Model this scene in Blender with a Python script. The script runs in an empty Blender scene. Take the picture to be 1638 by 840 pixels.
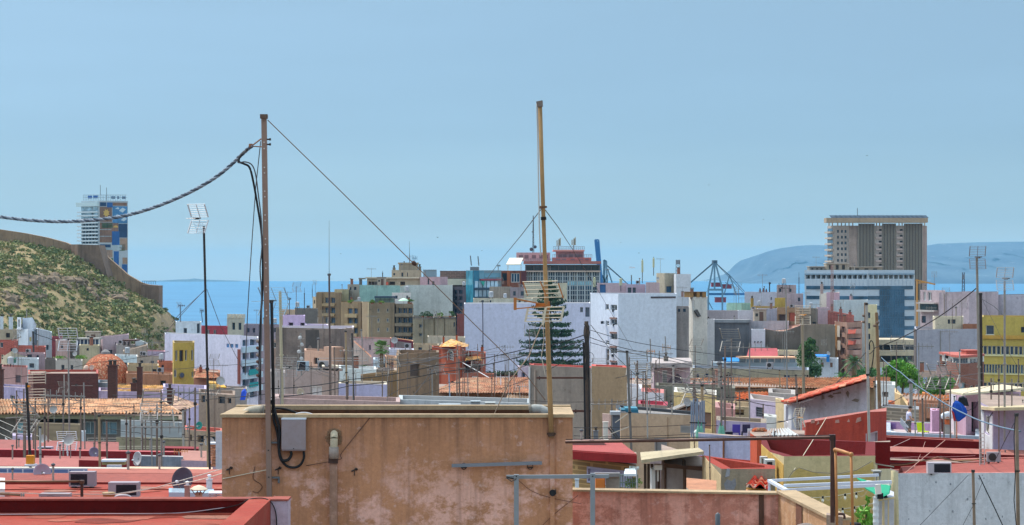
import bpy,math,random
from mathutils import Vector,Matrix
R=random.Random(11)
sc=bpy.context.scene
COL=sc.collection
rad=math.radians
# camera, sky, sun, exposure
F,CX,HY,CZ=3600.0,819.0,434.0,62.0
cam=bpy.data.objects.new('camera',bpy.data.cameras.new('camera'))
COL.objects.link(cam)
cam.location=(0,0,CZ)
cam.rotation_euler=(rad(90),0,0)
cam.data.sensor_width=36
cam.data.lens=36*F/1638
cam.data.shift_y=(HY-420)/1638
cam.data.clip_start=0.5
cam.data.clip_end=90000
sc.camera=cam
SUN_EL,SUN_ROT=61,-50
SKY_T=((0.74,0.825,0.92),(0.43,0.56,0.76),(0.43,0.525,0.665),(0.625,0.65,0.65),(5.9,4.55,2.95))  # last stop brightens the high sky, out of view, to fill shaded walls
world=bpy.data.worlds.new('World')
sc.world=world
world.use_nodes=True
wt=world.node_tree
bg=wt.nodes['Background']
sky=wt.nodes.new('ShaderNodeTexSky')
sky.sky_type='NISHITA'
sky.sun_disc=False
sky.sun_elevation=rad(SUN_EL)
sky.sun_rotation=rad(SUN_ROT)
sky.altitude=0
sky.air_density=1.0
sky.dust_density=0.35
sky.ozone_density=3.0
wco=wt.nodes.new('ShaderNodeTexCoord')
wsp=wt.nodes.new('ShaderNodeSeparateXYZ')
wt.links.new(wco.outputs['Generated'],wsp.inputs[0])
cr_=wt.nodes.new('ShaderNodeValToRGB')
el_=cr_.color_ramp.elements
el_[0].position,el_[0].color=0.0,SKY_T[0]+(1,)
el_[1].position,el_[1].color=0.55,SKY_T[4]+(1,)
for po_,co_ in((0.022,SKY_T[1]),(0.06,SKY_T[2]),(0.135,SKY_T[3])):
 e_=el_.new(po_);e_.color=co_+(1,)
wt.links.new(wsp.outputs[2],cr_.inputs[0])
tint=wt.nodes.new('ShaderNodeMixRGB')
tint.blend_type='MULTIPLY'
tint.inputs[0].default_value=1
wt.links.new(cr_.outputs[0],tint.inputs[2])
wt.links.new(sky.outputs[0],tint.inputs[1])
wn=wt.nodes.new('ShaderNodeTexNoise')
wm=wt.nodes.new('ShaderNodeMapping')
wm.inputs['Scale'].default_value=(2.2,2.2,16)
wm.inputs['Rotation'].default_value=(0.05,0.12,0)
wt.links.new(wco.outputs['Generated'],wm.inputs[0])
wt.links.new(wm.outputs[0],wn.inputs['Vector'])
wn.inputs['Scale'].default_value=1.6
wn.inputs['Detail'].default_value=6
wr_=wt.nodes.new('ShaderNodeMapRange')
wr_.inputs['From Min'].default_value,wr_.inputs['From Max'].default_value=0.42,0.75
wr_.inputs['To Min'].default_value,wr_.inputs['To Max'].default_value=0.985,1.06
wt.links.new(wn.outputs['Fac'],wr_.inputs[0])
wmul=wt.nodes.new('ShaderNodeMixRGB')
wmul.blend_type='MULTIPLY'
wmul.inputs[0].default_value=1
wt.links.new(tint.outputs[0],wmul.inputs[1])
wt.links.new(wr_.outputs[0],wmul.inputs[2])
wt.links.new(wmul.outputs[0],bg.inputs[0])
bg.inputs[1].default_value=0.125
sun=bpy.data.objects.new('sun',bpy.data.lights.new('sun','SUN'))
COL.objects.link(sun)
sun.data.energy=2.7
sun.data.angle=rad(0.53)
sun.data.color=(1.0,0.95,0.87)
sdir=Vector((math.sin(rad(SUN_ROT))*math.cos(rad(SUN_EL)),math.cos(rad(SUN_ROT))*math.cos(rad(SUN_EL)),math.sin(rad(SUN_EL))))
sun.rotation_euler=sdir.to_track_quat('Z','Y').to_euler()
sun.location=(0,0,400)
vs=sc.view_settings
vs.view_transform='Standard'
vs.look='None'
vs.exposure=0.35
vs.gamma=1
vs.use_curve_mapping=False
try:
 sc.cycles.max_bounces=6
 sc.cycles.volume_bounces=0
 sc.cycles.use_denoising=True
except Exception:
 pass
# pixel rays to places at a distance
def W(px,py,Y):
 return Vector(((px-CX)/F*Y,Y,CZ+(HY-py)/F*Y))
def S(n,Y):
 return n/F*Y
def back_depth(py,pyb,Y):
 return Y*((py-HY)/(pyb-HY)-1)
GP=[(-400,40),(60,39),(150,37),(300,28),(600,18),(1000,6),(1300,3),(2400,2)]
def ground(Y):
 for(a,za),(b,zb)in zip(GP,GP[1:]):
  if Y<=b:
   return za+(zb-za)*max(0,Y-a)/(b-a)
 return 2.0
# materials
def lin(h):
 h=h.lstrip('#')
 o=[]
 for i in(0,2,4):
  c=int(h[i:i+2],16)/255
  o.append(c/12.92 if c<=0.04045 else((c+0.055)/1.055)**2.4)
 return tuple(o)
def mulc(c,k):
 return tuple(min(1,x*k)for x in c[:3])+(1,)
MATS={}
class NT:
 def __init__(s,name):
  s.m=bpy.data.materials.new(name)
  s.m.use_nodes=True
  s.t=s.m.node_tree
  s.b=s.t.nodes['Principled BSDF']
  s.pos=None
 def n(s,typ,**kw):
  x=s.t.nodes.new(typ)
  for k,v in kw.items():
   setattr(x,k,v)
  return x
 def l(s,a,b):
  s.t.links.new(a,b)
 def P(s,scale=(1,1,1)):
  if s.pos is None:
   s.pos=s.n('ShaderNodeNewGeometry').outputs['Position']
  mp=s.n('ShaderNodeMapping')
  mp.inputs['Scale'].default_value=scale
  s.l(s.pos,mp.inputs[0])
  return mp.outputs[0]
 def noise(s,scale,detail=5,rough=0.6,vec=(1,1,1)):
  x=s.n('ShaderNodeTexNoise')
  s.l(s.P(vec),x.inputs['Vector'])
  x.inputs['Scale'].default_value=scale
  x.inputs['Detail'].default_value=detail
  x.inputs['Roughness'].default_value=rough
  return x.outputs['Fac']
 def ramp(s,fac,a,b):
  x=s.n('ShaderNodeMapRange')
  x.inputs['From Min'].default_value=a
  x.inputs['From Max'].default_value=b
  s.l(fac,x.inputs['Value'])
  return x.outputs[0]
 def mul(s,a,k):
  x=s.n('ShaderNodeMath',operation='MULTIPLY')
  s.l(a,x.inputs[0])
  if isinstance(k,(int,float)):
   x.inputs[1].default_value=k
  else:
   s.l(k,x.inputs[1])
  return x.outputs[0]
 def mix(s,fac,a,b):
  x=s.n('ShaderNodeMixRGB')
  s.l(fac,x.inputs[0])
  for i,c in((1,a),(2,b)):
   if isinstance(c,tuple):
    x.inputs[i].default_value=c if len(c)==4 else c+(1,)
   else:
    s.l(c,x.inputs[i])
  return x.outputs[0]
 def bump(s,h,dist=0.02,strength=0.4):
  x=s.n('ShaderNodeBump')
  x.inputs['Distance'].default_value=dist
  x.inputs['Strength'].default_value=strength
  s.l(h,x.inputs['Height'])
  s.l(x.outputs[0],s.b.inputs['Normal'])
 def done(s,col,rough=0.85,metal=0,spec=0.3):
  if isinstance(col,tuple):
   s.b.inputs['Base Color'].default_value=col if len(col)==4 else col+(1,)
  else:
   s.l(col,s.b.inputs['Base Color'])
  s.b.inputs['Roughness'].default_value=rough
  s.b.inputs['Metallic'].default_value=metal
  s.b.inputs['Specular IOR Level'].default_value=spec
  return s.m
def mat(hx,kind='plaster',s=1.0,amt=0.5,hx2=None):
 """kinds: plaster (stained paint), conc, flat, metal, brick, block, tile, glass, leaf, cloth, slat"""
 key=(hx,kind,s,amt,hx2)
 if key in MATS:
  return MATS[key]
 c=lin(hx)+(1,)
 t=NT(kind+'_'+hx.lstrip('#'))
 if kind=='plaster':
  if s<0.5:amt=min(1,amt*1.5)
  c2=lin(hx2)+(1,)if hx2 else mulc(c,0.55)
  n1=t.noise(0.45*s,8,0.72)
  big=t.ramp(n1,0.40,0.68)
  streak=t.ramp(t.noise(1.1*s,6,0.7,(2.4,2.4,0.2)),0.50,0.74)
  fine=t.noise(8*s,6,0.78)
  spot=t.ramp(t.noise(3.2*s,5,0.75),0.60,0.70)
  col=t.mix(t.mul(big,min(1,amt*1.1)),c,c2)
  col=t.mix(t.mul(streak,min(1,amt*1.1)),col,mulc(c2,0.72))
  col=t.mix(t.mul(spot,min(1,amt)),col,mulc(c2,0.55))
  mm=t.n('ShaderNodeMixRGB',blend_type='MULTIPLY');mm.inputs[0].default_value=1
  t.l(col,mm.inputs[1]);t.l(t.mix(t.ramp(fine,0.25,0.75),(0.80,0.80,0.80,1),(1.14,1.14,1.14,1)),mm.inputs[2])
  t.bump(fine,0.04,0.5)
  m=t.done(mm.outputs[0],0.9)
 elif kind=='conc':
  a=t.noise(0.5*s,8,0.7)
  st=t.noise(1.4*s,5,0.6,(2,2,0.25))
  fine=t.noise(14*s,4,0.7)
  col=t.mix(t.ramp(a,0.3,0.7),mulc(c,1.15),mulc(c,0.62))
  col=t.mix(t.mul(t.ramp(st,0.48,0.75),amt),col,mulc(c,0.4))
  col=t.mix(t.mul(t.ramp(fine,0.5,0.8),0.35),col,mulc(c,1.5))
  t.bump(fine,0.03,0.5)
  m=t.done(col,0.92)
 elif kind=='brick':
  sp=t.n('ShaderNodeSeparateXYZ');t.l(t.P(),sp.inputs[0])
  ad=t.n('ShaderNodeMath',operation='ADD');t.l(sp.outputs[0],ad.inputs[0]);t.l(sp.outputs[1],ad.inputs[1])
  cb=t.n('ShaderNodeCombineXYZ');t.l(ad.outputs[0],cb.inputs[0]);t.l(sp.outputs[2],cb.inputs[1])
  br=t.n('ShaderNodeTexBrick')
  t.l(cb.outputs[0],br.inputs['Vector'])
  br.inputs['Scale'].default_value=1
  br.inputs['Brick Width'].default_value=0.3/s
  br.inputs['Row Height'].default_value=0.1/s
  br.inputs['Mortar Size'].default_value=0.014/s
  br.inputs['Color1'].default_value=c
  br.inputs['Color2'].default_value=mulc(c,0.65)
  br.inputs['Mortar'].default_value=mulc(c,1.5)if not hx2 else lin(hx2)+(1,)
  a=t.noise(0.5*s,6,0.7)
  col=t.mix(t.mul(t.ramp(a,0.4,0.75),amt),br.outputs['Color'],mulc(c,0.5))
  m=t.done(col,0.9)
 elif kind=='tile':
  v=t.n('ShaderNodeTexVoronoi');t.l(t.P((1,1,1)),v.inputs['Vector']);v.inputs['Scale'].default_value=2.2*s
  hs=t.n('ShaderNodeSeparateColor');t.l(v.outputs['Color'],hs.inputs[0])
  a=t.noise(0.6*s,6,0.7)
  col=t.mix(hs.outputs[0],mulc(c,1.3),mulc(c,0.5))
  col=t.mix(t.mul(t.ramp(hs.outputs[1],0.6,0.95),0.7),col,lin('#d9b894')+(1,))
  col=t.mix(t.mul(t.ramp(a,0.48,0.75),amt),col,lin(hx2 or '#6b5a48')+(1,))
  t.bump(hs.outputs[2],0.05,0.5)
  m=t.done(col,0.85)
 elif kind=='glass':
  a=t.noise(0.35*s,3,0.5)
  col=t.mix(t.ramp(a,0.35,0.65),mulc(c,0.6),mulc(c,1.5))  # uneven tone put in to suggest reflections in the glass
  m=t.done(col,0.12,0,0.55)
 elif kind=='metal':
  a=t.noise(6*s,5,0.7)
  col=t.mix(t.mul(t.ramp(a,0.45,0.75),amt),c,lin(hx2)+(1,)if hx2 else mulc(c,0.5))
  m=t.done(col,0.5,0.25,0.4)
 elif kind=='leaf':
  a=t.noise(0.9*s,4,0.7)
  oi=t.noise(6*s,2,0.6)
  col=t.mix(t.ramp(a,0.3,0.7),mulc(c,0.6),mulc(c,1.3))
  col=t.mix(t.mul(t.ramp(oi,0.4,0.8),0.6),col,lin(hx2)+(1,)if hx2 else mulc(c,1.6))
  m=t.done(col,0.65)
  t.b.inputs['Subsurface Weight'].default_value=0.0
  try:
   t.b.inputs['Transmission Weight'].default_value=0.0
  except Exception:
   pass
 elif kind=='cloth':
  a=t.noise(5*s,3,0.6)
  m=t.done(t.mix(a,mulc(c,0.85),mulc(c,1.12)),0.9)
 else:
  a=t.noise(1.5*s,4,0.65)
  m=t.done(t.mix(t.mul(t.ramp(a,0.4,0.75),0.35),c,mulc(c,0.7)),0.75)
 MATS[key]=m
 return m
def FL(h):
 return mat(h,'flat')
def PT(h,s=1.0,a=0.5,h2=None):
 return mat(h,'plaster',s,a,h2)
# mesh collector
ORG={}
ROOFS=[]
R2=random.Random(77)
class MB:
 def __init__(s):
  s.v,s.f,s.m,s.mi=[],[],[],0
 def add(s,vs_,fs,mi=None):
  b=len(s.v)
  s.v+=[tuple(x)for x in vs_]
  for f in fs:
   s.f.append([b+i for i in f]);s.m.append(s.mi if mi is None else mi)
 def quad(s,a,b,c,d):
  s.add([a,b,c,d],[(0,1,2,3)])
 def box(s,x0,x1,y0,y1,z0,z1):
  s.add([(x0,y0,z0),(x1,y0,z0),(x1,y1,z0),(x0,y1,z0),(x0,y0,z1),(x1,y0,z1),(x1,y1,z1),(x0,y1,z1)],[(0,3,2,1),(4,5,6,7),(0,1,5,4),(1,2,6,5),(2,3,7,6),(3,0,4,7)])
 def cbox(s,c,sx,sy,sz,rz=0,rx=0):
  mt=Matrix.Rotation(rz,3,'Z')@Matrix.Rotation(rx,3,'X')
  vv=[Vector(c)+mt@Vector((x*sx/2,y*sy/2,z*sz/2))for z in(-1,1)for x,y in((-1,-1),(1,-1),(1,1),(-1,1))]
  s.add(vv,[(0,3,2,1),(4,5,6,7),(0,1,5,4),(1,2,6,5),(2,3,7,6),(3,0,4,7)])
 def prism(s,pts,z0,z1):
  n=len(pts)
  a=[(p[0],p[1],z0)for p in pts]+[(p[0],p[1],z1)for p in pts]
  s.add(a,[tuple(range(n-1,-1,-1)),tuple(range(n,2*n))]+[(i,(i+1)%n,n+(i+1)%n,n+i)for i in range(n)])
 def solid(s,front,off):
  """extrude a planar polygon (list of 3d points) by vector off"""
  n=len(front)
  a=[Vector(p)for p in front]
  b=[p+Vector(off)for p in a]
  s.add(a+b,[tuple(range(n)),tuple(range(2*n-1,n-1,-1))]+[(i,n+i,n+(i+1)%n,(i+1)%n)for i in range(n)])
 def tube(s,pts,r,n=6,r1=None,caps=True):
  pts=[Vector(p)for p in pts]
  rings=[]
  m=len(pts)
  for i,p in enumerate(pts):
   d=(pts[min(i+1,m-1)]-pts[max(i-1,0)])
   if d.length<1e-9:
    d=Vector((0,0,1))
   d.normalize()
   u=d.cross(Vector((0,0,1))if abs(d.z)<0.95 else Vector((0,1,0))).normalized()
   w=d.cross(u)
   rr=r if r1 is None else r+(r1-r)*i/(m-1)
   if isinstance(r,(list,tuple)):
    rr=r[i]
   rings.append([p+u*math.cos(2*math.pi*k/n)*rr+w*math.sin(2*math.pi*k/n)*rr for k in range(n)])
  fs=[]
  for i in range(m-1):
   for k in range(n):
    fs.append((i*n+k,i*n+(k+1)%n,(i+1)*n+(k+1)%n,(i+1)*n+k))
  if caps:
   fs+=[tuple(range(n-1,-1,-1)),tuple(range((m-1)*n,m*n))]
  s.add([x for rg in rings for x in rg],fs)
 def bar(s,p,q,w,h=None):
  p,q=Vector(p),Vector(q)
  h=h or w
  d=(q-p).normalized()
  u=d.cross(Vector((0,0,1))if abs(d.z)<0.95 else Vector((0,1,0))).normalized()
  t=d.cross(u)
  vv=[b+u*(a*w/2)+t*(c*h/2)for b in(p,q)for a,c in((-1,-1),(1,-1),(1,1),(-1,1))]
  s.add(vv,[(0,3,2,1),(4,5,6,7),(0,1,5,4),(1,2,6,5),(2,3,7,6),(3,0,4,7)])
 def lathe(s,c,prof,n=16,axis=None):
  c=Vector(c)
  q=(Vector(axis).normalized().to_track_quat('Z','Y').to_matrix()if axis is not None else Matrix.Identity(3))
  vv=[c+q@Vector((r*math.cos(2*math.pi*k/n),r*math.sin(2*math.pi*k/n),z))for r,z in prof for k in range(n)]
  m=len(prof)
  s.add(vv,[(i*n+k,i*n+(k+1)%n,(i+1)*n+(k+1)%n,(i+1)*n+k)for i in range(m-1)for k in range(n)]+[tuple(range(n-1,-1,-1)),tuple(range((m-1)*n,m*n))])
 def ball(s,c,rx,ry=None,rz=None,n=8):
  ry=ry or rx;rz=rz or rx
  c=Vector(c)
  m=max(3,n//2)
  vv=[c+Vector((0,0,-rz))]
  for i in range(1,m):
   a=-math.pi/2+math.pi*i/m
   vv+=[c+Vector((rx*math.cos(a)*math.cos(2*math.pi*k/n),ry*math.cos(a)*math.sin(2*math.pi*k/n),rz*math.sin(a)))for k in range(n)]
  vv.append(c+Vector((0,0,rz)))
  fs=[(0,1+(k+1)%n,1+k)for k in range(n)]
  for i in range(m-2):
   fs+=[(1+i*n+k,1+i*n+(k+1)%n,1+(i+1)*n+(k+1)%n,1+(i+1)*n+k)for k in range(n)]
  e=len(vv)-1
  fs+=[(e,1+(m-2)*n+k,1+(m-2)*n+(k+1)%n)for k in range(n)]
  s.add(vv,fs)
 def leaf(s,c,size,up=None):
  d=Vector((R.gauss(0,1),R.gauss(0,1),R.gauss(0,0.7))).normalized()
  e=d.orthogonal().normalized()
  e=(Matrix.Rotation(R.uniform(0,6.28),3,d)@e)
  g=d.cross(e)
  c=Vector(c)
  a=size*R.uniform(0.6,1.2)
  s.add([c-e*a,c-g*a*0.5,c+e*a,c+g*a*0.5],[(0,1,2,3)])
 def build(s,name,mats,parent=None,smooth=False,loc=None):
  if not s.v:
   s.v=[(0,0,0)]*3;s.f=[(0,1,2)];s.m=[0]
  if parent is not None:
   org=ORG[parent.name]
  else:
   org=Vector(loc)if loc is not None else Vector((sum(v[0]for v in s.v)/len(s.v),sum(v[1]for v in s.v)/len(s.v),min(v[2]for v in s.v)))
  me=bpy.data.meshes.new(name)
  me.from_pydata([(x-org[0],y-org[1],z-org[2])for x,y,z in s.v],[],s.f)
  for m_ in(mats if isinstance(mats,(list,tuple))else[mats]):
   me.materials.append(m_)
  if max(s.m)>0:
   me.polygons.foreach_set('material_index',s.m)
  if smooth:
   me.polygons.foreach_set('use_smooth',[True]*len(me.polygons))
  me.update()
  o=bpy.data.objects.new(name,me)
  COL.objects.link(o)
  if parent is not None:
   o.parent=parent
  else:
   o.location=org
  ORG[o.name]=org
  return o
def thing(name,label,cat,loc,group=None):
 o=bpy.data.objects.new(name,None)
 COL.objects.link(o)
 o.empty_display_size=0.2
 o.location=loc
 ORG[o.name]=Vector(loc)
 return tag(o,label,cat,group)
def tag(o,label,cat,group=None):
 o['label']=label
 o['category']=cat
 if group:
  o['group']=group
 return o
def struct(o,kind='structure'):
 o['kind']=kind
 return o
# buildings
GLASS=mat('#2c3a48','glass')
BLUEGLASS=mat('#27506e','glass')
WHITEF=FL('#dcdcd8')
DARKF=FL('#3a3633')
GALV_=FL('#8d8a86')
def xy(px,Y):
 return Vector(((px-CX)/F*Y,Y))
def bld(name,label,foot,top,wall,base=None,roof=None,par=0.38,cap=None,win=(),depth=9.0,cat='building',group=None,straight=False,rw=0.25,coping=0):
 """foot: visible corners left to right as (column, distance); top: row of the top edge (one, or one per corner)"""
 A=[xy(*f)for f in foot]
 n=len(A)
 Yr=min(f[1]for f in foot)
 if isinstance(top,(list,tuple)):
  zt=[W(0,t,f[1]).z for t,f in zip(top,foot)]
 else:
  zt=[W(0,top,Yr).z]*n
 zb=ground(Yr)-1.5 if base is None else base
 b1=Vector((A[-1].x,A[-1].y+depth))if straight else A[-1]*((A[-1].y+depth)/A[-1].y)
 b0=Vector((A[0].x,A[0].y+depth))if straight else A[0]*((A[0].y+depth)/A[0].y)
 pts=A+[b1,b0]
 zs=zt+[zt[-1],zt[0]]
 N=len(pts)
 root=thing(name,label,cat,(sum(p.x for p in pts)/N,sum(p.y for p in pts)/N,zb),group)
 mb=MB()
 holes={}
 if not win and name.endswith('house')and 90<Yr<560 and par>0:
  e=max(range(n-1),key=lambda i:foot[i+1][0]-foot[i][0])
  wpx,m1=foot[e+1][0]-foot[e][0],F/Yr
  if wpx>2.6*m1:
   tp=top[e]if isinstance(top,(list,tuple))else top
   us=[]
   for k in range(R2.choice((1,1,2,3))):
    u=foot[e][0]+wpx*R2.uniform(.08,.8)
    if all(abs(u-q[0])>1.3*m1 for q in us):
     us.append((u,u+m1*R2.uniform(.6,1.0)))
   v=tp+m1*R2.uniform(.7,1.1)
   win=[(e,us,[(v,v+m1*R2.uniform(.8,1.3))],R2.choice((dict(d=.25,pane=FL('#2b2a2e')),dict(d=.2,frame=FL('#b9b2a8'),ft=.07),dict(d=.12,pane=FL('#7a5a48')))))]
 for w in win:
  e,us,vs_=w[:3]
  o=w[3]if len(w)>3 else{}
  a,b=pts[e],pts[e+1]
  L=(b-a).length
  Ym=(a.y+b.y)/2
  for u0,u1 in us:
   tt=[]
   for u in(u0,u1):
    k=(u-CX)/F
    den=(b.x-a.x)-k*(b.y-a.y)
    tt.append(-(a.x-k*a.y)/den*L)
   for v0,v1 in vs_:
    holes.setdefault(e,[]).append((max(0.02,min(tt)),min(L-0.02,max(tt)),CZ+(HY-v1)/F*Ym,CZ+(HY-v0)/F*Ym,o,(v1-v0)))
 for e in range(N):
  a,b=pts[e],pts[(e+1)%N]
  za,zb_=zs[e],zs[(e+1)%N]
  L=(b-a).length
  d=(b-a)/L
  nrm=Vector((d.y,-d.x))
  if e not in holes:
   mb.add([(a.x,a.y,zb),(b.x,b.y,zb),(b.x,b.y,zb_),(a.x,a.y,za)],[(0,1,2,3)])
   continue
  hs=holes[e]
  ztop=min(za,zb_)
  xs=sorted(set([0,L]+[round(x,4)for h in hs for x in h[:2]]))
  zz=sorted(set([zb,ztop]+[round(z,4)for h in hs for z in h[2:4]if zb<z<ztop]))
  pt=lambda x,z,dd=0.0:(a.x+d.x*x-nrm.x*dd,a.y+d.y*x-nrm.y*dd,z)
  for i in range(len(xs)-1):
   for j in range(len(zz)-1):
    cx_,cz_=(xs[i]+xs[i+1])/2,(zz[j]+zz[j+1])/2
    if any(h[0]<cx_<h[1]and h[2]<cz_<h[3]for h in hs):
     continue
    mb.quad(pt(xs[i],zz[j]),pt(xs[i+1],zz[j]),pt(xs[i+1],zz[j+1]),pt(xs[i],zz[j+1]))
  if abs(za-zb_)>1e-4:
   mb.add([pt(0,ztop),pt(L,ztop),pt(L,zb_),pt(0,za)],[(0,1,2,3)])
  for x0,x1,z0,z1,o,hpx in hs:
   dd=o.get('d',0.22)
   for q in(((x0,z0),(x1,z0)),((x1,z0),(x1,z1)),((x1,z1),(x0,z1)),((x0,z1),(x0,z0))):
    mb.quad(pt(*q[1]),pt(*q[0]),pt(*q[0],dd),pt(*q[1],dd))
   pane=o.get('pane',GLASS)
   fr=o.get('frame')
   kind=o.get('kind','window')
   def slab(m2,xa,xb,zc,ze,d0,d1):
    vv=[pt(xa,zc,d1),pt(xb,zc,d1),pt(xb,ze,d1),pt(xa,ze,d1),pt(xa,zc,d0),pt(xb,zc,d0),pt(xb,ze,d0),pt(xa,ze,d0)]
    m2.add(vv,[(0,1,2,3),(7,6,5,4),(4,5,1,0),(5,6,2,1),(6,7,3,2),(7,4,0,3)])
   p=MB()
   if fr is None:
    slab(p,x0,x1,z0,z1,dd-0.002,dd+0.05)
    p.build(kind,pane,root)
   else:
    ft=o.get('ft',min(0.07,(x1-x0)*0.12))
    fm=MB()
    nm=o.get('mull',1)
    for k in range(nm+2):
     xx=x0+(x1-x0-ft)*k/(nm+1)
     slab(fm,xx,xx+ft,z0,z1,dd-0.08,dd-0.01)
    slab(fm,x0,x1,z1-ft,z1,dd-0.079,dd-0.011)
    slab(fm,x0,x1,z0,z0+ft,dd-0.079,dd-0.011)
    for k in range(o.get('bars',0)):
     zc=z0+(z1-z0)*(k+1)/(o.get('bars',0)+1)
     slab(fm,x0,x1,zc-ft/2,zc+ft/2,dd-0.078,dd-0.012)
    if o.get('sill'):
     slab(fm,x0-0.08,x1+0.08,z0-0.08,z0-0.002,-0.08,dd-0.1)
    f_=fm.build(kind,fr,root)
    slab(p,x0+0.003,x1-0.003,z0+0.003,z1-0.003,dd-0.004,dd+0.04)
    p.build('pane',pane,f_)
 ins=[]
 for i in range(N):
  p0,p1,p2=pts[i-1],pts[i],pts[(i+1)%N]
  d1,d2=(p1-p0).normalized(),(p2-p1).normalized()
  n1,n2=Vector((-d1.y,d1.x)),Vector((-d2.y,d2.x))
  m_=(n1+n2)
  m_=m_/max(0.25,m_.dot(n1)if abs(m_.dot(n1))>0.25 else 0.25)
  ins.append(p1+m_*rw)
 if par>0:
  for i in range(N):
   j=(i+1)%N
   a,b,c_,d_=pts[i],pts[j],ins[j],ins[i]
   if not cap:
    mb.add([(a.x,a.y,zs[i]),(b.x,b.y,zs[j]),(c_.x,c_.y,zs[j]),(d_.x,d_.y,zs[i])],[(0,1,2,3)])
    mb.add([(d_.x,d_.y,zs[i]),(c_.x,c_.y,zs[j]),(c_.x,c_.y,zs[j]-par),(d_.x,d_.y,zs[i]-par)],[(0,1,2,3)])
 w_=mb.build('wall',wall,root)
 if par>0 and cap:
  cm=MB()
  for i in range(N):
   j=(i+1)%N
   a,b,c_,d_=pts[i],pts[j],ins[j],ins[i]
   cm.add([(a.x,a.y,zs[i]),(b.x,b.y,zs[j]),(c_.x,c_.y,zs[j]),(d_.x,d_.y,zs[i])],[(0,1,2,3)])
   cm.add([(d_.x,d_.y,zs[i]),(c_.x,c_.y,zs[j]),(c_.x,c_.y,zs[j]-par),(d_.x,d_.y,zs[i]-par)],[(0,1,2,3)])
   if coping:
    mid=(pts[0]+pts[1]+pts[-1]+pts[-2])/4
    o1=[pts[q]+(pts[q]-ins[q]).normalized()*coping for q in(i,j)]
    i1=[ins[q]-(pts[q]-ins[q]).normalized()*coping*0.5 for q in(i,j)]
    for z_ in(0.003,0.06):
     pass
    cm.add([(o1[0].x,o1[0].y,zs[i]+0.06),(o1[1].x,o1[1].y,zs[j]+0.06),(i1[1].x,i1[1].y,zs[j]+0.06),(i1[0].x,i1[0].y,zs[i]+0.06)],[(0,1,2,3)])
    cm.add([(o1[0].x,o1[0].y,zs[i]-0.02),(o1[1].x,o1[1].y,zs[j]-0.02),(o1[1].x,o1[1].y,zs[j]+0.06),(o1[0].x,o1[0].y,zs[i]+0.06)],[(0,1,2,3)])
    cm.add([(i1[0].x,i1[0].y,zs[i]+0.06),(i1[1].x,i1[1].y,zs[j]+0.06),(i1[1].x,i1[1].y,zs[j]-0.02),(i1[0].x,i1[0].y,zs[i]-0.02)],[(0,1,2,3)])
  cm.build('parapet',cap,root)
 rf=MB()
 q=ins if par>0 else pts
 rf.add([(p.x,p.y,z-par)for p,z in zip(q,zs)],[tuple(range(N))])
 rf.build('roof',roof or mat('#9a8578','conc'),root)
 if par>0 and cat=='building':
  e=max(range(n-1),key=lambda i:(pts[i+1]-pts[i]).length)
  if abs(zs[e]-zs[e+1])<.3:
   ROOFS.append((pts[e],pts[e+1],zs[e]-par,Yr,name))
  a,b=pts[e],pts[e+1]
  L=(b-a).length
  if 90<Yr<560 and L>4 and e not in holes:
   d=(b-a)/L
   for k in range(R2.choice((0,1,1,2))):
    p_=a+d*L*R2.uniform(.06,.94)+Vector((d.y,-d.x))*.09
    mb=MB();rr=.05 if Yr<250 else .085
    mb.tube([(p_.x,p_.y,zs[e]-.25),(p_.x,p_.y,zs[e]-3),(p_.x,p_.y,zb)],rr,6)
    mb.build('drainpipe',R2.choice((GALV_,DARKF,FL('#a08f82'))),root)
 return root
def pbox(mb,px0,px1,py0,py1,Y,depth):
 """a box whose front face fills the given photo rectangle at distance Y"""
 a,b=W(px0,py1,Y),W(px1,py0,Y)
 mb.box(a.x,b.x,Y,Y+depth,a.z,b.z)
def block(name,label,cat,parts,group=None,straight=True):
 """a thing from boxes: parts = [(part name, material, [(px0,px1,py0,py1,Y,depth)...])...]"""
 r0=parts[0][2][0]
 base=W((r0[0]+r0[1])/2,max(r_[3]for p in parts for r_ in p[2]),r0[4]+r0[5]/2)
 root=thing(name,label,cat,base,group)
 for pn,m_,rs in parts:
  for r_ in rs:
   mb=MB()
   pbox(mb,*r_)
   mb.build(pn,m_,root)
 return root
def chimney(label,px0,px1,py0,py1,Y,m_,pots=1,name='chimney',group='chimneys on the rooftops',potm=None,depth=None):
 d=depth or S(px1-px0,Y)
 base=W((px0+px1)/2,py1,Y+d/2)
 root=thing(name,label,'chimney',base,group)
 a,b=W(px0,py1,Y),W(px1,py0,Y)
 mb=MB();mb.box(a.x,b.x,Y,Y+d,a.z,b.z);mb.build('stack',m_,root)
 e=(b.x-a.x)*0.12
 mb=MB();mb.box(a.x-e,b.x+e,Y-e,Y+d+e,b.z+0.002,b.z+e*1.2);mb.build('cap',m_,root)
 for k in range(pots):
  x=a.x+(b.x-a.x)*(k+0.5)/pots
  r_=(b.x-a.x)*0.28/pots**0.5
  mb=MB()
  mb.lathe((x,Y+d/2,b.z+e*1.2),[(r_,0),(r_,r_*2.2),(r_*1.5,r_*2.3),(r_*1.5,r_*2.7),(r_*0.2,r_*3.2)],10)
  mb.build('pot',potm or FL('#4a4038'),root)
 return root
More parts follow.
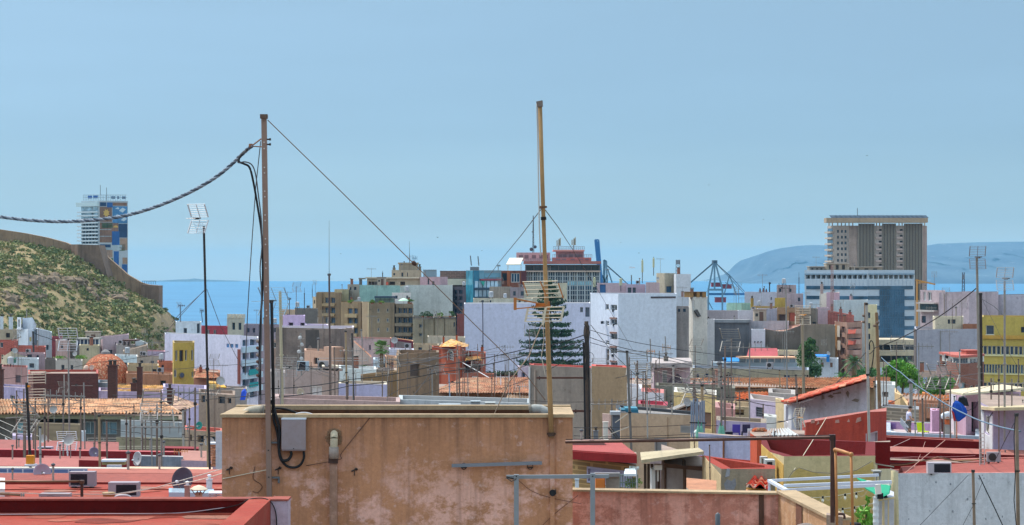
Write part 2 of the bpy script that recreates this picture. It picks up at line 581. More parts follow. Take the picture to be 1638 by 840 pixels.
def tiles(name,A,B,C,D,m_,parent,pitch=0.24,amp=0.05,rows=0.4):
 """barrel tile roof: eave A to B, ridge D to C, real ridges"""
 A,B,C,D=[Vector(p)for p in(A,B,C,D)]
 n=max(2,int(max((B-A).length,(C-D).length)/pitch))
 nr=max(2,int(max((D-A).length,(C-B).length)/rows))
 nr=min(nr,30)
 nrm=(B-A).cross(D-A).normalized()
 mb=MB()
 sub=8 if A.y<110 else 4
 cols=n*sub
 vv=[]
 for j in range(nr):
  for e in(0,1):
   v=(j+e)/nr
   lift=0.035*(1-e)
   for i in range(cols+1):
    u=i/cols
    p=(A.lerp(B,u)).lerp(D.lerp(C,u),v)
    ph=(i%sub)/sub
    h=amp*(math.sin(math.pi*2*ph))+lift
    vv.append(p+nrm*(h+amp))
 fs=[]
 k=cols+1
 for j in range(2*nr-1):
  for i in range(cols):
   fs.append((j*k+i,j*k+i+1,(j+1)*k+i+1,(j+1)*k+i))
 mb.add(vv,fs)
 mb.add([A-nrm*0.03,B-nrm*0.03,C-nrm*0.03,D-nrm*0.03],[(0,3,2,1)])
 return mb.build(name,m_,parent)
# rooftop equipment
GALV=mat('#8d8a86','metal',1,0.5,'#6d5a4a')
RUSTY=mat('#8a5f45','metal',1,0.6,'#59402f')
DARKM=mat('#34302e','metal',1,0.4)
ALU=mat('#b9babd','metal',1,0.3)
WHITEM=FL('#d9d9de')
ORANGEP=FL('#d98a28')
BLACKC=FL('#1f1f22')
GREYC=FL('#55565a')
def antenna(label,pb,pt,Y,kind='panel',w=22,h=30,yaw=0.0,r=0.8,mm=None,em=None,boxm=None,at=None,Yb=None,n=6):
 """mast from photo point pb to pt at distance Y carrying a television aerial; w, h in photo pixels"""
 mm=mm or GALV;em=em or ALU
 b,t=W(pb[0],pb[1],Yb or Y),W(pt[0],pt[1],Y)
 root=thing('television_antenna',label,'antenna',b,'television antennas on masts')
 mb=MB()
 rr=max(S(r,Y),0.012)
 mb.tube([b,b.lerp(t,0.5),t],rr,6)
 mb.tube([b.lerp(t,0.48),b.lerp(t,0.49)],rr*1.6,6)
 mb.build('mast',mm,root)
 w,h=S(w,Y),S(h,Y)
 c=W(at[0],at[1],Y)if at else t
 ux=Vector((math.cos(yaw),math.sin(yaw),0))
 uy=Vector((-math.sin(yaw),math.cos(yaw),0))
 er=max(S(0.32,Y),0.006)
 if kind=='panel':
  lean=0.22*h
  for sgn,nm in((1,'reflector'),(-1,'reflector')):
   g=MB()
   lo,hi=0.06*h*sgn,0.5*h*sgn
   for k in range(n):
    f=k/(n-1)
    z=lo+(hi-lo)*f
    o=uy*(-lean*f)+Vector((0,0,z))+ux*(0.05*w*(0.5-f))
    g.tube([c+o-ux*w/2,c+o+ux*w/2],er,4)
   for sx in(-0.5,0,0.5):
    p0=c+ux*w*sx+Vector((0,0,lo))+ux*(0.025*w)
    p1=c+ux*w*sx+Vector((0,0,hi))-uy*lean-ux*(0.025*w)
    g.bar(p0,p1,er*(4 if sx else 2.6))
   g.build(nm,em,root)
  g=MB()
  L=0.75*w
  g.bar(c+uy*0.1*w,c-uy*L-ux*0.25*w,er*3)
  for k in range(5):
   p=c-(uy*L+ux*0.25*w)*(0.25+0.18*k)
   g.tube([p-ux*0.16*w,p+ux*0.16*w],er*1.3,4)
  g.build('boom',em,root)
  g=MB()
  g.cbox(c-uy*0.3*w,0.2*w,0.14*w,0.09*w,yaw)
  g.tube([c-uy*0.3*w+Vector((-0.22*w,0,.03*w)),c-uy*0.3*w+Vector((0.22*w,0,0.03*w))],er*2,4)
  g.build('dipole_box',boxm or DARKM,root)
 elif kind=='yagi':
  g=MB()
  g.bar(c-ux*w*0.35,c+ux*w*0.65,er*3)
  for k in range(n):
   f=k/(n-1)
   p=c+ux*w*(-0.33+0.96*f)
   hh=h*(0.5-0.18*f)
   dirv=Vector((0,0,1))if(n%2==0)else uy
   g.tube([p-dirv*hh,p+dirv*hh],er*1.1,4)
  g.build('boom',em,root)
  g=MB();g.cbox(c-ux*0.12*w+Vector((0,0,er*4)),0.1*w,0.07*w,0.06*w,yaw);g.build('dipole_box',boxm or DARKM,root)
 elif kind=='rake':
  g=MB()
  for q in range(2):
   zc=h*(0.28-0.56*q)
   for k in range(n):
    z=zc+h*0.36*(k/(n-1)-0.5)
    g.tube([c+Vector((0,0,z))+ux*w*0.04,c+Vector((0,0,z))+ux*w*(0.93+0.05*R.random())+Vector((0,0,h*0.015))],er*1.4,4)
   g.bar(c+ux*w*0.96+Vector((0,0,zc-h*0.2)),c+ux*w*0.96+Vector((0,0,zc+h*0.2)),er*4)
  g.bar(c-ux*w*0.1,c+ux*w*0.25,er*4)
  g.build('reflector',em,root)
  g=MB();g.cbox(c+ux*0.1*w,0.14*w,0.1*w,0.1*w);g.build('dipole_box',boxm or ORANGEP,root)
 elif kind=='dishes':
  g=MB()
  for k in range(n):
   z=-h*(0.1+0.8*k/n)
   g.lathe(c+Vector((R.uniform(-.2,.3),-0.1,z)),[(0.02,0.06),(0.16,0.0),(0.17,0.03),(0.02,0.09)],10,(R.uniform(-1.2,1.2),-1,0.3))
   g.bar(c+Vector((-.25,0,z-.15)),c+Vector((.3,-.1,z-.1)),.03)
  g.build('dish',em,root)
 else:
  g=MB()
  g.tube([t,t+Vector((0,0,h))],er*1.2,4,er*0.5)
  g.lathe(t,[(rr*1.8,-0.05),(rr*1.8,0.1)],6)
  g.build('whip',em,root)
 return root
def mast(label,pb,pt,Y,r=1.0,m_=None,name='steel_pole',cat='pole',Yb=None,collars=1,group='bare poles on the rooftops'):
 b,t=W(pb[0],pb[1],Yb or Y),W(pt[0],pt[1],Y)
 root=thing(name,label,cat,b,group)
 mb=MB();rr=max(S(r,Y),0.012)
 mb.tube([b,b.lerp(t,0.33),b.lerp(t,0.66),t],rr,8)
 mb.build('shaft',m_ or GALV,root)
 mb=MB()
 for k in range(collars):
  f=(k+1)/(collars+1)+R.uniform(-.06,.06)
  mb.tube([b.lerp(t,f),b.lerp(t,f+0.012)],rr*1.5,8)
 mb.tube([t-Vector((0,0,rr)),t+Vector((0,0,rr*0.6))],rr*1.25,8)
 mb.build('clamp',DARKM,root)
 return root
def cable(label,pts,r=0.45,sag=0,m_=None,name='overhead_cable',cat='cable',seg=14,group='cables strung over the roofs'):
 """pts = [(px, py, Y) ...]; spans between successive points sag by `sag` photo pixels"""
 out=[]
 for a,b in zip(pts,pts[1:]):
  for k in range(seg+(1 if b is pts[-1]else 0)):
   f=k/seg
   Y=a[2]+(b[2]-a[2])*f
   p=W(*a).lerp(W(*b),f)
   p.z-=S(sag,Y)*4*f*(1-f)
   out.append(p)
 mb=MB()
 Ym=sum(p[2]for p in pts)/len(pts)
 mb.tube(out,max(0.008,S(r,Ym)),5)
 o=mb.build(name,m_ or BLACKC,None,True)
 return tag(o,label,cat,group)
def dish(label,px,py,Y,rpx,m_,face=(0,-1,0.3),pole=None,squash=1.0):
 c=W(px,py,Y)
 r=S(rpx,Y)
 foot=W(pole[0],pole[1],Y+0.15)if pole else c-Vector((0,-0.15,r*1.5))
 root=thing('satellite_dish',label,'satellite dish',foot,'satellite dishes on the roofs')
 f=Vector(face).normalized()
 mb=MB()
 prof=[(r*k/6,0.32*r*(k/6)**2-0.1*r)for k in range(7)]
 prof=[(max(p[0],0.001),p[1])for p in prof]
 back=[(p[0]*1.01+0.004,p[1]-0.025)for p in reversed(prof)]
 mb.lathe(c,prof+back,24,f)
 mb.build('reflector',m_,root,True)
 mb=MB()
 e=c+f*r*0.95-Vector((0,0,r*0.25))
 mb.tube([c-Vector((0,0,r*0.95))+f*0.2*r,e],r*0.035+0.004,5)
 mb.build('arm',GALV,root)
 mb=MB();mb.lathe(e,[(r*0.05,-0.1*r),(r*0.12,0),(r*0.12,0.16*r)],8,-f);mb.build('receiver',WHITEM,root)
 mb=MB();mb.tube([foot,Vector((foot.x,foot.y,c.z-r*0.1))],0.028,6)
 mb.bar(Vector((foot.x,foot.y,c.z-0.1*r)),c-f*0.08*r,0.06);mb.build('mount',GALV,root)
 return root
def aircon(label,px0,px1,py0,py1,Y,depth=0.35,body=None,grille='left',rz=0):
 a,b=W(px0,py1,Y),W(px1,py0,Y)
 w,h=b.x-a.x,b.z-a.z
 root=thing('air_conditioner',label,'air conditioner',((a.x+b.x)/2,Y+depth/2,a.z),'air conditioning units on the roofs')
 body=body or FL('#b6acb4')
 mb=MB()
 e=0.03
 mb.box(a.x,b.x,Y+0.02,Y+depth,a.z+0.05,b.z)
 gx0,gx1=(a.x+0.04,a.x+w*0.72)if grille=='left' else(a.x+w*0.26,b.x-0.04)
 mb.box(a.x,gx0,Y,Y+0.019,a.z+0.05,b.z);mb.box(gx1,b.x,Y,Y+0.019,a.z+0.05,b.z)
 mb.box(gx0,gx1,Y,Y+0.019,b.z-0.05,b.z);mb.box(gx0,gx1,Y,Y+0.019,a.z+0.05,a.z+0.09)
 mb.build('casing',body,root)
 mb=MB();mb.box(gx0+.001,gx1-.001,Y+0.012,Y+0.018,a.z+0.091,b.z-0.051)
 cx_,cz_=(gx0+gx1)/2,(a.z+b.z)/2
 for k in range(9):
  z=a.z+0.1+(h-0.17)*k/8
  mb.box(gx0+0.002,gx1-0.002,Y+0.003,Y+0.009,z,z+0.008)
 for rr in(0.15,0.3,0.42):
  r_=min(gx1-gx0,h)*rr
  mb.tube([(cx_+r_*math.cos(q*math.pi/8),Y+0.004,cz_+r_*math.sin(q*math.pi/8))for q in range(17)],0.006,4)
 mb.build('grille',FL('#2c2830'),root)
 for x in(a.x+w*0.15,b.x-w*0.15):
  mb=MB();mb.box(x-0.03,x+0.03,Y+0.03,Y+depth-0.03,a.z,a.z+0.049);mb.build('foot',DARKM,root)
 return root
def rail(mb,pts,r,n=6):
 mb.tube(pts,r,n)
# trees and plants
BARK=mat('#6e5a48','conc',2,0.5)
def tree(name,label,px,pytop,pybase,wpx,Y,m_,group='trees among the buildings',n=2600,size=0.16,clumps=11,tall=False,trunk=None,cat='tree'):
 b,t=W(px,pybase,Y),W(px,pytop,Y)
 H,wd=t.z-b.z,S(wpx,Y)
 root=thing(name,label,cat,(b.x,Y,b.z-1),group)
 mb=MB()
 mb.tube([(b.x,Y,b.z-1),(b.x+0.03*H,Y,b.z+H*0.3),(b.x,Y+0.05,b.z+H*0.75)],0.035*H+0.03,7,0.012*H)
 cs=[]
 for k in range(clumps):
  f=(k+0.5)/clumps
  if tall:
   z=b.z+H*(0.12+0.8*f)
   rr=wd*0.5*(1.0-0.75*f**1.3)*R.uniform(0.75,1.1)
   x=b.x+R.uniform(-.22,.22)*wd;y=Y+R.uniform(-.22,.22)*wd
  else:
   a=k*2.4
   q=math.sqrt(f)*0.42*wd
   x,y=b.x+math.cos(a)*q,Y+math.sin(a)*q
   z=b.z+H*(0.25+0.55*R.random()-0.1*f)
   rr=wd*R.uniform(0.15,0.27)
  cs.append((x,y,z,rr))
  mb.tube([(b.x,Y,b.z+H*(0.15+0.3*f)),(x,y,z)],0.012*H,5,0.004*H)
 mb.build('trunk',BARK,root)
 mb=MB()
 for k in range(n):
  x,y,z,rr=R.choice(cs)
  v=Vector((R.gauss(0,1),R.gauss(0,1),R.gauss(0,1))).normalized()*rr*(R.random()**0.4)*1.15
  v.z*=0.8
  mb.leaf((x+v.x,y+v.y,z+v.z),size)
 mb.build('crown',m_,root)
 return root
def bush(mb,c,r,n,size,flat=0.7):
 for k in range(n):
  v=Vector((R.gauss(0,1),R.gauss(0,1),abs(R.gauss(0,1)))).normalized()*r*R.random()**0.35
  mb.leaf((c[0]+v.x,c[1]+v.y,c[2]+v.z*flat),size)
def palm(label,px,pytop,pybase,wpx,Y,m_,fan=True,n=26):
 b,t=W(px,pybase,Y),W(px,pytop,Y)
 H,wd=t.z-b.z,S(wpx,Y)
 root=thing('palm_tree',label,'palm tree',(b.x,Y,b.z-2),'palm trees among the buildings')
 hub=Vector((b.x,Y,t.z-wd*(0.42 if fan else 0.35)))
 mb=MB();mb.tube([(b.x,Y,b.z-2),(b.x+0.05,Y,(b.z+hub.z)/2),hub],wd*0.10,8,wd*0.065)
 for k in range(10):
  z=b.z+(hub.z-b.z)*k/10
  mb.lathe((b.x,Y,z),[(wd*0.085,0),(wd*0.11,0.12)],8)
 mb.build('trunk',mat('#8a7358','conc',2,0.5),root)
 mb=MB()
 for k in range(n):
  a=k*2.399
  el=rad(75-125*(k/n))
  d=Vector((math.cos(a)*math.cos(el),math.sin(a)*math.cos(el),math.sin(el)))
  L=wd*(0.3 if fan else 0.5)*R.uniform(0.85,1.1)
  side=d.cross(Vector((0,0,1))).normalized()if abs(d.z)<.98 else Vector((1,0,0))
  if fan:
   base=hub+d*L*0.75
   mb.tube([hub,base],wd*0.008,3)
   for q in range(-6,7):
    dd=(d*math.cos(q*0.2)+side*math.sin(q*0.2)).normalized()
    tip=base+dd*L*0.85*(1-abs(q)*0.03)-Vector((0,0,L*0.12))
    pw=side*math.cos(q*0.2)*L*0.075-d*math.sin(q*0.2)*L*0.075
    mid=base.lerp(tip,0.55)
    mb.add([base,mid-pw,tip,mid+pw],[(0,1,2,3)])
  else:
   spine=[hub+d*L*f-Vector((0,0,L*0.55*f*f))for f in(0,.25,.5,.75,1)]
   mb.tube(spine,wd*0.006,3)
   for q in range(22):
    f=0.12+0.88*q/22
    p=hub+d*L*f-Vector((0,0,L*0.55*f*f))
    for sg in(-1,1):
     tip=p+side*sg*L*0.26*(1.1-f*0.6)+d*L*0.08-Vector((0,0,L*0.1))
     mb.add([p,p+d*L*0.035,tip],[(0,1,2)])
 mb.build('crown',m_,root)
 return root
from mathutils import noise as MN
# the setting: ground, sea, far land
gm=MB()
ys=[-60,0,60,150,300,450,600,800,1000,1300,1800,2350,2400,2420]
xs_=[-9000,-2000,-600,-200,0,200,600,2000,9000]
for y in ys:
 for x in xs_:
  gm.v.append((x,y,ground(y)if y<2410 else-14))
for i in range(len(ys)-1):
 for j in range(len(xs_)-1):
  a=i*len(xs_)+j
  gm.f.append([a,a+1,a+1+len(xs_),a+len(xs_)]);gm.m.append(0)
struct(gm.build('ground',mat('#8f857a','conc',0.15,0.4),None,False,(0,0,0)))
RE=6.371e6
def sea_mat():
 t=NT('sea_water')
 w1=t.noise(0.004,5,0.6,(0.6,1,1))
 w2=t.noise(0.12,3,0.6,(0.5,1,1))
 col=t.mix(t.ramp(w1,0.35,0.7),lin('#1c6288'),lin('#2d7298'))
 t.bump(w2,0.6,0.25)
 return t.done(col,0.55,0,0.25)
sm=MB()
ys=[1300,1800,2420]+[2420*1.13**k for k in range(1,24)]
ys=[y for y in ys if y<38000]
for y in ys:
 for x in(-12000,-4000,0,4000,12000):
  sm.v.append((x,y,-y*y/2/RE))
for i in range(len(ys)-1):
 for j in range(4):
  a=i*5+j
  sm.f.append([a,a+1,a+6,a+5]);sm.m.append(0)
struct(sm.build('sea',sea_mat(),None,True,(0,0,0)))
def drop(Y):
 return Y*Y/2/RE
def land_mat(name,a,b,c,scale):
 t=NT(name)
 n1=t.noise(scale,7,0.7)
 n2=t.noise(scale*5,5,0.7)
 col=t.mix(t.ramp(n1,0.38,0.62),lin(a),lin(b))
 col=t.mix(t.ramp(n2,0.62,0.72),col,lin(c))
 return t.done(col,0.95)
def ridge_land(name,prof,Y,depth,m_,foot_drop=40,n=260):
 """far land with a real slope: prof = [(px, py)] skyline at distance Y; the near foot lies `depth` closer, in the sea"""
 mb=MB()
 px0,px1=prof[0][0],prof[-1][0]
 rows=[k/18 for k in range(19)]+[1.3]
 def sky_(px):
  for(a,ya),(b,yb)in zip(prof,prof[1:]):
   if px<=b:
    return ya+(yb-ya)*(px-a)/max(1e-6,b-a)
  return prof[-1][1]
 rn=random.Random(5)
 for i in range(n+1):
  px=px0+(px1-px0)*i/n
  zt=W(px,sky_(px),Y).z
  for f in rows:
   yy=Y-depth*(1-f)if f<=1 else Y+depth*0.6
   zs_=-drop(yy)-3
   k=f**0.75 if f<=1 else 0.8
   nz=MN.fractal(Vector((px*.02+f,f*2.2,4.0)),1.0,2.0,5)*math.sin(math.pi*min(1,f))if f<=1 else 0
   yy+=nz*depth*.22
   z=zs_+(zt-zs_)*max(0,k+nz*.16)
   mb.v.append(((px-CX)/F*Y,yy,z))
 m=len(rows)
 for i in range(n):
  for j in range(m-1):
   a=i*m+j
   mb.f.append([a,a+m,a+m+1,a+1]);mb.m.append(0)
 return struct(mb.build(name,m_,None,True))
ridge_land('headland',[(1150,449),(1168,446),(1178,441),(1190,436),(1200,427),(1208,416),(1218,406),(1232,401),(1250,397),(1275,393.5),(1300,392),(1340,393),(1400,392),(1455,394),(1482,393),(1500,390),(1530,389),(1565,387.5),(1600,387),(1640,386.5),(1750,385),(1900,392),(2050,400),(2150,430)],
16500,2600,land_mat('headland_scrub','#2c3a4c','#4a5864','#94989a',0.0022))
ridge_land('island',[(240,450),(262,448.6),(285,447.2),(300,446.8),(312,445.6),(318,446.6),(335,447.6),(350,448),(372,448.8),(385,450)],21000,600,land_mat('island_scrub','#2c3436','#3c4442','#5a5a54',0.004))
# the castle hill
HXL,HXR=-330.0,-112.0
def hill_ridge(x):
 """skyline height of the hill at world x"""
 P=[(-400,375),(-120,372),(0,378),(60,388),(113,402),(160,426),(200,462),(253,486),(272,500),(285,520),(300,552),(320,590),(360,640)]
 px=x/800*F+CX
 for(a,ya),(b,yb)in zip(P,P[1:]):
  if px<=b:
   return CZ+(HY-(ya+(yb-ya)*(px-a)/(b-a)))/F*800
 return 12.0
def hill_z(x,y):
 zr=hill_ridge(x)
 f=(y-545)/(800-545)
 if f<=1:
  f=max(0,f)
  k=0.62*f+0.38*f*f*(3-2*f)
  z=22+(zr-22)*(0.30+0.70*k)if zr>22 else 18
 else:
  z=zr-(y-800)*0.35
 amp=2.6*max(0,min(1,f*6))*max(0,min(1,(1.0-f)*8 if f<1 else 0))
 z+=amp*(MN.fractal(Vector((x*0.035,y*0.02,3.1)),1.0,2.0,5))
 s_=MN.noise(Vector((x*0.02,y*0.012,7.7)))
 z+=amp*0.6*max(0,s_)
 return z
def hill_mat():
 t=NT('hill_dry_grass')
 a=t.noise(0.09,7,0.7)
 b=t.noise(0.6,6,0.75)
 g=t.n('ShaderNodeNewGeometry')
 sp=t.n('ShaderNodeSeparateXYZ');t.l(g.outputs['True Normal'],sp.inputs[0])
 col=t.mix(t.ramp(a,0.36,0.66),lin('#a18c64'),lin('#7d744c'))
 col=t.mix(t.ramp(b,0.42,0.72),col,lin('#7d684e'))
 col=t.mix(t.ramp(t.noise(0.25,5,0.7),0.58,0.68),col,lin('#ab9470'))
 rock=t.mul(t.ramp(sp.outputs[2],0.62,0.40),t.ramp(b,0.35,0.6))
 col=t.mix(rock,col,lin('#7f6c66'))
 t.bump(b,0.8,0.6)
 return t.done(col,0.95)
hm=MB()
nx,ny=150,110
for j in range(ny+1):
 y=540+330*j/ny
 for i in range(nx+1):
  x=HXL+(HXR-HXL+30)*i/nx
  hm.v.append((x,y,hill_z(x,y)))
for j in range(ny):
 for i in range(nx):
  a=j*(nx+1)+i
  hm.f.append([a,a+1,a+nx+2,a+nx+1]);hm.m.append(0)
struct(hm.build('hill',hill_mat(),None,True))
shm=[mat('#7f8350','leaf',0.3,0.5,'#969658'),mat('#5c6a40','leaf',0.3,0.5,'#76804a'),mat('#8a8458','leaf',0.3,0.5,'#998c5e')]
sh=MB()
for k in range(12000):
 x=R.uniform(-245,-114);y=548+255*R.random()
 dens=MN.noise(Vector((x*0.05,y*0.03,1.3)))
 if dens<R.uniform(-0.85,0.4):
  continue
 z=hill_z(x,y)
 if z<24:continue
 r=R.uniform(0.5,1.7)*(1.7 if R.random()<0.10 else 1)
 sh.mi=R.choice((0,0,1,1,2))
 bush(sh,(x,y,z-0.2),r,int(14+r*14),0.38+0.1*r,0.7)
o=sh.build('scrub',shm,None)
o['kind']='stuff'
rk=MB()
rr_=random.Random(4)
for(cx_,cy_,nb)in((30,447,34),(95,452,22),(60,470,8),(185,478,10),(150,470,12),(20,480,8)):
 for k in range(nb):
  px=cx_+rr_.gauss(0,26 if nb>20 else 12);py=cy_+rr_.gauss(0,4)
  for Yq in range(560,800,4):
   q=W(px,py,Yq)
   if q.z<=hill_z(q.x,Yq):
    s_=rr_.uniform(1.0,2.6)
    rk.ball((q.x,Yq,q.z-0.5),s_*1.5,s_,s_*rr_.uniform(0.5,0.8),12)
    break
for i,v in enumerate(rk.v):
 d=MN.noise_vector(Vector(v)*0.9)*0.9+MN.noise_vector(Vector(v)*2.3)*0.5
 rk.v[i]=(v[0]+d.x,v[1]+d.y,v[2]+d.z)
o=rk.build('rocks',mat('#85735f','conc',0.4,0.8))
o['kind']='stuff'
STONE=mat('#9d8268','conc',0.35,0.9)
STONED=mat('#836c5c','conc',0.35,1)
cw=thing('castle_wall','long tan stone castle wall with a square bastion stepping down the green hill','castle wall',(-160,800,40))
def wallrun(name,seq,m_,th=4):
 mb=MB()
 for(a,b)in zip(seq,seq[1:]):
  pa,ta,ba,Ya=a;pb_,tb,bb,Yb=b
  A0,A1=W(pa,ba,Ya),W(pa,ta,Ya)
  B0,B1=W(pb_,bb,Yb),W(pb_,tb,Yb)
  mb.solid([A0,B0,B1,A1],(0,th,0))
 return mb.build(name,m_,cw)
wallrun('curtain_wall',[(-130,352,420,790),(0,367,420,790),(40,373,420,791),(75,380,430,793),(105,388,440,796),(114,392,440,797)],STONE)
mb=MB()
A=[(113,391,440,795),(123,391,450,788),(158,392,460,788),(172,447,475,788)]
mb.solid([W(113,455,795),W(124,455,788),W(124,391,788),W(113,391,795)],(0,12,0))
mb.solid([W(124,455,788),W(174,470,788),W(171,440,788),W(158,392,788),W(124,391,788)],(0,12.02,0))
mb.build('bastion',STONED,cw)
wallrun('stair_wall',[(160,396,470,800),(173,412,480,800),(188,425,490,801),(205,440,495,802),(226,452,505,803),(240,456,508,803),(255,457,510,803)],STONE,3)
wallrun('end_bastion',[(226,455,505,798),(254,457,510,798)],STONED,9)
mb=MB()
for k in range(8):
 p=W(228+k*3,455,803);mb.bar(p,p+Vector((0,0,1.2)),0.12)
mb.bar(W(228,449.5,803),W(250,449.5,803),0.12)
mb.build('railing',GREYC,cw)
# far buildings
def facepts(fa,fb,poly,out=0.0):
 a,b=xy(*fa),xy(*fb)
 d=(b-a).normalized();nrm=Vector((d.y,-d.x));Ym=(fa[1]+fb[1])/2
 r_=[]
 for u,v in poly:
  k=(u-CX)/F
  den=(b.x-a.x)-k*(b.y-a.y)
  t=-(a.x-k*a.y)/den
  p=a+(b-a)*t+nrm*out
  r_.append(Vector((p.x,p.y,CZ+(HY-v)/F*Ym)))
 return r_,nrm
def patch(root,name,fa,fb,polys,m_,out=0.12,thick=0.11,label=None):
 o=None
 for poly in polys:
  if len(poly)==4 and not isinstance(poly[0],(tuple,list)):
   x0,x1,y0,y1=poly
   poly=[(x0,y1),(x1,y1),(x1,y0),(x0,y0)]
  q,nrm=facepts(fa,fb,poly,out)
  mb=MB()
  mb.solid(q,(-nrm.x*thick,-nrm.y*thick,0))
  o=mb.build(name,m_,root)
  if label:o['label']=label
 return o
def grid(x0,x1,n,fill=0.6):
 w=(x1-x0)/n
 return[(x0+w*(i+(1-fill)/2),x0+w*(i+(1+fill)/2))for i in range(n)]
fa,fb,fc=(130,1410),(158.5,1400),(204.5,1408)
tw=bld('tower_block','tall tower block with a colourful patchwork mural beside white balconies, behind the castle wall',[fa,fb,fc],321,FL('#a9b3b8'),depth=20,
win=[(0,grid(131.5,157,5,0.8),[(329+5.75*k,332.4+5.75*k)for k in range(2,13)],dict(d=0.9,pane=mat('#4a5a66','glass')))])
for k in range(2,14):
 y0=327.4+5.75*k
 patch(tw,'balcony',(126.2,1411),(157.5,1400),[(125.5,157.5,y0-0.6,y0+1.6)],FL('#c6d2d6'),1.4,1.3)
patch(tw,'penthouse_glazing',fa,fb,[(130.8,148,331,337),(130.8,148,338,349),(149.5,156.5,331,349)],mat('#8fa9b5','glass'),0.3,0.2)
patch(tw,'penthouse_slab',(125,1412),(158.5,1400),[(124.5,158.4,324,330.5)],FL('#bcd0d2'),1.6,1.5)
MU={'brown':'#8a6a55','blue':'#2f5f9c','sky':'#4f86b4','ochre':'#c6a352','green':'#5f7a56','navy':'#2b4468','pale':'#a9b9be','tan':'#a98c74'}
for nm,polys in(('brown',[(159.5,179,331,355),(159.5,189,356,388),(180,203,324,329)]),('sky',[(180,203.6,330,357)]),('navy',[(189.5,203.6,358,380),(160,177,391,396),(160,170,324,330)]),
('blue',[(179,191,370,392),(182,190,402,424),(195,203.6,423,436),(171,180,324,332)]),
('tan',[(192,203.6,381,400),(196,203.6,412,422),(159.5,180,398,412)]),
('green',[(191,200,391,401),(172,181,413,422),(163,180,357,365)]),
('pale',[(160,194,397,400),(180,195,392,396),(159.5,178,377.6,378.6),(159.5,178,367,367.8)])):
 patch(tw,'mural_panel',fb,fc,polys,mat(MU[nm],'plaster',0.3,0.5),0.14 if nm in('brown','sky','navy','tan','green')else 0.2,0.1)
patch(tw,'mural_panel',fb,fc,[[(170+5.5*(1 if k%2 else 0.62)*math.cos(k*math.pi/8),341+7*(1 if k%2 else 0.62)*math.sin(k*math.pi/8))for k in range(15,-1,-1)],
[(185+4*math.cos(a),364+3.4*math.sin(a))for a in(0,-.6,-1.2,-1.8,-2.5,-3.1)]],FL(MU['ochre']),0.26,0.1)
patch(tw,'mural_panel',fb,fc,[[(182,348),(187,343),(193,345),(186,350)],[(190,337),(196,332),(201,335),(196,340)],[(184,334),(189,331),(191,335)],[(193,352),(199,347),(203,350),(198,354)]],FL('#b6c9d2'),0.26,0.1)
mb=MB()
for k in range(26):
 p=W(133+2.7*k,321,1409 if k<10 else 1403)+Vector((0,1,0));mb.bar(p,p+Vector((0,0,3.7)),0.2)
for z_ in(312,316):
 mb.bar(W(133,z_,1410),W(158.5,z_,1401.5),0.22);mb.bar(W(158.5,z_,1401.5),W(203.5,z_,1409),0.22)
mb.build('roof_railing',FL('#8fa0ac'),tw)
patch(tw,'roof_sign',(133,1411),(158,1402),[(140.5,147,313,317.5),(149,156,313,317.5)],FL('#2f62a8'),0,0.3)
patch(tw,'roof_sign',(160,1403),(203,1409),[(178,184,314,318),(187,191,314,318),(195,201,314,318)],FL('#3d5f86'),0,0.3)
for px in(160.5,170.5):
 mb=MB();mb.tube([W(px,321,1408),W(px,296 if px<165 else 300,1408)],0.16,5);mb.build('mast',GREYC,tw)
HB=PT('#b3a69c',0.2,0.5)
fa,fb,fc,fd=(1323.5,1152),(1334,1140),(1475,1140),(1482,1150)
ht=bld('hotel_block','huge brown slab hotel with a floating flat roof and dark solar panels',[fa,fb,fc,fd],361,HB,depth=24,par=0.6,win=[(1,[(1339,1342),(1345.3,1348.3),(1351,1354.2)],[(368+9.3*k,372.4+9.3*k)for k in range(6)],dict(d=0.5)),
(1,[(1406,1410.5),(1439.5,1444)],[(366.5+9.3*k,371+9.3*k)for k in range(8)],dict(d=0.6,pane=DARKF))])
for k in range(6):
 y0=370.5+9.3*k
 patch(ht,'balcony',(1322,1153),(1334,1140),[(1322.6,1333.2,y0,y0+2.6)],FL('#b3a698'),1.2,1.1)
 patch(ht,'window',fa,fb,[(1324.2,1332,y0-5,y0-0.6)],BLUEGLASS,0.1,0.09)
patch(ht,'wall_panel',fb,fc,[(1358,1371,361,450)],PT('#a89488',0.3,0.5),0.3,0.25)
patch(ht,'wall_panel',fc,fd,[(1475,1482,361,470)],PT('#ab9184',0.3,0.5),0.25,0.2)
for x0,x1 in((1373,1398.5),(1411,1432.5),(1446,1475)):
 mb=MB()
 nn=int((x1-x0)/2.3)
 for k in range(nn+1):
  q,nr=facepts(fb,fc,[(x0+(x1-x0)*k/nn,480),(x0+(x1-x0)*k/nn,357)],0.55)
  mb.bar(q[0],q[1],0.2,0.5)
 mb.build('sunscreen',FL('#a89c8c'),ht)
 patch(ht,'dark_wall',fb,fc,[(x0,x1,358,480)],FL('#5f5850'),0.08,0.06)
for x0 in(1400.5,1434):
 patch(ht,'balcony',fb,fc,[(x0,x0+9.5,369.5+9.3*k,372.5+9.3*k)for k in range(9)],FL('#b5a198'),0.7,0.6)
for px in(1326,1331.5,1340,1346,1352,1358,1364,1402,1407,1438,1443,1473,1479):
 mb=MB();p=W(px,361.5,1146);mb.bar(p,W(px,355.6,1146),0.5);mb.build('column',FL('#b8aa98'),ht)
patch(ht,'flat_roof',(1322,1136),(1484.5,1136),[(1322,1484.3,348.6,356)],PT('#ad977e',0.2,0.3),0,9)
mb=MB()
for k in range(20):
 a=W(1330+7.6*k,348.4,1140);b=W(1337+7.6*k,344.4,1147)
 mb.solid([a,Vector((b.x,a.y,a.z)),b,Vector((a.x,b.y,b.z))],(0,0.1,-0.15))
mb.build('solar_panels',FL('#24394c'),ht)
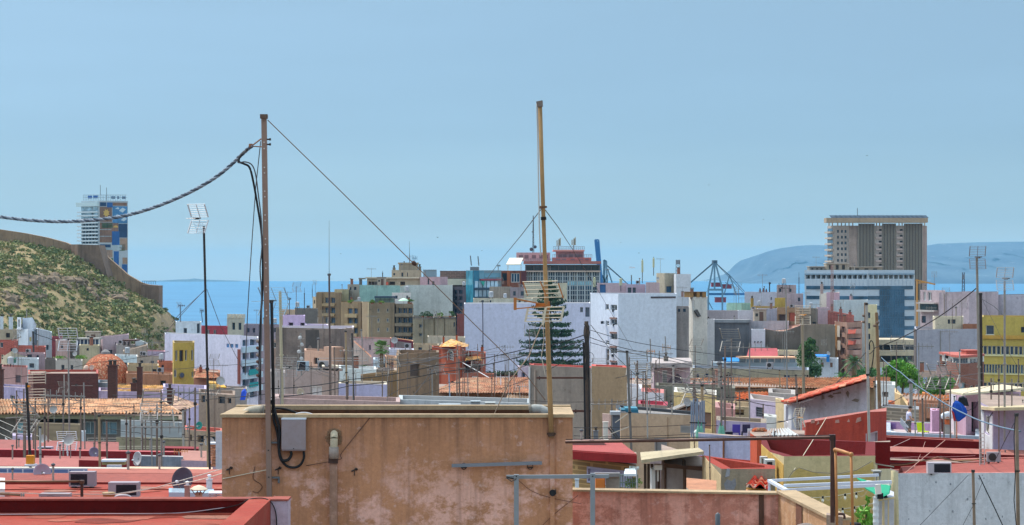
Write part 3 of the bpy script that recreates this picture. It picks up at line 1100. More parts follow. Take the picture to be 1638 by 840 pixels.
mb=MB();mb.tube([W(1371.5,349,1145),W(1371.5,333,1145)],0.16,5);mb.build('mast',GREYC,ht)
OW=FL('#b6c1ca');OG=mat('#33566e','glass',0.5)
fa,fb,fc=(1287,735),(1388,720),(1463,728)
of=bld('office_block','wide office block striped with pale panels and dark blue glass',[fa,fb,fc],432,OW,depth=25,win=[(0,grid(1288,1388,12,0.82),[(440,446)],dict(d=1.5,pane=FL('#6b625c'))),(1,grid(1389,1462,9,0.82),[(440,446)],dict(d=1.5,pane=FL('#9a8d80')))])
for e0,e1,x0,x1 in((fa,fb,1290,1388),(fb,fc,1388.2,1460)):
 patch(of,'window_band',e0,e1,[(x0,x1,457.5,463),(x0,x1,473.5,479)]if e0==fa else[(x0,x1,457.5,463),(x0,1407,473.5,479)],OG,0.15,0.14)
patch(of,'glass_wall',fb,fc,[(1407,1446,463.2,545)],OG,0.16,0.14)
patch(of,'window_band',fb,fc,[(1446.2,1462,474+16*k,480+16*k)for k in range(5)]+[(1388.5,1406.8,489+16*k,495+16*k)for k in range(4)],OG,0.17,0.14)
mb=MB()
for k in range(11):
 for y0,y1 in((463.2,545),):
  q,nr=facepts(fb,fc,[(1407+3.9*k,y1),(1407+3.9*k,y0)],0.2);mb.bar(q[0],q[1],0.12)
for k in range(10):
 q,nr=facepts(fb,fc,[(1407,464+8.8*k),(1446,464+8.8*k)],0.2);mb.bar(q[0],q[1],0.12)
mb.build('mullions',FL('#3d6a88'),of)
mb=MB()
for e0,e1,x0,x1 in((fa,fb,1288,1387),(fb,fc,1389,1462)):
 n_=int((x1-x0)/6)
 for k in range(n_+1):
  q,nr=facepts(e0,e1,[(x0+(x1-x0)*k/n_,457),(x0+(x1-x0)*k/n_,447.5)],0.05);mb.bar(q[0],q[1],0.04)
 q,nr=facepts(e0,e1,[(x0,438.7),(x1,438.7)],0.25);mb.bar(q[0],q[1],0.4)
mb.build('panel_joints',FL('#7d93a4'),of)
for nm,lb,x0,x1,y0,y1,m_ in(('roof_shed','low beige plant shed beside the radio mast on the office roof',1322,1358,421,432,'#a89c8a'),('roof_shed','small grey plant room along the office roof below the hotel windows',1295,1320,426,432.5,'#8d8a84'),('roof_shed','long low beige rooftop unit in front of the brown hotel',1362,1412,426.5,432.5,'#9a907f')):
 block(nm,lb,'roof shed',[('wall',mat(m_,'flat'),[(x0,x1,y0+1,y1+1,735,6)]),('roof',FL('#b9b0a2'),[(x0-.6,x1+.6,y0,y0+0.99,734.5,7)]),('window',DARKF,[(x0+(x1-x0)*f,x0+(x1-x0)*(f+.12),y0+3,y1-1,734.8,0.18)for f in(.12,.42,.7)])])
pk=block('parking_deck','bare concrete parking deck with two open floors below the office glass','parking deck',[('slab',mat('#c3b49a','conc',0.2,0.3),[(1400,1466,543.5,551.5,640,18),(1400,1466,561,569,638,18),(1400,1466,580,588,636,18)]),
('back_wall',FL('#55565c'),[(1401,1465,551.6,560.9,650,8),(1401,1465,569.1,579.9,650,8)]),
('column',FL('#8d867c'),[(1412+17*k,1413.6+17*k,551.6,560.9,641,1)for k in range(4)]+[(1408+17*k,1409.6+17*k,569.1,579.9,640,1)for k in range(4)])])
# harbour cranes
CBL=FL('#2f6da6');CRD=FL('#8f2f3c');CGR=FL('#5d7f96');CDK=FL('#3f5566')
Yc=1850
def P_(px,py,dy=0):return W(px,py,Yc+dy)
cr=thing('harbour_crane','harbour crane with dark red machine houses between pale legs, stay cables spread','crane',W(1150,560,Yc))
mb=MB()
for dy in(0,14):
 for a,b in(((1133,560),(1133,462)),((1155.5,560),(1155.5,462)),((1141.5,421),(1133,464)),((1144.5,421),(1156,464)),((1143,421),(1143,462))):
  mb.bar(P_(*a,dy),P_(*b,dy),1.3)
 mb.bar(P_(1132,480,dy),P_(1140,495,dy),0.8)
for a in((1133,463),(1155.5,463),(1133,494),(1155.5,494)):
 mb.bar(P_(*a),P_(*a,14),1.2)
mb.bar(P_(1132,463.5),P_(1157,463.5),1.6)
mb.build('leg_frame',CGR,cr)
mb=MB();mb.cbox(P_(1143,419.5,7),3.4,14,3.2);mb.bar(P_(1141,425,0),P_(1146,425,0),0.8);mb.build('apex',CDK,cr)
mb=MB()
for dy in(3,11):
 mb.bar(P_(1132,470.5,dy),P_(1194,470.5,dy),1.8)
for k in range(10):mb.bar(P_(1134+6.5*k,470.5,3),P_(1134+6.5*k,470.5,11),0.6)
mb.build('girder',CBL,cr)
mb=MB();mb.bar(P_(1142,420,7),P_(1100,456,7),1.1);mb.bar(P_(1144,420,7),P_(1167,441,7),0.7);mb.bar(P_(1168,441,7),P_(1194,470,7),0.4);mb.bar(P_(1144,420,7),P_(1190,469,7),0.35);mb.build('stay',CDK,cr)
for x0,x1,y0,y1 in((1139,1154,453,459),(1157,1171,455.5,462),(1145,1162,476.5,484)):
 a,b=P_(x0,y1),P_(x1,y0)
 mb=MB();mb.box(a.x,b.x,Yc+3.2,Yc+10.8,a.z,b.z);mb.box(a.x-.3,b.x+.3,Yc+3,Yc+11,b.z+.01,b.z+.4)
 for k in range(5):
  xx=a.x+(b.x-a.x)*(k+.5)/5;mb.box(xx-.5,xx+.5,Yc+3.05,Yc+3.18,a.z+1,b.z-1)
 mb.build('machine_house',CRD,cr)
mb=MB()
for dy in(0,14):
 mb.bar(P_(1167,440,dy),P_(1158,472,dy),0.9);mb.bar(P_(1167,440,dy),P_(1178,472,dy),0.9);mb.bar(P_(1160,452,dy),P_(1175,459,dy),0.5)
mb.bar(P_(1167,440),P_(1167,440,14),0.9)
mb.build('rear_frame',CGR,cr)
cr2=thing('harbour_crane','harbour crane with its blue boom raised upright above the glass office','crane',W(962,540,Yc))
mb=MB()
for dy in(0,9):
 for o_ in(0,6.2):
  mb.bar(P_(951.5+o_,384,dy),P_(960+o_*0.8,470,dy),1.0,1.8)
for k in range(14):
 f=k/13
 mb.bar(P_(951.5+8.5*f,384+86*f),P_(957.7+7*f,384+86*f),1.2)
 if k<13:
  g_=(k+1)/13
  mb.bar(P_(951.5+8.5*f,384+86*f),P_(957.7+7*g_,384+86*g_),1.3)
mb.solid([P_(951.5,386,4),P_(960,470,4),P_(965,470,4),P_(957.5,386,4)],(0,1,0))
mb.build('boom',CBL,cr2)
mb=MB()
for a,b in(((966,416),(963,545)),((970,418),(974,545)),((966,416),(970,418)),((972,430),(979,452)),((963,440),(978,470)),((965,455),(972,440)),((968,417),(966,470))):
 for dy in(0,10):mb.bar(P_(*a,dy),P_(*b,dy),1.2)
mb.build('tower_frame',CGR,cr2)
mb=MB();mb.bar(P_(970,424,5),P_(996,447,5),1.0);mb.bar(P_(996,447,5),P_(1012,462,5),.7);mb.build('stay',CDK,cr2)
# glass office with pink penthouses, centre
SAL=PT('#b7736a',0.2,0.4);PK=PT('#c9a3a4',0.2,0.4)
DG=mat('#22384a','glass',0.5)
fa,fb=(840,760),(960,760)
go=bld('glass_office','dark glass office block with a salmon eave and pink rooftop storeys',[fa,fb],423.5,FL('#6d6a6c'),depth=24,par=0.4,win=[(0,grid(841,959,9,0.9),[(425,432.5)],dict(d=1.6,pane=mat('#3a444c','glass')))])
patch(go,'glass_wall',fa,fb,[(840.5,959.5,435.5,489)],DG,0.15,0.14)
mb=MB()
for k in range(31):
 q,nr=facepts(fa,fb,[(841+3.93*k,489),(841+3.93*k,435.5)],0.35);mb.bar(q[0],q[1],0.2 if k%3 else 0.5,0.4)
for y_ in(442,449.5,457,464.5,472,480):
 q,nr=facepts(fa,fb,[(841,y_),(959.5,y_)],0.3);mb.bar(q[0],q[1],0.4,0.25)
mb.build('mullions',FL('#a9b2b4'),go)
patch(go,'window_band',fa,fb,[(907,946,450,456)],mat('#8fc0cc','glass'),0.2,0.05)
patch(go,'window_band',fa,fb,[(907,946,457.6,462)],mat('#0f4e66','glass'),0.2,0.05)
patch(go,'window_band',fa,fb,[(843+3.93*k,845.6+3.93*k,437,449)for k in(0,1,2,4,5,17,19,20,24)],FL('#b9b1a0'),0.19,0.04)
patch(go,'eave',(838,757.5),(961.5,757.5),[(838,961.5,417.8,422.3)],SAL,0,26)
patch(go,'terrace_slab',(840,758.5),(960.5,758.5),[(839.5,960.5,433,435.2)],FL('#c9b3a2'),0,4)
for x0,x1,y0,y1,dy,m_ in((890,934,402.5,417.6,6,PK),(884,946,412,417.7,3,SAL),(826,880,404,417.5,8,PK)):
 a,b=W(x0,y1,760+dy),W(x1,y0,760+dy)
 mb=MB();mb.box(a.x,b.x,760+dy,760+dy+11,a.z,b.z);pn=mb.build('penthouse',m_,go)
 mb=MB()
 for f in(.14,.3,.52,.74,.88):
  xx=a.x+(b.x-a.x)*f;mb.box(xx-.7,xx+.7,760+dy-.06,760+dy-.005,a.z+.8,b.z-.9)
 mb.build('window',FL('#7d6468'),pn)
mb=MB();a,b=W(885,402.3,764),W(935,399.5,764);mb.box(a.x,b.x,764,780,a.z,b.z);mb.build('penthouse_roof',FL('#c9958c'),go)
mb=MB()
for x0,x1,yb_,yt_,YY in((885,935,399.5,394.5,764.5),(884,947,412,407,763.2),(842,905,417.6,413,758.2)):
 n_=int((x1-x0)/3)
 for k in range(n_+1):
  px=x0+(x1-x0)*k/n_;mb.bar(W(px,yb_,YY),W(px,yt_,YY),0.09)
 mb.bar(W(x0,yt_,YY),W(x1,yt_,YY),0.1);mb.bar(W(x0,(yt_+yb_)/2,YY),W(x1,(yt_+yb_)/2,YY),0.08)
mb.build('railing',FL('#7f7478'),go)
aw=block('rooftop_awning','cream slanted awning over a terrace beside the pink rooftop storeys','awning',[('post',FL('#d8cdbd'),[(812,813,422,433,750,.5),(833,834,422,433,750,.5)])])
mb=MB();mb.solid([W(809.5,423,748),W(832,423,748),W(837,412.5,753),W(815,412.5,753)],(0,0.4,-0.2));mb.build('canopy',mat('#e3ddcb','cloth'),aw)
for lb,x,y in(('grey mobile phone antenna cluster on the pink penthouse roof beside its railing',893.5,396),('paler mobile phone antenna cluster where the guy wire meets the pink penthouse roof',917.5,395)):
 rt=thing('phone_antenna',lb,'phone antenna',W(x,y+5,768))
 mb=MB();mb.tube([W(x,y+5,768),W(x,y-13,768)],0.12,6);mb.build('mast',GREYC,rt)
 for k,dx in enumerate((-2.4,0.6,2.6)):
  mb=MB();p=W(x+dx,y-7-k,767.6);mb.cbox(p,0.42,0.3,1.9+.4*k,k);mb.build('panel',FL('#a3a596'),rt)
 mb=MB();mb.bar(W(x-2.4,y-6,768),W(x+2.6,y-6,768),0.1);mb.build('bracket',GREYC,rt)
dt=thing('radio_mast','lattice radio mast with small dark dishes on the pink roof behind the wooden pole','radio mast',W(853,410,772))
mb=MB()
for dx,dy in((-1,0),(1,0),(0,1.6)):
 mb.bar(W(853+dx*1.3,405,772+dy*.3),W(853+dx*.4,345,772+dy*.1),0.14)
for k in range(14):
 y0=404-4.1*k
 mb.bar(W(851.8+.06*k,y0,772),W(854-.06*k,y0-4,772),0.1)
mb.build('lattice',GREYC,dt)
for px,py,r_ in((850,399,3.0),(856,395,2.6),(853,380,1.1),(851.5,371,1)):
 mb=MB();mb.lathe(W(px,py,770.5),[(0.02,.2),(S(r_,770),0),(S(r_,770),.3),(.05,.5)],12,(0,-1,0));mb.build('dish',FL('#4a4750'),dt)
bb=bld('banded_block','block with a brown roof screen over a cream band and dark windows',[(704,745),(745.5,745)],433.5,PT('#54484a',.2,.4),depth=16,par=.3,
win=[(0,[(724,729),(732,737),(739,743)],[(458+9*k,465+9*k)for k in range(5)],dict(d=.5))])
patch(bb,'roof_screen',(704,745),(745.5,745),[(704,745.3,433.3,445.5)],mat('#84685c','brick',.18,.3),.5,.45)
patch(bb,'cream_band',(704,745),(745.5,745),[(712,745.4,446,456)],FL('#d6cdb6'),.6,.55)
tb=bld('teal_office','small office block with a teal glass corner and stacked glazed balconies',[(745.8,742),(757,732),(802,738)],432.5,FL('#7b8d94'),depth=16,par=.4)
patch(tb,'glass_wall',(745.8,742),(757,732),[(746,756.8,433,500)],mat('#3f8fa8','glass',.5),.15,.14)
patch(tb,'glass_wall',(757,732),(802,738),[(757.2,766,433,487)],mat('#186a86','glass',.5),.15,.14)
patch(tb,'glass_wall',(757,732),(802,738),[(766.3,774,433,446),(774.3,800,437,444)],mat('#5f8fa2','glass',.5),.15,.14)
patch(tb,'red_band',(757,732),(802,738),[(767,800,446.2,448.6)],FL('#a4505c'),1.0,.9)
for r_ in range(2):
 patch(tb,'window',(757,732),(802,738),[(759+6.3*k,763.8+6.3*k,449.5+14.5*r_,460+14.5*r_)for k in range(6 if not r_ else 4)],mat('#a8c4d4','glass',.5),.4,.3)
 patch(tb,'balcony',(757,732),(802,738),[(758,797 if not r_ else 784,460.4+14.5*r_,463.6+14.5*r_)],FL('#3f5264'),.8,.7)
patch(tb,'shade_cloth',(757,732),(802,738),[[(778,474),(784,476),(784.5,465),(780,466)],[(766,450),(771,458),(773,450)]],mat('#3fa590','cloth'),1,.1)
mb=MB()
for x,yt in((752.5,409),(764.5,410)):
 mb.bar(W(x+1.5,425,745),W(x,yt,745),.35)
a,b=W(752,433,743),W(766,427,743);mb.box(a.x,b.x,743,748,a.z,b.z)
mb.build('rooftop_antennas',FL('#6d747c'),tb)
cwb=bld('brick_wing','orange brick wing with blue glazed bays left of the wooden pole',[(800,752),(842,750)],433,PT('#a4664e',.25,.5),depth=14,par=.4,win=[(0,[(817,831)],[(437,452)],dict(d=.5,frame=WHITEF,ft=.25,mull=2,pane=BLUEGLASS)),(0,[(803,811)],[(437,449)],dict(d=.8,pane=mat('#39434c','glass')))])
patch(cwb,'wall_panel',(800,752),(842,750),[(834,841.5,434,458)],PT('#6e3c3c',.3,.4),.3,.28)
patch(cwb,'column',(800,752),(842,750),[(811.5,816,433.4,458)],FL('#bb6d48'),.6,.55)
bld('beige_block','plain beige block wall in front of the orange brick wing',[(783,720),(818,718)],459,PT('#b5a594',.25,.5),depth=10,par=.4)
bld('grey_house','pinkish grey house with small windows low beside the wooden pole and glass office',[(816,716),(842,716)],460,PT('#aa9ba0',.25,.5),depth=10,par=.4,win=[(0,[(821,825),(833,838)],[(466,473)],{})])
bld('cream_house','cream house with air units half hidden behind the pine top',[(838,690),(907,690)],453,PT('#cfc6ad',.25,.5),depth=10,par=.4,win=[(0,[(873,878),(885,890),(897,901)],[(477,482)],{})])
bld('parapet_block','long cream parapet block directly behind the big blank white wall',[(757,560),(852,556)],478,PT('#cdc5ae',.3,.5),depth=12,par=.6,win=[(0,[(770,774),(783,786),(829,833),(838,843)],[(480.5,484)],{})])
# middle distance, 380 to 720 m
def rows(y0,dy,n,h):return[(y0+dy*k,y0+dy*k+h)for k in range(n)]
WB=dict(d=.35,frame=FL('#cfcac0'),ft=.12,mull=1)
BRN=PT('#a38a6a',.25,.45);BRN2=PT('#937a5d',.25,.45);BRG=PT('#9c9078',.25,.5)
BW=dict(d=.5,frame=FL('#8f887c'),ft=.14,mull=1,pane=mat('#31506e','glass',.5))
a1=bld('apartment_block','brown apartment block with balconied bays, tallest of the brown row beside the sea',[(507,690),(546.5,684)],468,BRN,depth=16,
win=[(0,[(519.5,525.5),(529,536)],rows(476,16,4,9),BW)])
patch(a1,'pilaster',(507,690),(546.5,684),[(507.3,517,468.4,560),(538,546.3,468.4,560)],BRN2,.5,.45)
patch(a1,'balcony',(507,690),(546.5,684),[(518,537.5,485.5+16*k,490+16*k)for k in range(4)],PT('#b49a74',.25,.4),.9,.85)
a2=bld('apartment_block','brown apartment block with wide cream balcony bands below a teal wall',[(545,680),(580,672)],483.5,BRN,depth=14,win=[(0,[(556,564),(565.5,573)],rows(493,15.6,5,9),BW)])
patch(a2,'balcony',(545,680),(580,672),[(555,574,502.3+15.6*k,507.8+15.6*k)for k in range(4)],PT('#b9a27c',.25,.4),.9,.85)
patch(a2,'pilaster',(545,680),(580,672),[(574.5,579.5,484,560)],BRN2,.5,.45)
a3=bld('apartment_block','pale brown apartment block with paired square windows under a planted roof terrace',[(579,668),(590.5,662),(631,664)],484,PT('#ac9679',.25,.4),depth=14,
win=[(1,[(603,608),(618,623)],[(492.5,500),(508.5,516),(523.5,531)],dict(d=.35,frame=FL('#c4b8a4'),ft=.3,mull=0,sill=1,pane=mat('#44607a','glass')))])
patch(a3,'corner_strip',(579,668),(590.5,662),[(589.6,590.4,484,560)],FL('#cbb892'),.2,.18)
a4=bld('apartment_block','grey brown apartment block with full width glazed balconies beside the paired windows',[(630.5,668),(634,664),(661,660)],486,PT('#93836d',.25,.45),depth=14,
win=[(1,[(636,642.5),(643.5,651),(652,659.5)],rows(492.5,15.3,5,9),BW)])
patch(a4,'balcony',(634,664),(661,660),[(634.5,660.6,502+15.3*k,506.6+15.3*k)for k in range(4)],PT('#a39179',.25,.4),.9,.85)
patch(a4,'drain_shaft',(630.5,668),(634,664),[(631,633,487,560)],FL('#3f424a'),.1,.09)
a5=bld('apartment_block','low grey brown block with plain bays and shrubs along its roof edge',[(660.5,648),(729,640)],507,BRG,depth=14,win=[(0,[(670,676)],[(519,524.5),(533.5,538.5)],BW),(0,[(725.5,728)],[(515,522)],{})])
patch(a5,'rib',(660.5,648),(729,640),[(677.5+16.5*k,678.6+16.5*k,508,565)for k in range(3)],FL('#77694f'),.2,.19)
patch(a5,'roof_edge',(660.5,648),(729,640),[(660.4,729.2,506.6,509)],FL('#6f6a64'),.3,.29)
bld('side_block','narrow grey glazed block squeezed between the white gable and blank white wall',[(723,700),(745,694)],459,PT('#5c5660',.25,.5),depth=10,win=[(0,[(726,731),(734,740)],rows(464,10,6,6),dict(d=.4))])
bld('brick_block','dark red brick side wall beside the big blank white wall',[(731,632),(744,630)],503,PT('#7c443e',.3,.4),depth=8)
wg=bld('white_building','long white and teal rendered wall behind the planted brown terraces',[(546,705),(650,700),(724,696)],[487,456,456],PT('#d2d3cd',.2,.35,'#9c9a92'),depth=14,par=.4)
wg2=bld('teal_wall_house','pale teal rendered wall between the tall brown block and white gable',[(575,694),(640,694)],[456,457],PT('#9fc2b8',.2,.4),depth=5,par=.4)
bld('beige_house','beige house stepping up behind the tall brown block beside the white flue',[(556,708),(577,704)],455,PT('#a79e90',.25,.4),depth=8,win=[(0,[(559,562),(566,570)],[(459,464)],{})])
bld('cream_house','flat cream rooftop storey behind the tall brown block, lowest toward the sea',[(535,700),(558,700)],463,PT('#bfae88',.25,.4),depth=8)
bld('cream_house','small cream tower with a dark pot, on the seaward end of the brown row',[(500,704),(509,700)],475,PT('#c9b497',.25,.4),depth=6,win=[(0,[(502,504)],[(480,486)],{})])
bld('grey_house','plain dark grey gable with a flat roof, seaward of the brown row',[(471,650),(508,646)],494,PT('#77706a',.25,.5),depth=9)
wl=bld('terrace_house','beige terrace storey with an orange sun blind above the teal wall',[(587,716),(672,712)],444,PT('#b9ab92',.25,.3),depth=12,win=[(0,[(589,604),(622,632),(640,648)],[(450.5,456)],dict(d=1.2,pane=FL('#5d4d48')))])
patch(wl,'sun_blind',(587,716),(672,712),[(606,621.5,451,456)],mat('#c8604a','cloth'),.6,.4)
patch(wl,'roof_edge',(587,716),(672,712),[(586,672,443.3,445.5)],FL('#cabfa8'),.9,.85)
ph=bld('penthouse_house','stepped beige penthouse, highest roof of the brown apartment group',[(626.5,722),(674,718)],432,PT('#b6a78f',.25,.35),depth=9,win=[(0,[(629,632)],[(437,440.5)],{}),(0,[(642,645),(651,652.5)],[(436,442.5)],{})])
a,b=W(638,432,722),W(667,422.5,722);mb=MB();mb.box(a.x,b.x,722,730,a.z-.3,b.z);mb.box(a.x-.3,b.x+.3,721.7,730.3,b.z+.01,b.z+.5);mb.build('upper_storey',PT('#b0a087',.25,.35),ph)
for lb,x0,x1,y0,y1 in(('beige chimney with dark cowl on the stepped penthouse, seaward side',628,632.5,429,434),('beige chimney with dark cowl on the stepped penthouse, beside the grey tank',669,673.5,427,436),('small dark cowl chimney on top of the stepped penthouse',645,648,421,424)):
 chimney(lb,x0,x1,y0,y1,724,FL('#8f836f'),1,potm=DARKF)
block('water_tank','grey box tank on the roofs between the beige penthouse and brown screen','water tank',[('tank',FL('#8499a4'),[(677,697.5,432,443,718,6)]),('lid',FL('#9fb0ba'),[(676.5,698,431.3,431.95,717.8,6.5)]),('stand',DARKF,[(679,681,443,446,718.5,1),(694,696,443,446,718.5,1)])])
bld('pink_house','pale pink rooftop house beside the grey box tank',[(672,710),(703,706),(716,712)],443,PT('#c3a4aa',.25,.3),depth=8,win=[(0,[(691,695)],[(450,456)],{}),(0,[(684,686.5)],[(444.5,455)],{})])
tg=block('roof_flue','bent grey roof flue on the teal wall near the sea','flue',[('pipe',FL('#6c655f'),[(574.5,579,447,468,702,1)]),('cowl',FL('#8b8780'),[(573.5,584.5,444.6,446.95,701.6,1.6)])])
pg=block('pergola','dark framed roof pergola on the brown terrace','pergola',[('roof',FL('#27384c'),[(599,632,474,476.6,655,5)]),('post',GREYC,[(600+7.6*k,601+7.6*k,476.61,484,655.2,.3)for k in range(5)]),('glazing',mat('#6f8a80','glass'),[(601.1,631,477,484,657,.2)])])
mb=MB();c=W(645.5,481.5,656);mb.lathe(c,[(S(8.5,656),0),(S(7,656),.35),(S(3,656),.7),(.05,.85)],12)
pz=thing('parasol','pale green parasol open on the brown roof terrace','parasol',W(645.5,486,656));mb.build('canopy',mat('#bfe0c2','cloth'),pz)
mb=MB();mb.tube([W(645.5,487,656),c+Vector((0,0,.5))],.05,5);mb.build('pole',GALV,pz)
bld('rooftop_house','white rooftop house behind the green parasol',[(627,676),(657,676)],468.5,PT('#d8d4cf',.25,.25),depth=5,par=.25,win=[(0,[(632,636),(650,653)],[(473,478)],{})])
LEAF1=mat('#4c6a30','leaf',.4,.5,'#6d8838');LEAF2=mat('#3a5530','leaf',.4,.5,'#566f38');LEAF3=mat('#6b8a34','leaf',.5,.5,'#8fae48')
for lb,px,py,w_,h_,Y in(('round green terrace shrub at the near end of the dark pergola',595.5,486,9,9,656),('terrace shrub beside the green parasol',657,486,9,12,656),
('low terrace shrub with yellow leaves at the roof corner of the tall brown row',561,485,9,6,668),('low shrub tub on the terrace before the dark pergola',609,486,10,5,653),
('tall roof shrub, first along the low block edge from the parasol',676,507.5,11,10,642),('rounded roof shrub above the middle rib of the low block',685,507.5,9,15,643),('small yellow green roof shrub on the low block',690,507.5,6,7,641),
('roof shrub above the third rib of the low block',704,507.5,9,11,642),('largest roof shrub at the end of the low block by the brick wall',721,507.5,13,14,641)):
 q=W(px,py,Y)
 rt=thing('roof_shrub',lb,'shrub',q,'shrubs on the roof terraces')
 mb=MB()
 for k in range(6):bush(mb,(q.x+R.uniform(-.35,.35)*S(w_,Y),Y+R.uniform(-.4,.4),q.z+S(h_,Y)*R.uniform(.1,.55)),S(w_,Y)*.3,30,.22,.9)
 mb.build('foliage',R.choice((LEAF1,LEAF2,LEAF3)),rt)
 mb=MB();mb.lathe(q+Vector((0,0,-.1)),[(S(w_,Y)*.22,0),(S(w_,Y)*.28,.5),(S(w_,Y)*.2,.52)],10);mb.build('planter',FL('#8a5c48'),rt)
BLW=PT('#c6c8dc',.18,.22,'#a7a7b4')
bw=bld('white_building','big pale building with one blank white wall behind the tall pine',[(742.5,528),(944,516)],[486,485],BLW,depth=20,par=.7,cap=FL('#d8d8dc'),win=[(0,[(927.5,932.5)],[(491,499)],BW),(0,[(936,943)],[(491,506),(520,526)],dict(d=.4,pane=mat('#4c5663','glass')))])
wt_=bld('white_tower_block','tall white apartment block with one blank side and a strip of small windows',[(944.5,552),(989,536),(1082,545)],470.5,PT('#d2d8e2',.15,.15,'#b6bcc8'),depth=18,par=.5,
win=[(0,[(968,974)],[(486.5,495.5)],WB),(0,[(976.5,987)],[(487,496),(510,519),(533,542),(555,564)],dict(WB,mull=1)),(0,[(969,974.5)],[(513,521),(544,551),(557,575),(579,586)],dict(d=.3,frame=WHITEF,ft=.2,mull=0,bars=1)),(0,[(977,988)],[(578,586)],WB)])
patch(wt_,'shutter_box',(944.5,552),(989,536),[(976.5,987,y,y+2.6)for y in(507,530,552.5,575.5)],FL('#8c6a5c'),.25,.24)
for k,(px,py)in enumerate(((964,516),(983,520),(982,497),(981,569))):
 q=W(px,py,543.5)
 rt=aircon(('white wall air unit beside the window strip, outermost of the white tower','white wall air unit under the second balcony window of the white tower','white wall air unit under the top window pair of the white tower','white wall air unit low on the white tower')[k],px-3.2,px+3.2,py-2.6,py+2.6,538.5+(4 if px<970 else 0),.7,FL('#cfd3d8'))
patch(wt_,'roof_edge',(989,536),(1082,545),[(1041,1080.5,474.5,477.2)],FL('#4c4248'),.12,.11)
bld('pink_rooftop','pink rooftop house with a blue door beyond the white tower roof',[(955,600),(1002,600)],453,PT('#c6aeb4',.25,.3),depth=10,win=[(0,[(959.5,969)],[(455,472)],dict(d=.4,kind='door',pane=FL('#3f6a9a')))])
bld('pink_rooftop','lilac rooftop house with small dark windows over the white tower roof',[(1001.5,596),(1032.5,596)],455,PT('#b9a7b6',.25,.3),depth=10,win=[(0,[(1004,1010),(1012,1017)],[(460,469)],{})])
bld('pink_rooftop','dusty pink rooftop cube with a cream coping before the beige stair towers',[(1033,590),(1055,588)],452,PT('#bfa5a6',.25,.3),depth=9,cap=FL('#c7a98c'))
bt=bld('stair_tower','beige stair towers with blue glazing between the pink cube and white block',[(1050,612),(1063,604),(1080,606)],437,PT('#b8ac96',.25,.4),depth=9,win=[(1,[(1066,1075)],[(458,468)],dict(d=.4,pane=mat('#3f6488','glass')))])
bld('white_block','plain tall white rooftop block under the lattice cell tower',[(1078,602),(1081.5,598),(1105,600)],438.5,PT('#cfd2d6',.2,.15,'#b3b7bd'),depth=10,par=.4)
bld('white_block','lower white wall joined to the foot of the tall white rooftop block',[(1081.5,590),(1107,590)],475,PT('#c3c6cc',.2,.2),depth=8,par=.4)
bs=bld('brown_topped_tower','cream stair tower with square brown openings along its top',[(1102,566),(1108.5,560),(1131.5,562)],475,PT('#d2cdc2',.25,.3),depth=8,par=.3,win=[(1,[(1106.2,1111)],[(480,493)],dict(d=.3,frame=WHITEF,ft=.2,mull=0,pane=BLUEGLASS))])
patch(bs,'brown_top',(1108.5,560),(1131.5,562),[(1104,1108.5,467.5,475.5),(1114,1119,467.5,475.5),(1123,1129,467.5,475.5)],FL('#96703f'),.2,3)
patch(bs,'top_slab',(1108.5,560),(1131.5,562),[(1103,1130,466.6,467.4)],FL('#7a5a3a'),.3,3.2)
patch(bs,'stair',(1108.5,560),(1131.5,562),[[(1109,497),(1113,495),(1119,506),(1115,507)]],FL('#55504e'),.8,.7)
bld('pale_house','low pale house roof right behind the white tower, below the stair tower',[(1082,548),(1102,546)],490.5,PT('#a99d96',.25,.4),depth=8,win=[(0,[(1084,1088),(1092,1097)],[(494,499)],{})])
a6=bld('balcony_block','narrow brown apartment strip with cluttered balconies beside the grey concrete wall',[(1081.5,600),(1115,586)],508,PT('#a98e70',.25,.5),depth=8,
win=[(0,[(1083,1092)],rows(515,17,5,10),dict(d=.8,pane=mat('#4c4a48','glass'))),(0,[(1098,1104)],rows(515,17,5,11),dict(d=.8,pane=mat('#3a3c40','glass')))])
patch(a6,'balcony',(1081.5,600),(1115,586),[(1082,1093,523.5+17*k,529+17*k)for k in range(4)],FL('#b7b1aa'),.8,.75)
patch(a6,'pier',(1081.5,600),(1115,586),[(1105,1109,512,590),(1111,1114,520,590)],PT('#c29a5a',.3,.4),.4,.35)
patch(a6,'shutter',(1081.5,600),(1115,586),[(1083,1094,514,522)],FL('#9a5a3c'),.5,.1)
gc=bld('concrete_building','dark grey bare concrete gable with a flat grey top ledge',[(1114.5,582),(1198.5,580)],516,mat('#6f6e72','conc',.35,.7),depth=12,par=.4)
patch(gc,'top_ledge',(1114.5,582),(1198.5,580),[(1143,1199,511.5,516)],mat('#8f9194','conc',.4,.3),.5,6)
bld('white_rooftop','small white rooftop house at the corner of the grey concrete gable',[(1107.5,578),(1110,576),(1143,576)],511,PT('#d6d5d6',.25,.2),depth=7,par=.35,win=[(1,[(1117,1122),(1129.5,1132)],[(515.5,519)],{})])
bld('pink_terrace','pinkish terrace wall above the grey concrete gable',[(1130,605),(1206,600)],497.5,PT('#c2b2b2',.25,.3),depth=8,par=.5)
bld('teal_house','small mint green house with a cluttered roof before the port crane',[(1162,625),(1186,620),(1201,624)],485.5,PT('#a3c9b8',.25,.3),depth=8,par=.5)
chimney('square yellow chimney beside the mint green house',1201,1205.5,478,493,612,PT('#c9a34c',.3,.4),1)
yb=bld('yellow_house','low yellow house with a boxy yellow turret behind the lilac terrace',[(1205,612),(1262,606)],490.5,PT('#c2a064',.25,.5),depth=8,par=.4,win=[(0,[(1239,1244)],[(490.8,493)],{})])
patch(yb,'turret',(1205,612),(1262,606),[(1240,1250,476.5,492)],PT('#cba850',.3,.4),.3,3)
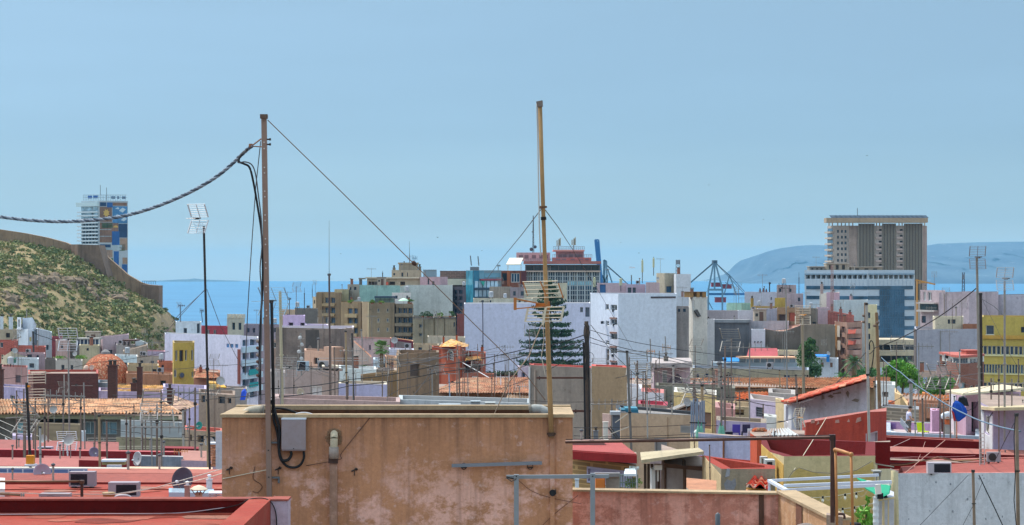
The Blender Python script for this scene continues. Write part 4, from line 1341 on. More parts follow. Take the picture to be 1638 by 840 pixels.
bld('white_house','broad pale lilac house with roof pots in front of the blue sea',[(1191,640),(1243,634)],467.5,PT('#c5c0cb',.2,.25),depth=9,par=.4,win=[(0,[(1232.5,1234.5)],[(475,480)],{})])
for k,(x,h_)in enumerate(((1216,4),(1221.5,4),(1226,3))):
 chimney(('reddish roof pot on the pale lilac house, nearest the port crane','middle roof pot on the pale lilac house','smallest roof pot on the pale lilac house')[k],x-1.3,x+1.3,467.5-h_,468,637,FL('#7c5a5c'))
bld('stone_house','grey mauve stair block with a brown upper floor beside the office stripes',[(1242.5,628),(1273.5,622)],456,PT('#9f8f90',.25,.4),depth=9,par=.4,win=[(0,[(1246,1250),(1262,1266)],[(462,467)],{})])
bld('pink_house','plain mauve pink house between the stone stair block and the office',[(1258,612),(1285,610)],470,PT('#b6a4a9',.25,.4),depth=8,par=.4,win=[(0,[(1276,1280)],[(476,482)],{})])
bld('lilac_terrace','lilac roof terrace box with a grey framed edge and small window',[(1211,592),(1243.5,590)],494,PT('#b3b0bd',.25,.25),depth=7,par=.5,win=[(0,[(1220,1226)],[(502,510.5)],dict(d=.3))])
bld('white_terrace','white terrace wall stepping down beside the lilac box',[(1180,590),(1211,590)],497,PT('#cfcbd2',.25,.25),depth=7,par=.4)
bld('red_brown_house','red brown brick rooftop house behind the slender aerial mast',[(1243,588),(1279,584)],493,PT('#a07f60',.25,.5),depth=8,par=.4,win=[(0,[(1245,1258)],[(503,514)],dict(d=.8,pane=FL('#5f4a44'))),(0,[(1262,1272)],[(500,514)],dict(d=.4,pane=FL('#a8543f')))])
bld('grey_wall_house','pale grey wall below the red brown rooftop house',[(1196,584),(1262,580)],514,PT('#b4adb2',.25,.3),depth=6,par=.4)
st=bld('concrete_building','long weathered brown concrete gable wall with a slanting pink top',[(1222.5,576),(1252,574),(1280,572)],[526,531,520.5],mat('#7e7266','conc',.35,.7),depth=12,par=.3,roof=mat('#b78877','tile',.6,.4),cap=FL('#b08276'))
bld('concrete_building','tall bare brown concrete gable behind the dark conifer',[(1280,568),(1336,564)],[519,521],mat('#86796a','conc',.35,.7),depth=12,par=.4)
bld('brown_house','flat brown house over the tall concrete gable, by the mast antenna',[(1276,590),(1308,588)],494,PT('#8f8070',.25,.5),depth=9,par=.4,win=[(0,[(1299,1306)],[(515,519)],dict(d=.4))])
bld('white_panel_house','white painted panel wall with three dark marks beside the red sloped roof',[(1202,572),(1224,572)],527,PT('#d3d9e0',.25,.12),depth=5,par=.3)
mb=MB()
for x in(1207,1212,1217):
 q=W(x,549,571.7);mb.bar(q,q+Vector((0,0,.5)),.16);mb.bar(q+Vector((.1,0,.5)),q+Vector((.3,0,.2)),.12)
tag(mb.build('wall_hooks',DARKF),'three dark hooks low on the white painted panel wall','hooks')
rr0=bld('red_roof_house','house with a smooth red sloping roof below the grey concrete gable',[(1196,560),(1248,556)],573,PT('#b5aba4',.3,.4),depth=10,par=0)
mb=MB();mb.solid([W(1193,574,559),W(1247,574,555),W(1243,557,569),W(1198,557,571)],(0,.1,-.3));mb.build('sloped_roof',PT('#b4565a',.4,.3),rr0)
gy=block('glazed_gallery','long low glazed gallery with an orange edge and blue awning','gallery',[('wall',FL('#aab3b8'),[(1140,1275,580,588,548,6)]),('roof',FL('#c99a78'),[(1182,1275,571.6,573.6,546,8)]),('glazing',mat('#7f93a0','glass'),[(1183+11.4*k,1192+11.4*k,573.8,579.8,548.2,.3)for k in range(8)]),('post',WHITEF,[(1181.5+11.4*k,1182.9+11.4*k,573.7,579.9,547.9,.4)for k in range(9)]),('slab',FL('#a9b4ba'),[(1138,1330,588.1,591,545,9)])])
mb=MB();mb.solid([W(1158,578,544),W(1182,578,544),W(1184,572,548),W(1156,572,548)],(0,.1,-.2));a_=mb.build('awning',mat('#2f84c4','cloth'));tag(a_,'bright blue awning at the near end of the glazed gallery','awning')
bld('cream_house','cream roofed white house between the red sloped roof and the conifer',[(1244,556),(1300,552)],562,PT('#cfc2a6',.3,.3),depth=8,par=.4,roof=PT('#d8ccae',.3,.3),win=[(0,[(1246,1254),(1262,1270)],[(568,577)],{})])
bld('white_house','white walled house with a blue roof tarpaulin beside the conifer',[(1300,545),(1341,540)],574,PT('#c8ced4',.3,.3),depth=8,par=.6)
mb=MB();mb.solid([W(1306,571,540),W(1326,571,540),W(1328,567.5,545),W(1304,567.5,545)],(0,0,.12));mb.solid([W(1322,579,540.2),W(1327,579,540.2),W(1327,568,540.2),W(1322,568,540.2)],(0,.15,0))
tag(mb.build('tarpaulin',mat('#2c7cc0','cloth')),'bright blue tarpaulin stretched on the white house roof near the conifer','tarpaulin')
bld('cream_gable_house','cream house with a curved corner gable before the striped office',[(1311,650),(1342,644)],[470,467.5],PT('#d3cbbd',.25,.25),depth=9,par=.3)
bld('pink_block','small pale pink rooftop block joined to the curved cream gable',[(1322,640),(1343,640)],468,PT('#cfa9b2',.25,.25),depth=6,par=.3)
chimney('slender pinkish chimney on the curved cream gable',1312.8,1317,455,470,642,FL('#b59a90'))
chimney('short pink chimney before the blue office glass band',1359.5,1363.5,474,481,640,FL('#c99aa2'))
bld('white_house','big pale blue white blank gable before the striped office',[(1333,628),(1388,622)],[481,480],PT('#cdd5d6',.2,.25),depth=12,par=.4)
bld('cream_house','cream and yellow narrow house just behind the two wooden poles',[(1384,612),(1403,608)],488,PT('#c9c39c',.25,.3),depth=10,par=.4,win=[(0,[(1388,1392)],rows(500,17,4,9),{})])
bld('pink_terrace','pink terrace wall climbing behind the red brick parapets',[(1306,606),(1325,604)],492,PT('#c4abb0',.25,.3),depth=6,par=.4)
rb=bld('brick_terrace','red brick stepped roof parapets beside the apartment with red awnings',[(1324,600),(1366,596)],[497,505],mat('#a8655a','brick',.5,.4),depth=8,par=.6)
for k,(x,y)in enumerate(((1331,491),(1345,495),(1360,500))):
 chimney(('red brick roof turret, first from the pink terrace','red brick roof turret in the middle of the stepped parapets','red brick roof turret nearest the wooden pole')[k],x-2.2,x+2.2,y,y+9,597,mat('#a05c50','brick',.5,.4))
ra=bld('awning_apartments','pink apartment block with curved balconies and bright red awnings',[(1335,592),(1355,580),(1379,586)],516,PT('#b08a78',.25,.4),depth=12,par=.4,
win=[(1,[(1357,1377)],rows(524,17,5,9),dict(d=1.2,pane=mat('#3b3640','glass'))),(0,[(1346,1352)],rows(522,17,5,10),dict(d=1,pane=mat('#26405c','glass')))])
patch(ra,'pier',(1335,592),(1355,580),[(1335.4,1341.5,521,600)],PT('#c08a50',.3,.4),.5,.45)
for k in range(5):
 y=533.4+17*k
 mb=MB();q=[W(1355+24*f,y,580-2.6*math.sin(math.pi*min(1,f*1.1))+4*f)for f in[i/8 for i in range(9)]]
 for a,b in zip(q,q[1:]):mb.solid([a,b,b+Vector((0,0,S(7.5,580))),a+Vector((0,0,S(7.5,580)))],(0,.3,0))
 mb.build('balcony',PT('#c0988a',.3,.3),ra)
for k in range(2):
 y=529+17.5*k
 mb=MB();mb.solid([W(1356,y+5,575.5),W(1368,y+4.5,575.5),W(1370,y-3,580),W(1357,y-3,580)],(0,.1,-.12));mb.build('awning',mat('#93402f','cloth'),ra)
patch(ra,'shutter',(1335,592),(1355,580),[(1342,1346,521,539),(1342.5,1347,545,560)],FL('#cfc4b4'),.5,.1)
pk2=bld('pink_building','weathered lilac pink building with a long blank wall under the far shore',[(1472,500),(1512,492)],465,PT('#bda9ac',.25,.3),depth=10,par=.5,win=[(0,[(1477,1481),(1484,1490)],[(467,481)],dict(d=.3,frame=WHITEF,ft=.15)),(0,[(1474,1481)],[(506,517)],{})])
patch(pk2,'balcony',(1472,500),(1512,492),[(1473,1501,496,499),(1473,1501,484,486)],FL('#b3aaa4'),1.2,1.1)
patch(pk2,'balcony_glazing',(1472,500),(1512,492),[(1474,1500.5,486.3,495.8)],mat('#2a3a38','glass'),.4,.35)
bld('pink_building','long stained pink gable wall with a crumbling top beside the aerial masts',[(1502,488),(1550,482),(1597,484)],[468,466,467],PT('#bfaeb4',.22,.45,'#8d7f84'),depth=10,par=.5,cap=FL('#8d6f60'))
bld('pink_building','pale lilac gable wall with a dark ragged top edge behind the yellow building',[(1597,486),(1700,480)],[472,470],PT('#b9b3bd',.22,.4,'#8d8890'),depth=10,par=.5,cap=FL('#7c6655'))
bld('cream_house','small cream rooftop house with tiny windows on the grey lilac wall',[(1492,436),(1496,432),(1541,434)],507,PT('#d2c8ae',.3,.3),depth=7,par=.4,win=[(1,[(1516,1520.5),(1522,1529)],[(511,518)],{})])
bld('brown_ledge_house','low brown rooftop ledge beside the cream rooftop house',[(1540,430),(1572,430)],519,PT('#9c6c52',.3,.4),depth=5,par=.3)
glw=bld('lilac_building','huge blank grey lilac gable wall above the green trees',[(1463,430),(1466.5,420),(1573,424)],[525,527,526],PT('#a9a8b4',.22,.3,'#8d8b94'),depth=14,par=.5)
patch(glw,'edge_strip',(1463,430),(1466.5,420),[(1462.8,1466.3,526,585)],FL('#5f5450'),.15,.14)
YW=PT('#bfa956',.3,.3,'#9a8848')
yl=bld('yellow_building','yellow office building with long white framed window bands',[(1571,366),(1700,360)],508,YW,depth=14,par=.6,cap=FL('#b59a50'),
win=[(0,[(1577,1590)],[(521,536)],dict(d=.2,frame=FL('#d9d4c4'),mull=0,sill=1,pane=mat('#3a4450','glass'))),
(0,[(1572.5+7.1*k,1578.6+7.1*k)for k in range(12)],[(554,568),(613,626)],dict(d=.25,frame=WHITEF,ft=.08,mull=0,pane=mat('#36424e','glass'))),
(0,[(1572.5+4.6*k,1576.4+4.6*k)for k in range(18)],[(583.5,598)],dict(d=.25,frame=FL('#b9c8d2'),ft=.08,mull=0,pane=mat('#34506c','glass'))),
(0,[(1633,1640)],[(523,532)],{})])
patch(yl,'upper_storey',(1571,366),(1700,360),[(1571.2,1700,536.8,542.5)],PT('#c99d48',.3,.3),.3,.28)
patch(yl,'window_sill',(1571,366),(1700,360),[(1571.3,1700,568.3,570.5),(1571.3,1700,598.3,600)],FL('#d6cf9a'),.15,.14)
bt2=bld('brick_house','brown brick house with a curved white glazed front and red roof',[(1514,342),(1521,335),(1534,331),(1549,332),(1574,338)],582,mat('#84584a','brick',.6,.4),depth=10,par=.2,roof=PT('#b5665a',.5,.3),
win=[(3,[(1552,1558),(1560.5,1567)],[(616,624)],dict(d=.3,frame=WHITEF,ft=.08)),(2,[(1536,1545)],[(612,623)],dict(d=.3,pane=mat('#8fa3aa','glass')))])
mb=MB()
fp=[(1519,340),(1524,335.5),(1535,332),(1549,333),(1574,339)]
pp=[xy(*f)for f in fp]
z0_,z1_=W(0,582,332).z,W(0,572,332).z
pl=[(p.x,p.y)for p in pp]+[(pp[-1].x,pp[-1].y+6),(pp[0].x,pp[0].y+6)]
mb.prism(pl,z0_-.1,z1_);up=mb.build('upper_front',FL('#cfcdc6'),bt2)
for e,x0,x1,n_ in((0,1520,1523.5,1),(1,1525,1534,3),(2,1536,1548,3),(3,1551,1572,4)):
 for a,b in grid(x0,x1,n_,.78):patch(up,'window',fp[e],fp[e+1],[(a,b,573.5,580.5)],mat('#3c4a58','glass'),.03,.02)
mb=MB()
pl2=[(xy(f[0]+(-2 if f[0]<1530 else 1),f[1]-1))for f in fp]
mb.prism([(p.x,p.y)for p in pl2]+[(pl2[-1].x,pl2[-1].y+7.5),(pl2[0].x,pl2[0].y+7.5)],z1_+.01,z1_+S(3.6,332));mb.build('curved_roof',PT('#b9655a',.5,.3),bt2)
a,b=W(1546,571,336),W(1566,562,336);mb=MB();mb.box(a.x,b.x,336,340,a.z,b.z);mb.box(a.x-.1,b.x+.1,335.9,340.1,b.z+.005,b.z+.15);mb.build('roof_hut',PT('#b25f50',.5,.3),bt2)
bld('maroon_roof_house','small pink house with a dark maroon roof edge beside the brick house',[(1498,350),(1520,348)],[586,586],PT('#b79a94',.4,.3),depth=6,par=.6,cap=FL('#5c2a38'))
bld('orange_house','small beige house with blue window shutters behind the leafy trees',[(1468,372),(1500,368)],597,PT('#a99284',.4,.4),depth=8,par=.4,win=[(0,[(1476,1483)],[(603,614)],dict(d=.15,frame=WHITEF,ft=.08,pane=FL('#7f9cc0'))),(0,[(1486,1497)],[(605,615)],dict(d=.3,pane=FL('#a85c40')))])
# old town below the hill, 240 to 540 m
WS=dict(d=.2,frame=FL('#c9c4bc'),ft=.08,mull=0)
RED=mat('#a3584c','brick',.5,.4)
lv=bld('lilac_building','big lilac building with a blank flank and teal glazed balconies',[(263.5,520),(385,496),(413,508)],[534,536,541],PT('#e2dcea',.2,.22,'#b5b0c0'),depth=14,par=.5,cap=FL('#d6d6da'),
win=[(1,[(388,398),(399.5,412)],rows(543,21,5,10),dict(d=.9,pane=mat('#2e4a5a','glass'))),(0,[(362,366.5),(368,373.5),(376,381)],[(548,554)],dict(d=.2,pane=mat('#5a86b4','glass')))])
patch(lv,'balcony',(385,496),(413,508),[(386,413.5,554+21*k,563+21*k)for k in range(4)],FL('#b9cdd8'),1.1,1.05)
patch(lv,'drainpipe',(263.5,520),(385,496),[(381.5,385,556,610)],FL('#8a4a3e'),.3,.28)
patch(lv,'awning',(385,496),(413,508),[(389,405,590,599),(390,403,611,618)],mat('#1d8f92','cloth'),1.5,.2)
bld('white_house','white rooftop box with a small blue window above the lilac building',[(281,540),(303,538),(322,540)],515.5,PT('#d2dade',.25,.2),depth=9,par=.4,win=[(0,[(293.5,299)],[(525,534)],{}),(1,[(315,320)],[(517,533)],dict(d=.3))])
bld('red_house','crimson rooftop wall between the white box and castellated tower',[(322,560),(364,556)],522.5,PT('#a8434e',.3,.3),depth=8,par=.4)
bld('grey_house','grey mauve house roofs below the castellated tower',[(390,560),(418,556)],520,PT('#8f858f',.3,.5),depth=8,par=.4,win=[(0,[(395,399),(404,408)],[(525,532)],{})])
ct=bld('castellated_tower','pale far tower with a notched crown in front of the sea',[(363,760),(391.5,756)],509,PT('#c3bfb2',.2,.3),depth=10,par=.5,win=[(0,[(371,376),(381,386)],[(516,528)],WS)])
patch(ct,'crown',(363,760),(391.5,756),[(364+5.4*k,367+5.4*k,502.5,509)for k in range(5)],FL('#c9c5b8'),.2,1.5)
yt=bld('yellow_tower','mustard yellow bell tower house with narrow dark windows',[(276,314),(278,310),(311,312)],548.5,PT('#c9ab55',.35,.35,'#a5894a'),depth=7,par=.3,cap=FL('#a58e5c'),
win=[(1,[(280.5,284),(296,299.5),(306,309.5)],[(560,577)],WS),(1,[(287,293.5)],[(560,578)],dict(d=.3,frame=FL('#6b4a34'),mull=0,ft=.08)),(1,[(306.5,309.5)],[(595,604)],WS),(1,[(278.5,282.5)],[(591,603)],dict(WS,d=.15))])
mb=MB();q,nr=facepts((278,310),(311,312),[(289.5,600)],.12);mb.lathe(q[0],[(S(5,311),0),(S(5,311),.14),(S(4.2,311),.15)],16,(nr.x,nr.y,0));f_=mb.build('round_window',FL('#8f7a44'),yt)
mb=MB();mb.lathe(q[0],[(S(3.9,311),.02),(S(3.9,311),.17)],16,(nr.x,nr.y,0));mb.build('pane',mat('#3d4658','glass'),f_)
DC=W(169,612,380)
dm=thing('church_dome','orange ribbed church dome with a small lantern between the brick chimneys','dome',DC)
r_=S(40,380)
mb=MB()
prof=[(r_*math.cos(a),r_*1.16*math.sin(a))for a in[i*math.pi/2/14*.96 for i in range(15)]]
mb.lathe(DC,prof,48);mb.build('shell',mat('#b4603f','tile',2.2,.35,'#8a6a50'),dm)
mb=MB()
for k in range(44):
 a=2*math.pi*k/44
 mb.tube([DC+Vector((p[0]*1.0*math.cos(a),p[0]*math.sin(a),p[1]))for p in prof[::2]],.06,4)
mb.build('ribs',FL('#b87050'),dm)
mb=MB();mb.lathe(DC+Vector((0,0,-4)),[(r_*1.03,0),(r_*1.03,4.0)],40);mb.build('drum',PT('#bda38c',.4,.4),dm)
mb=MB();mb.lathe(DC+Vector((0,0,r_*1.15)),[(r_*.2,0),(r_*.18,.35),(r_*.04,.75)],12);mb.build('lantern',mat('#8a8482','conc',1,.4),dm)
mb=MB();q=DC+Vector((-r_*.66,-r_*.62,r_*.58));mb.ball(q,.5,.45,.6,10);mb.build('skylight',FL('#d9b9a4'),dm)
H=[('white_house','bright white house with an open stair top at the foot of the dry hill',[(27,510),(45,504),(60,508)],527,'#d6dfe8',dict(par=.3,win=[(1,[(47,51)],[(539,546)],dict(d=.15,pane=FL('#c8b878')))])),
('white_house','pale blue grey house flank stepping down beside the white stair house',[(59,506),(83,510)],[526,532],'#c5cdd4',dict(par=.3,win=[(0,[(74,78)],[(552,560)],{})])),
('beige_house','bare beige house wall beside the white stair house',[(-20,512),(27.5,510)],527.5,'#b3a48c',dict(par=.4)),
('brick_house','red brick house with a small pale window, below the bare beige wall',[(-10,478),(23,476),(29,480)],546,RED,dict(par=.4,win=[(0,[(0,5)],[(548,556)],WS),(0,[(16.5,20.5)],[(557,564)],{})])),
('brick_house','low red brick wall house in front of the white stair house',[(23,474),(73,470)],555,RED,dict(par=.4)),
('mauve_house','low mauve house with a dark doorway under the red brick wall',[(20,455),(72,452)],566,'#ab8f92',dict(par=.4,win=[(0,[(43,51)],[(567,573)],{}),(0,[(58,62)],[(568,573)],{})])),
('cream_house','cream gable house with a slanted parapet near the green tank',[(2,450),(18,446),(43,450)],[572,562,571],'#c3b59c',dict(par=.2,win=[(0,[(2,5)],[(568,575)],{})])),
('white_house','white wash house between the cream gable and grey courtyard wall',[(17,440),(62,436)],574.5,'#c9d2d8',dict(par=.3,win=[(0,[(46.5,54.5)],[(581,588)],dict(d=.3))])),
('crimson_house','dark crimson house end behind the grey rake aerial',[(83,520),(100,518)],539.5,'#93454a',dict(par=.3)),
('pink_house','pinkish house with a flat roof behind the grey rake aerial',[(89,500),(112,498)],545,'#c2a59c',dict(par=.3,win=[(0,[(97,101)],[(552,558)],{})])),
('grey_house','grey house with a glazed upper floor below the dry hill',[(110,505),(160,500)],552,'#b9b3aa',dict(par=.3,win=[(0,[(137,142)],[(556,561)],{})])),
('cream_house','cream yellow house in front of the glazed upper floor',[(127,480),(159,478)],553,'#cdbf9a',dict(par=.3,win=[(0,[(138,142)],[(557,561)],{})])),
('pink_house','wide pale pink house with a crowded flat roof below the dry hill',[(157,510),(164,506),(206,510)],[540,540,535],'#c7aeb2',dict(par=.4,win=[(1,[(184.5,186)],[(547,551)],{}),(1,[(172,180)],[(560,566)],{})])),
('grey_house','grey house with a shaded porch beside the wide pale pink house',[(186,500),(216,498)],552,'#b0a69f',dict(par=.3,win=[(0,[(197,201),(204,207)],[(546.5,553)],dict(d=.4))])),
('white_house','white shed house with a slanted side at the end of the hill road',[(216,502),(236,500)],[543,550],'#c9cfcf',dict(par=.3)),
('beige_house','beige slanted gable beside the church dome',[(197,470),(236,464)],[562,552],'#b19c88',dict(par=.2)),
('white_house','bright white house with one small window right behind the dome',[(184,440),(220,436)],570,'#d9e2e2',dict(par=.3,win=[(0,[(198,203),(208,213)],[(580,586)],{})])),
('lilac_house','pale lilac house with a pink top edge beside the lilac building',[(226,480),(264,476)],562.5,'#c4b0c4',dict(par=.3,cap=FL('#b5848a'))),
('grey_house','cluttered grey ochre house between the beige gable and orange roofs',[(219,420),(258,416)],572,'#a8998a',dict(par=.3,win=[(0,[(224,229),(241,246)],[(577,584)],{})])),
('orange_house','orange terracotta house wall beside the yellow bell tower',[(252,400),(277,398)],580,'#b5674a',dict(par=.3,win=[(0,[(258,262)],[(584,590)],{})])),
('cream_house','ochre cream house with a hanging orange cloth, over the long terracotta wall',[(204,372),(254,368)],585,'#b9a27e',dict(par=.3,win=[(0,[(243,250)],[(590,596)],{})])),
('terracotta_wall_house','long plain terracotta coloured house wall behind the slim brick chimney',[(202,350),(276,346)],599,'#b9805f',dict(par=.3)),
('grey_house','grey courtyard house wall in front of the church dome',[(89,420),(132,418)],577,'#b5aca2',dict(par=.3,win=[(0,[(98,103),(113,117)],[(584,592)],{})])),
('dark_house','dark courtyard corner with a lime awning beside the grey courtyard wall',[(72,432),(90,430)],575,'#6f655f',dict(par=.3)),
('pink_house','pink house with a louvred window beside the brown brick block',[(3,360),(44,356)],588,'#b98f8a',dict(par=.4,cap=FL('#9a5f58'),win=[(0,[(24.5,33)],[(600,612)],dict(d=.15,pane=mat('#5b4d52','slat')))])),
('lilac_house','pale lilac house with a white washing line below the pink louvred house',[(4,320),(46,316)],621,'#bfb3d4',dict(par=.3)),
('brown_brick_block','dark brown windowless brick block with a red roof edge, below the dome',[(45,300),(53,292),(157,296)],[598,597.5,597.5],mat('#6e3a33','brick',.6,.4,'#5c4a44'),dict(par=.3,cap=FL('#a5493c'),depth=12)),
('white_house','sliver of white house between the brown brick block and brick chimney',[(157,300),(186,298)],613,'#c5cdd2',dict(par=.3)),
('lilac_house','long plain mauve house wall below the ochre tile strips',[(158,276),(262,272)],628,'#b7a0b6',dict(par=.3)),
('lilac_house','pale lilac house below the yellow bell tower with scattered vents',[(261,262),(330,258)],622,'#c3b5d2',dict(par=.4,win=[(0,[(286,290)],[(628,632)],{})])),
('orange_house','orange house corner with a tiled hip roof beside the yellow bell tower',[(310,300),(352,296)],596,'#b0785c',dict(par=.1,win=[(0,[(328,335)],[(598,603)],{})])),
('yellow_house','ochre house strip behind the black aerial mast',[(333,236),(346,234)],616,'#a8945c',dict(par=.2)),
('mauve_house','old mauve house front with dark openings behind the black aerial mast',[(318,222),(376,218)],632,'#9c8676',dict(par=.3,win=[(0,[(322,328),(349,360)],[(634,645)],{}),(0,[(364,370)],[(636,644)],{})])),
('mauve_house','cluttered grey house front under the teal balconies',[(350,400),(395,396)],622,'#a39a94',dict(par=.3,win=[(0,[(354,361),(368,374)],[(627,637)],{})])),
]
for nm,lb,foot,top,c,kw in H:
 k2=dict(depth=8);k2.update(kw)
 bld(nm,lb,foot,top,c if not isinstance(c,str)else mat(c,'plaster',.4,.45),**k2)
t_=bld('stair_frame_house','open white stair frame with gaps on top of the white house',[(27.5,508),(34,506)],508.5,PT('#d9e1ea',.3,.2),base=W(0,527,508).z,depth=3,par=.1,win=[(0,[(29,31.4)],[(511,523)],dict(d=.2))])
for px,py0,py1,x1 in((0,507,527,4.5),(14,508,527,19.5)):
 chimney('white rendered chimney stack on the bare beige house, '+('outermost of the pair' if px==0 else 'nearer the white stair frame'),px,x1,py0,py1,511,PT('#cdd6dc',.3,.2))
bld('stair_frame_house','white stair housing with a slanted edge on top of the white house',[(36,508),(52,506),(58,507)],[509,508,519],PT('#d3dce6',.3,.2),base=W(0,527,508).z,depth=3,par=.1)
gl=block('glazed_roof_room','dark glazed roof room on the grey house below the hill','roof room',[('roof',FL('#a8a49c'),[(121,158,541,543,498,5)]),('glazing',mat('#33475c','glass'),[(123+6*k,128+6*k,543.1,552,498.5,.3)for k in range(6)]),('post',WHITEF,[(121.6+6*k,122.8+6*k,543.1,552,498.2,.5)for k in range(7)])])
pr=block('porch_roof','dark brown porch roof on posts beside the wide pale pink house','porch',[('roof',FL('#5c4038'),[(196,218,543.5,546,494,5)]),('post',FL('#6b5148'),[(198,199,546.1,553,494.3,.4),(206,207,546.1,553,494.3,.4),(215,216,546.1,553,494.3,.4)])])
tk=block('green_tank','dark green tank beside the cream gable house','water tank',[('tank',FL('#2f6e58'),[(11,22,574.5,581,436,2)]),('lid',FL('#3a7c66'),[(10.5,22.5,573.6,574.4,435.9,2.2)])])
oc=MB();q=W(254.5,585,366);oc.solid([W(252.5,596,366),W(256,595,366),W(256.5,587,366),W(253.5,585,366)],(0,.12,0));tag(oc.build('hanging_cloth',mat('#e09a28','cloth')),'bright orange cloth hanging on the ochre house','cloth')
for lb,x0,x1,y0,y1,Y,p in(('thick brown brick chimney in front of the church dome',172,185.8,586,645,262,2),('slim brown brick chimney with a pale cowl over the long terracotta wall',219,227,588,645,262,1),('squat dark brick chimney beside the slim brick chimney',209,218.5,614,628,280,1),('dark brick chimney on the pinkish hip roof end',267,275,622,648,232,1),('brown brick chimney cut by the photo edge beside the pink louvred house',-6,4,592,645,262,1),('small orange chimney on the tiled hip beside the yellow bell tower',318.5,323,588,598,297,1)):
 chimney(lb,x0,x1,y0,y1,Y,mat('#673c33' if 'orange' not in lb else '#a8583c','brick',.8,.4,'#574842'),p)
def roofthing(name,label,A,B,C,D,m_,pitch=.26,thick=True):
 ctr=(Vector(A)+Vector(B)+Vector(C)+Vector(D))/4
 rt=thing(name,label,'tiled roof',(ctr.x,ctr.y,min(Vector(A).z,Vector(B).z)))
 tiles('tiles',A,B,C,D,m_,rt,pitch)
 return rt
T1=mat('#c99a76','tile',.7,.6);T2=mat('#c48666','tile',1,.4);T3=mat('#d6a860','tile',1,.35);T4=mat('#c08868','tile',.8,.55)
def house_roof(root,A,B,C,D,m_,pitch=.26):return tiles('tiled_roof',A,B,C,D,m_,root,pitch)
s1=bld('tiled_house','low house with an ochre tiled strip roof between two brick chimneys',[(186,282),(266,278)],627,PT('#b9a3b4',.4,.3),depth=5,par=0)
house_roof(s1,W(186,627,281),W(266,627,278),W(264,617,284),W(186,616,286),T3,.3)
s2=bld('tiled_house','dark pinkish house end with a pyramid of plain tiles and a chimney',[(250,236),(298,232)],652,PT('#a58a7c',.4,.4),depth=8,par=0)
mb=MB();ap=W(272,630,236);A,B=W(248,655,232),W(300,655,232);mb.add([A,B,ap,A+Vector((0,9,0)),B+Vector((0,9,0))],[(0,1,2),(1,4,2),(4,3,2),(3,0,2)]);mb.build('hip_roof',mat('#ad8a78','tile',1,.3),s2)
s3=bld('tiled_house','orange hipped house roof just beside the yellow bell tower',[(311,296),(350,292)],604,PT('#b0785c',.4,.3),depth=6,par=0)
house_roof(s3,W(309,605,294),W(352,606,291),W(345,598,298),W(316,589,300),T2,.3)
lh=bld('tiled_house','long grey house under a barrel tiled roof with a green eave',[(-60,226),(292,222)],672,PT('#6e6a64',.5,.6,'#4a4744'),depth=9,par=0,
win=[(0,[(27,42)],[(676,696)],dict(d=.12,frame=FL('#c9d2d2'),ft=.09,mull=0,pane=mat('#5f8a96','glass'))),(0,[(136,152),(163,187)],[(674,694)],dict(d=.2,frame=FL('#8a9a9c'),ft=.08,pane=mat('#42606c','glass'))),(0,[(62,125)],[(670.5,676.5)],dict(d=.8,pane=DARKF))])  # the long dark slot under the eave stands in for its shadow
patch(lh,'eave',(-60,226),(292,222),[(-60,286,663.2,669.5)],PT('#9aa088',.5,.3),.6,.55)
tiles('tiled_roof',W(-60,663,224),W(292,663,221),W(254,639.5,228.5),W(-60,641,230),T1,lh,.34,.11,.6)
mb=MB();mb.tube([W(254,639,228.4),W(292,662,221)],.12,6);mb.tube([W(-60,640.5,230),W(254,639,228.5)],.12,6);mb.build('ridge_tiles',mat('#c7a182','tile',1,.3),lh)
wbk=bld('block_wall','whitewashed block wall of a yard in front of the long tiled house',[(193,205),(291,202)],676,mat('#b4b9ba','brick',.25,.5,'#9a9c9c'),depth=1,par=.1)
bld('block_wall','tan block wall of a yard under the grey house dark eave strip',[(52,205),(130,203)],679,mat('#9c8a70','brick',.3,.4,'#8a7a64'),depth=1,par=.1)
bld('block_wall','low ochre block wall under the whitewashed one',[(186,192),(330,190)],703,PT('#8f866e',.6,.5),depth=1,par=.1)
rp_=bld('roof_hut','lilac roof hut with a dark red base beside the black pole',[(20,118),(51,117)],699,PT('#b3a3bb',.6,.25),base=W(0,737,118).z,depth=2.2,par=.12)
patch(rp_,'red_base',(20,118),(51,117),[(20,51,729.5,737)],PT('#6e2228',.8,.3),.04,.035)
bld('white_pier','narrow white masonry pier beside the tan block wall',[(130,200),(137,200)],690,PT('#c9ced6',.6,.2),depth=1,par=.1)
# centre quarter
sg=bld('stained_building','large grey brown gable streaked with black damp and a pale top edge',[(447,322),(543,314),(566,322)],526,PT('#97857a',.3,.8,'#5c524e'),depth=10,par=.4,cap=FL('#cfc6d0'),win=[(0,[(436,441),(443,446.5)],[(555,565)],WS)])
patch(sg,'damp_stain',(447,322),(543,314),[[(489,528),(510,527.5),(512,556),(505,563),(496,552),(489,560)]],mat('#5a534f','conc',.6,.6),.03,.025)
bld('lilac_house','pink lilac rooftop house stepping down over the stained gable',[(452.5,340),(488,336)],[505,505],PT('#c3add0',.4,.25),depth=6,par=.3)
bld('lilac_house','low pink lilac parapet beside the stepped rooftop house',[(488,334),(525,332)],519.5,PT('#c9b4cf',.4,.25),depth=5,par=.4,cap=FL('#ded2e2'))
bld('mauve_house','brown house with sea facing windows behind the wooden post',[(436,344),(447.5,342)],545,PT('#9b8174',.4,.4),depth=6,par=.3,win=[(0,[(437,441),(442.5,446)],[(548,557)],WS)])
bld('beige_house','far beige house with an orange roof box beside the sea',[(448,560),(472,556)],496,PT('#b49a80',.3,.3),depth=8,par=.3)
bld('mauve_house','far mauve house beyond the row of insulators',[(392,600),(448,590)],520,PT('#9a8d97',.3,.4),depth=8,par=.3,win=[(0,[(398,402),(425,430),(438,442)],[(524,531)],{})])
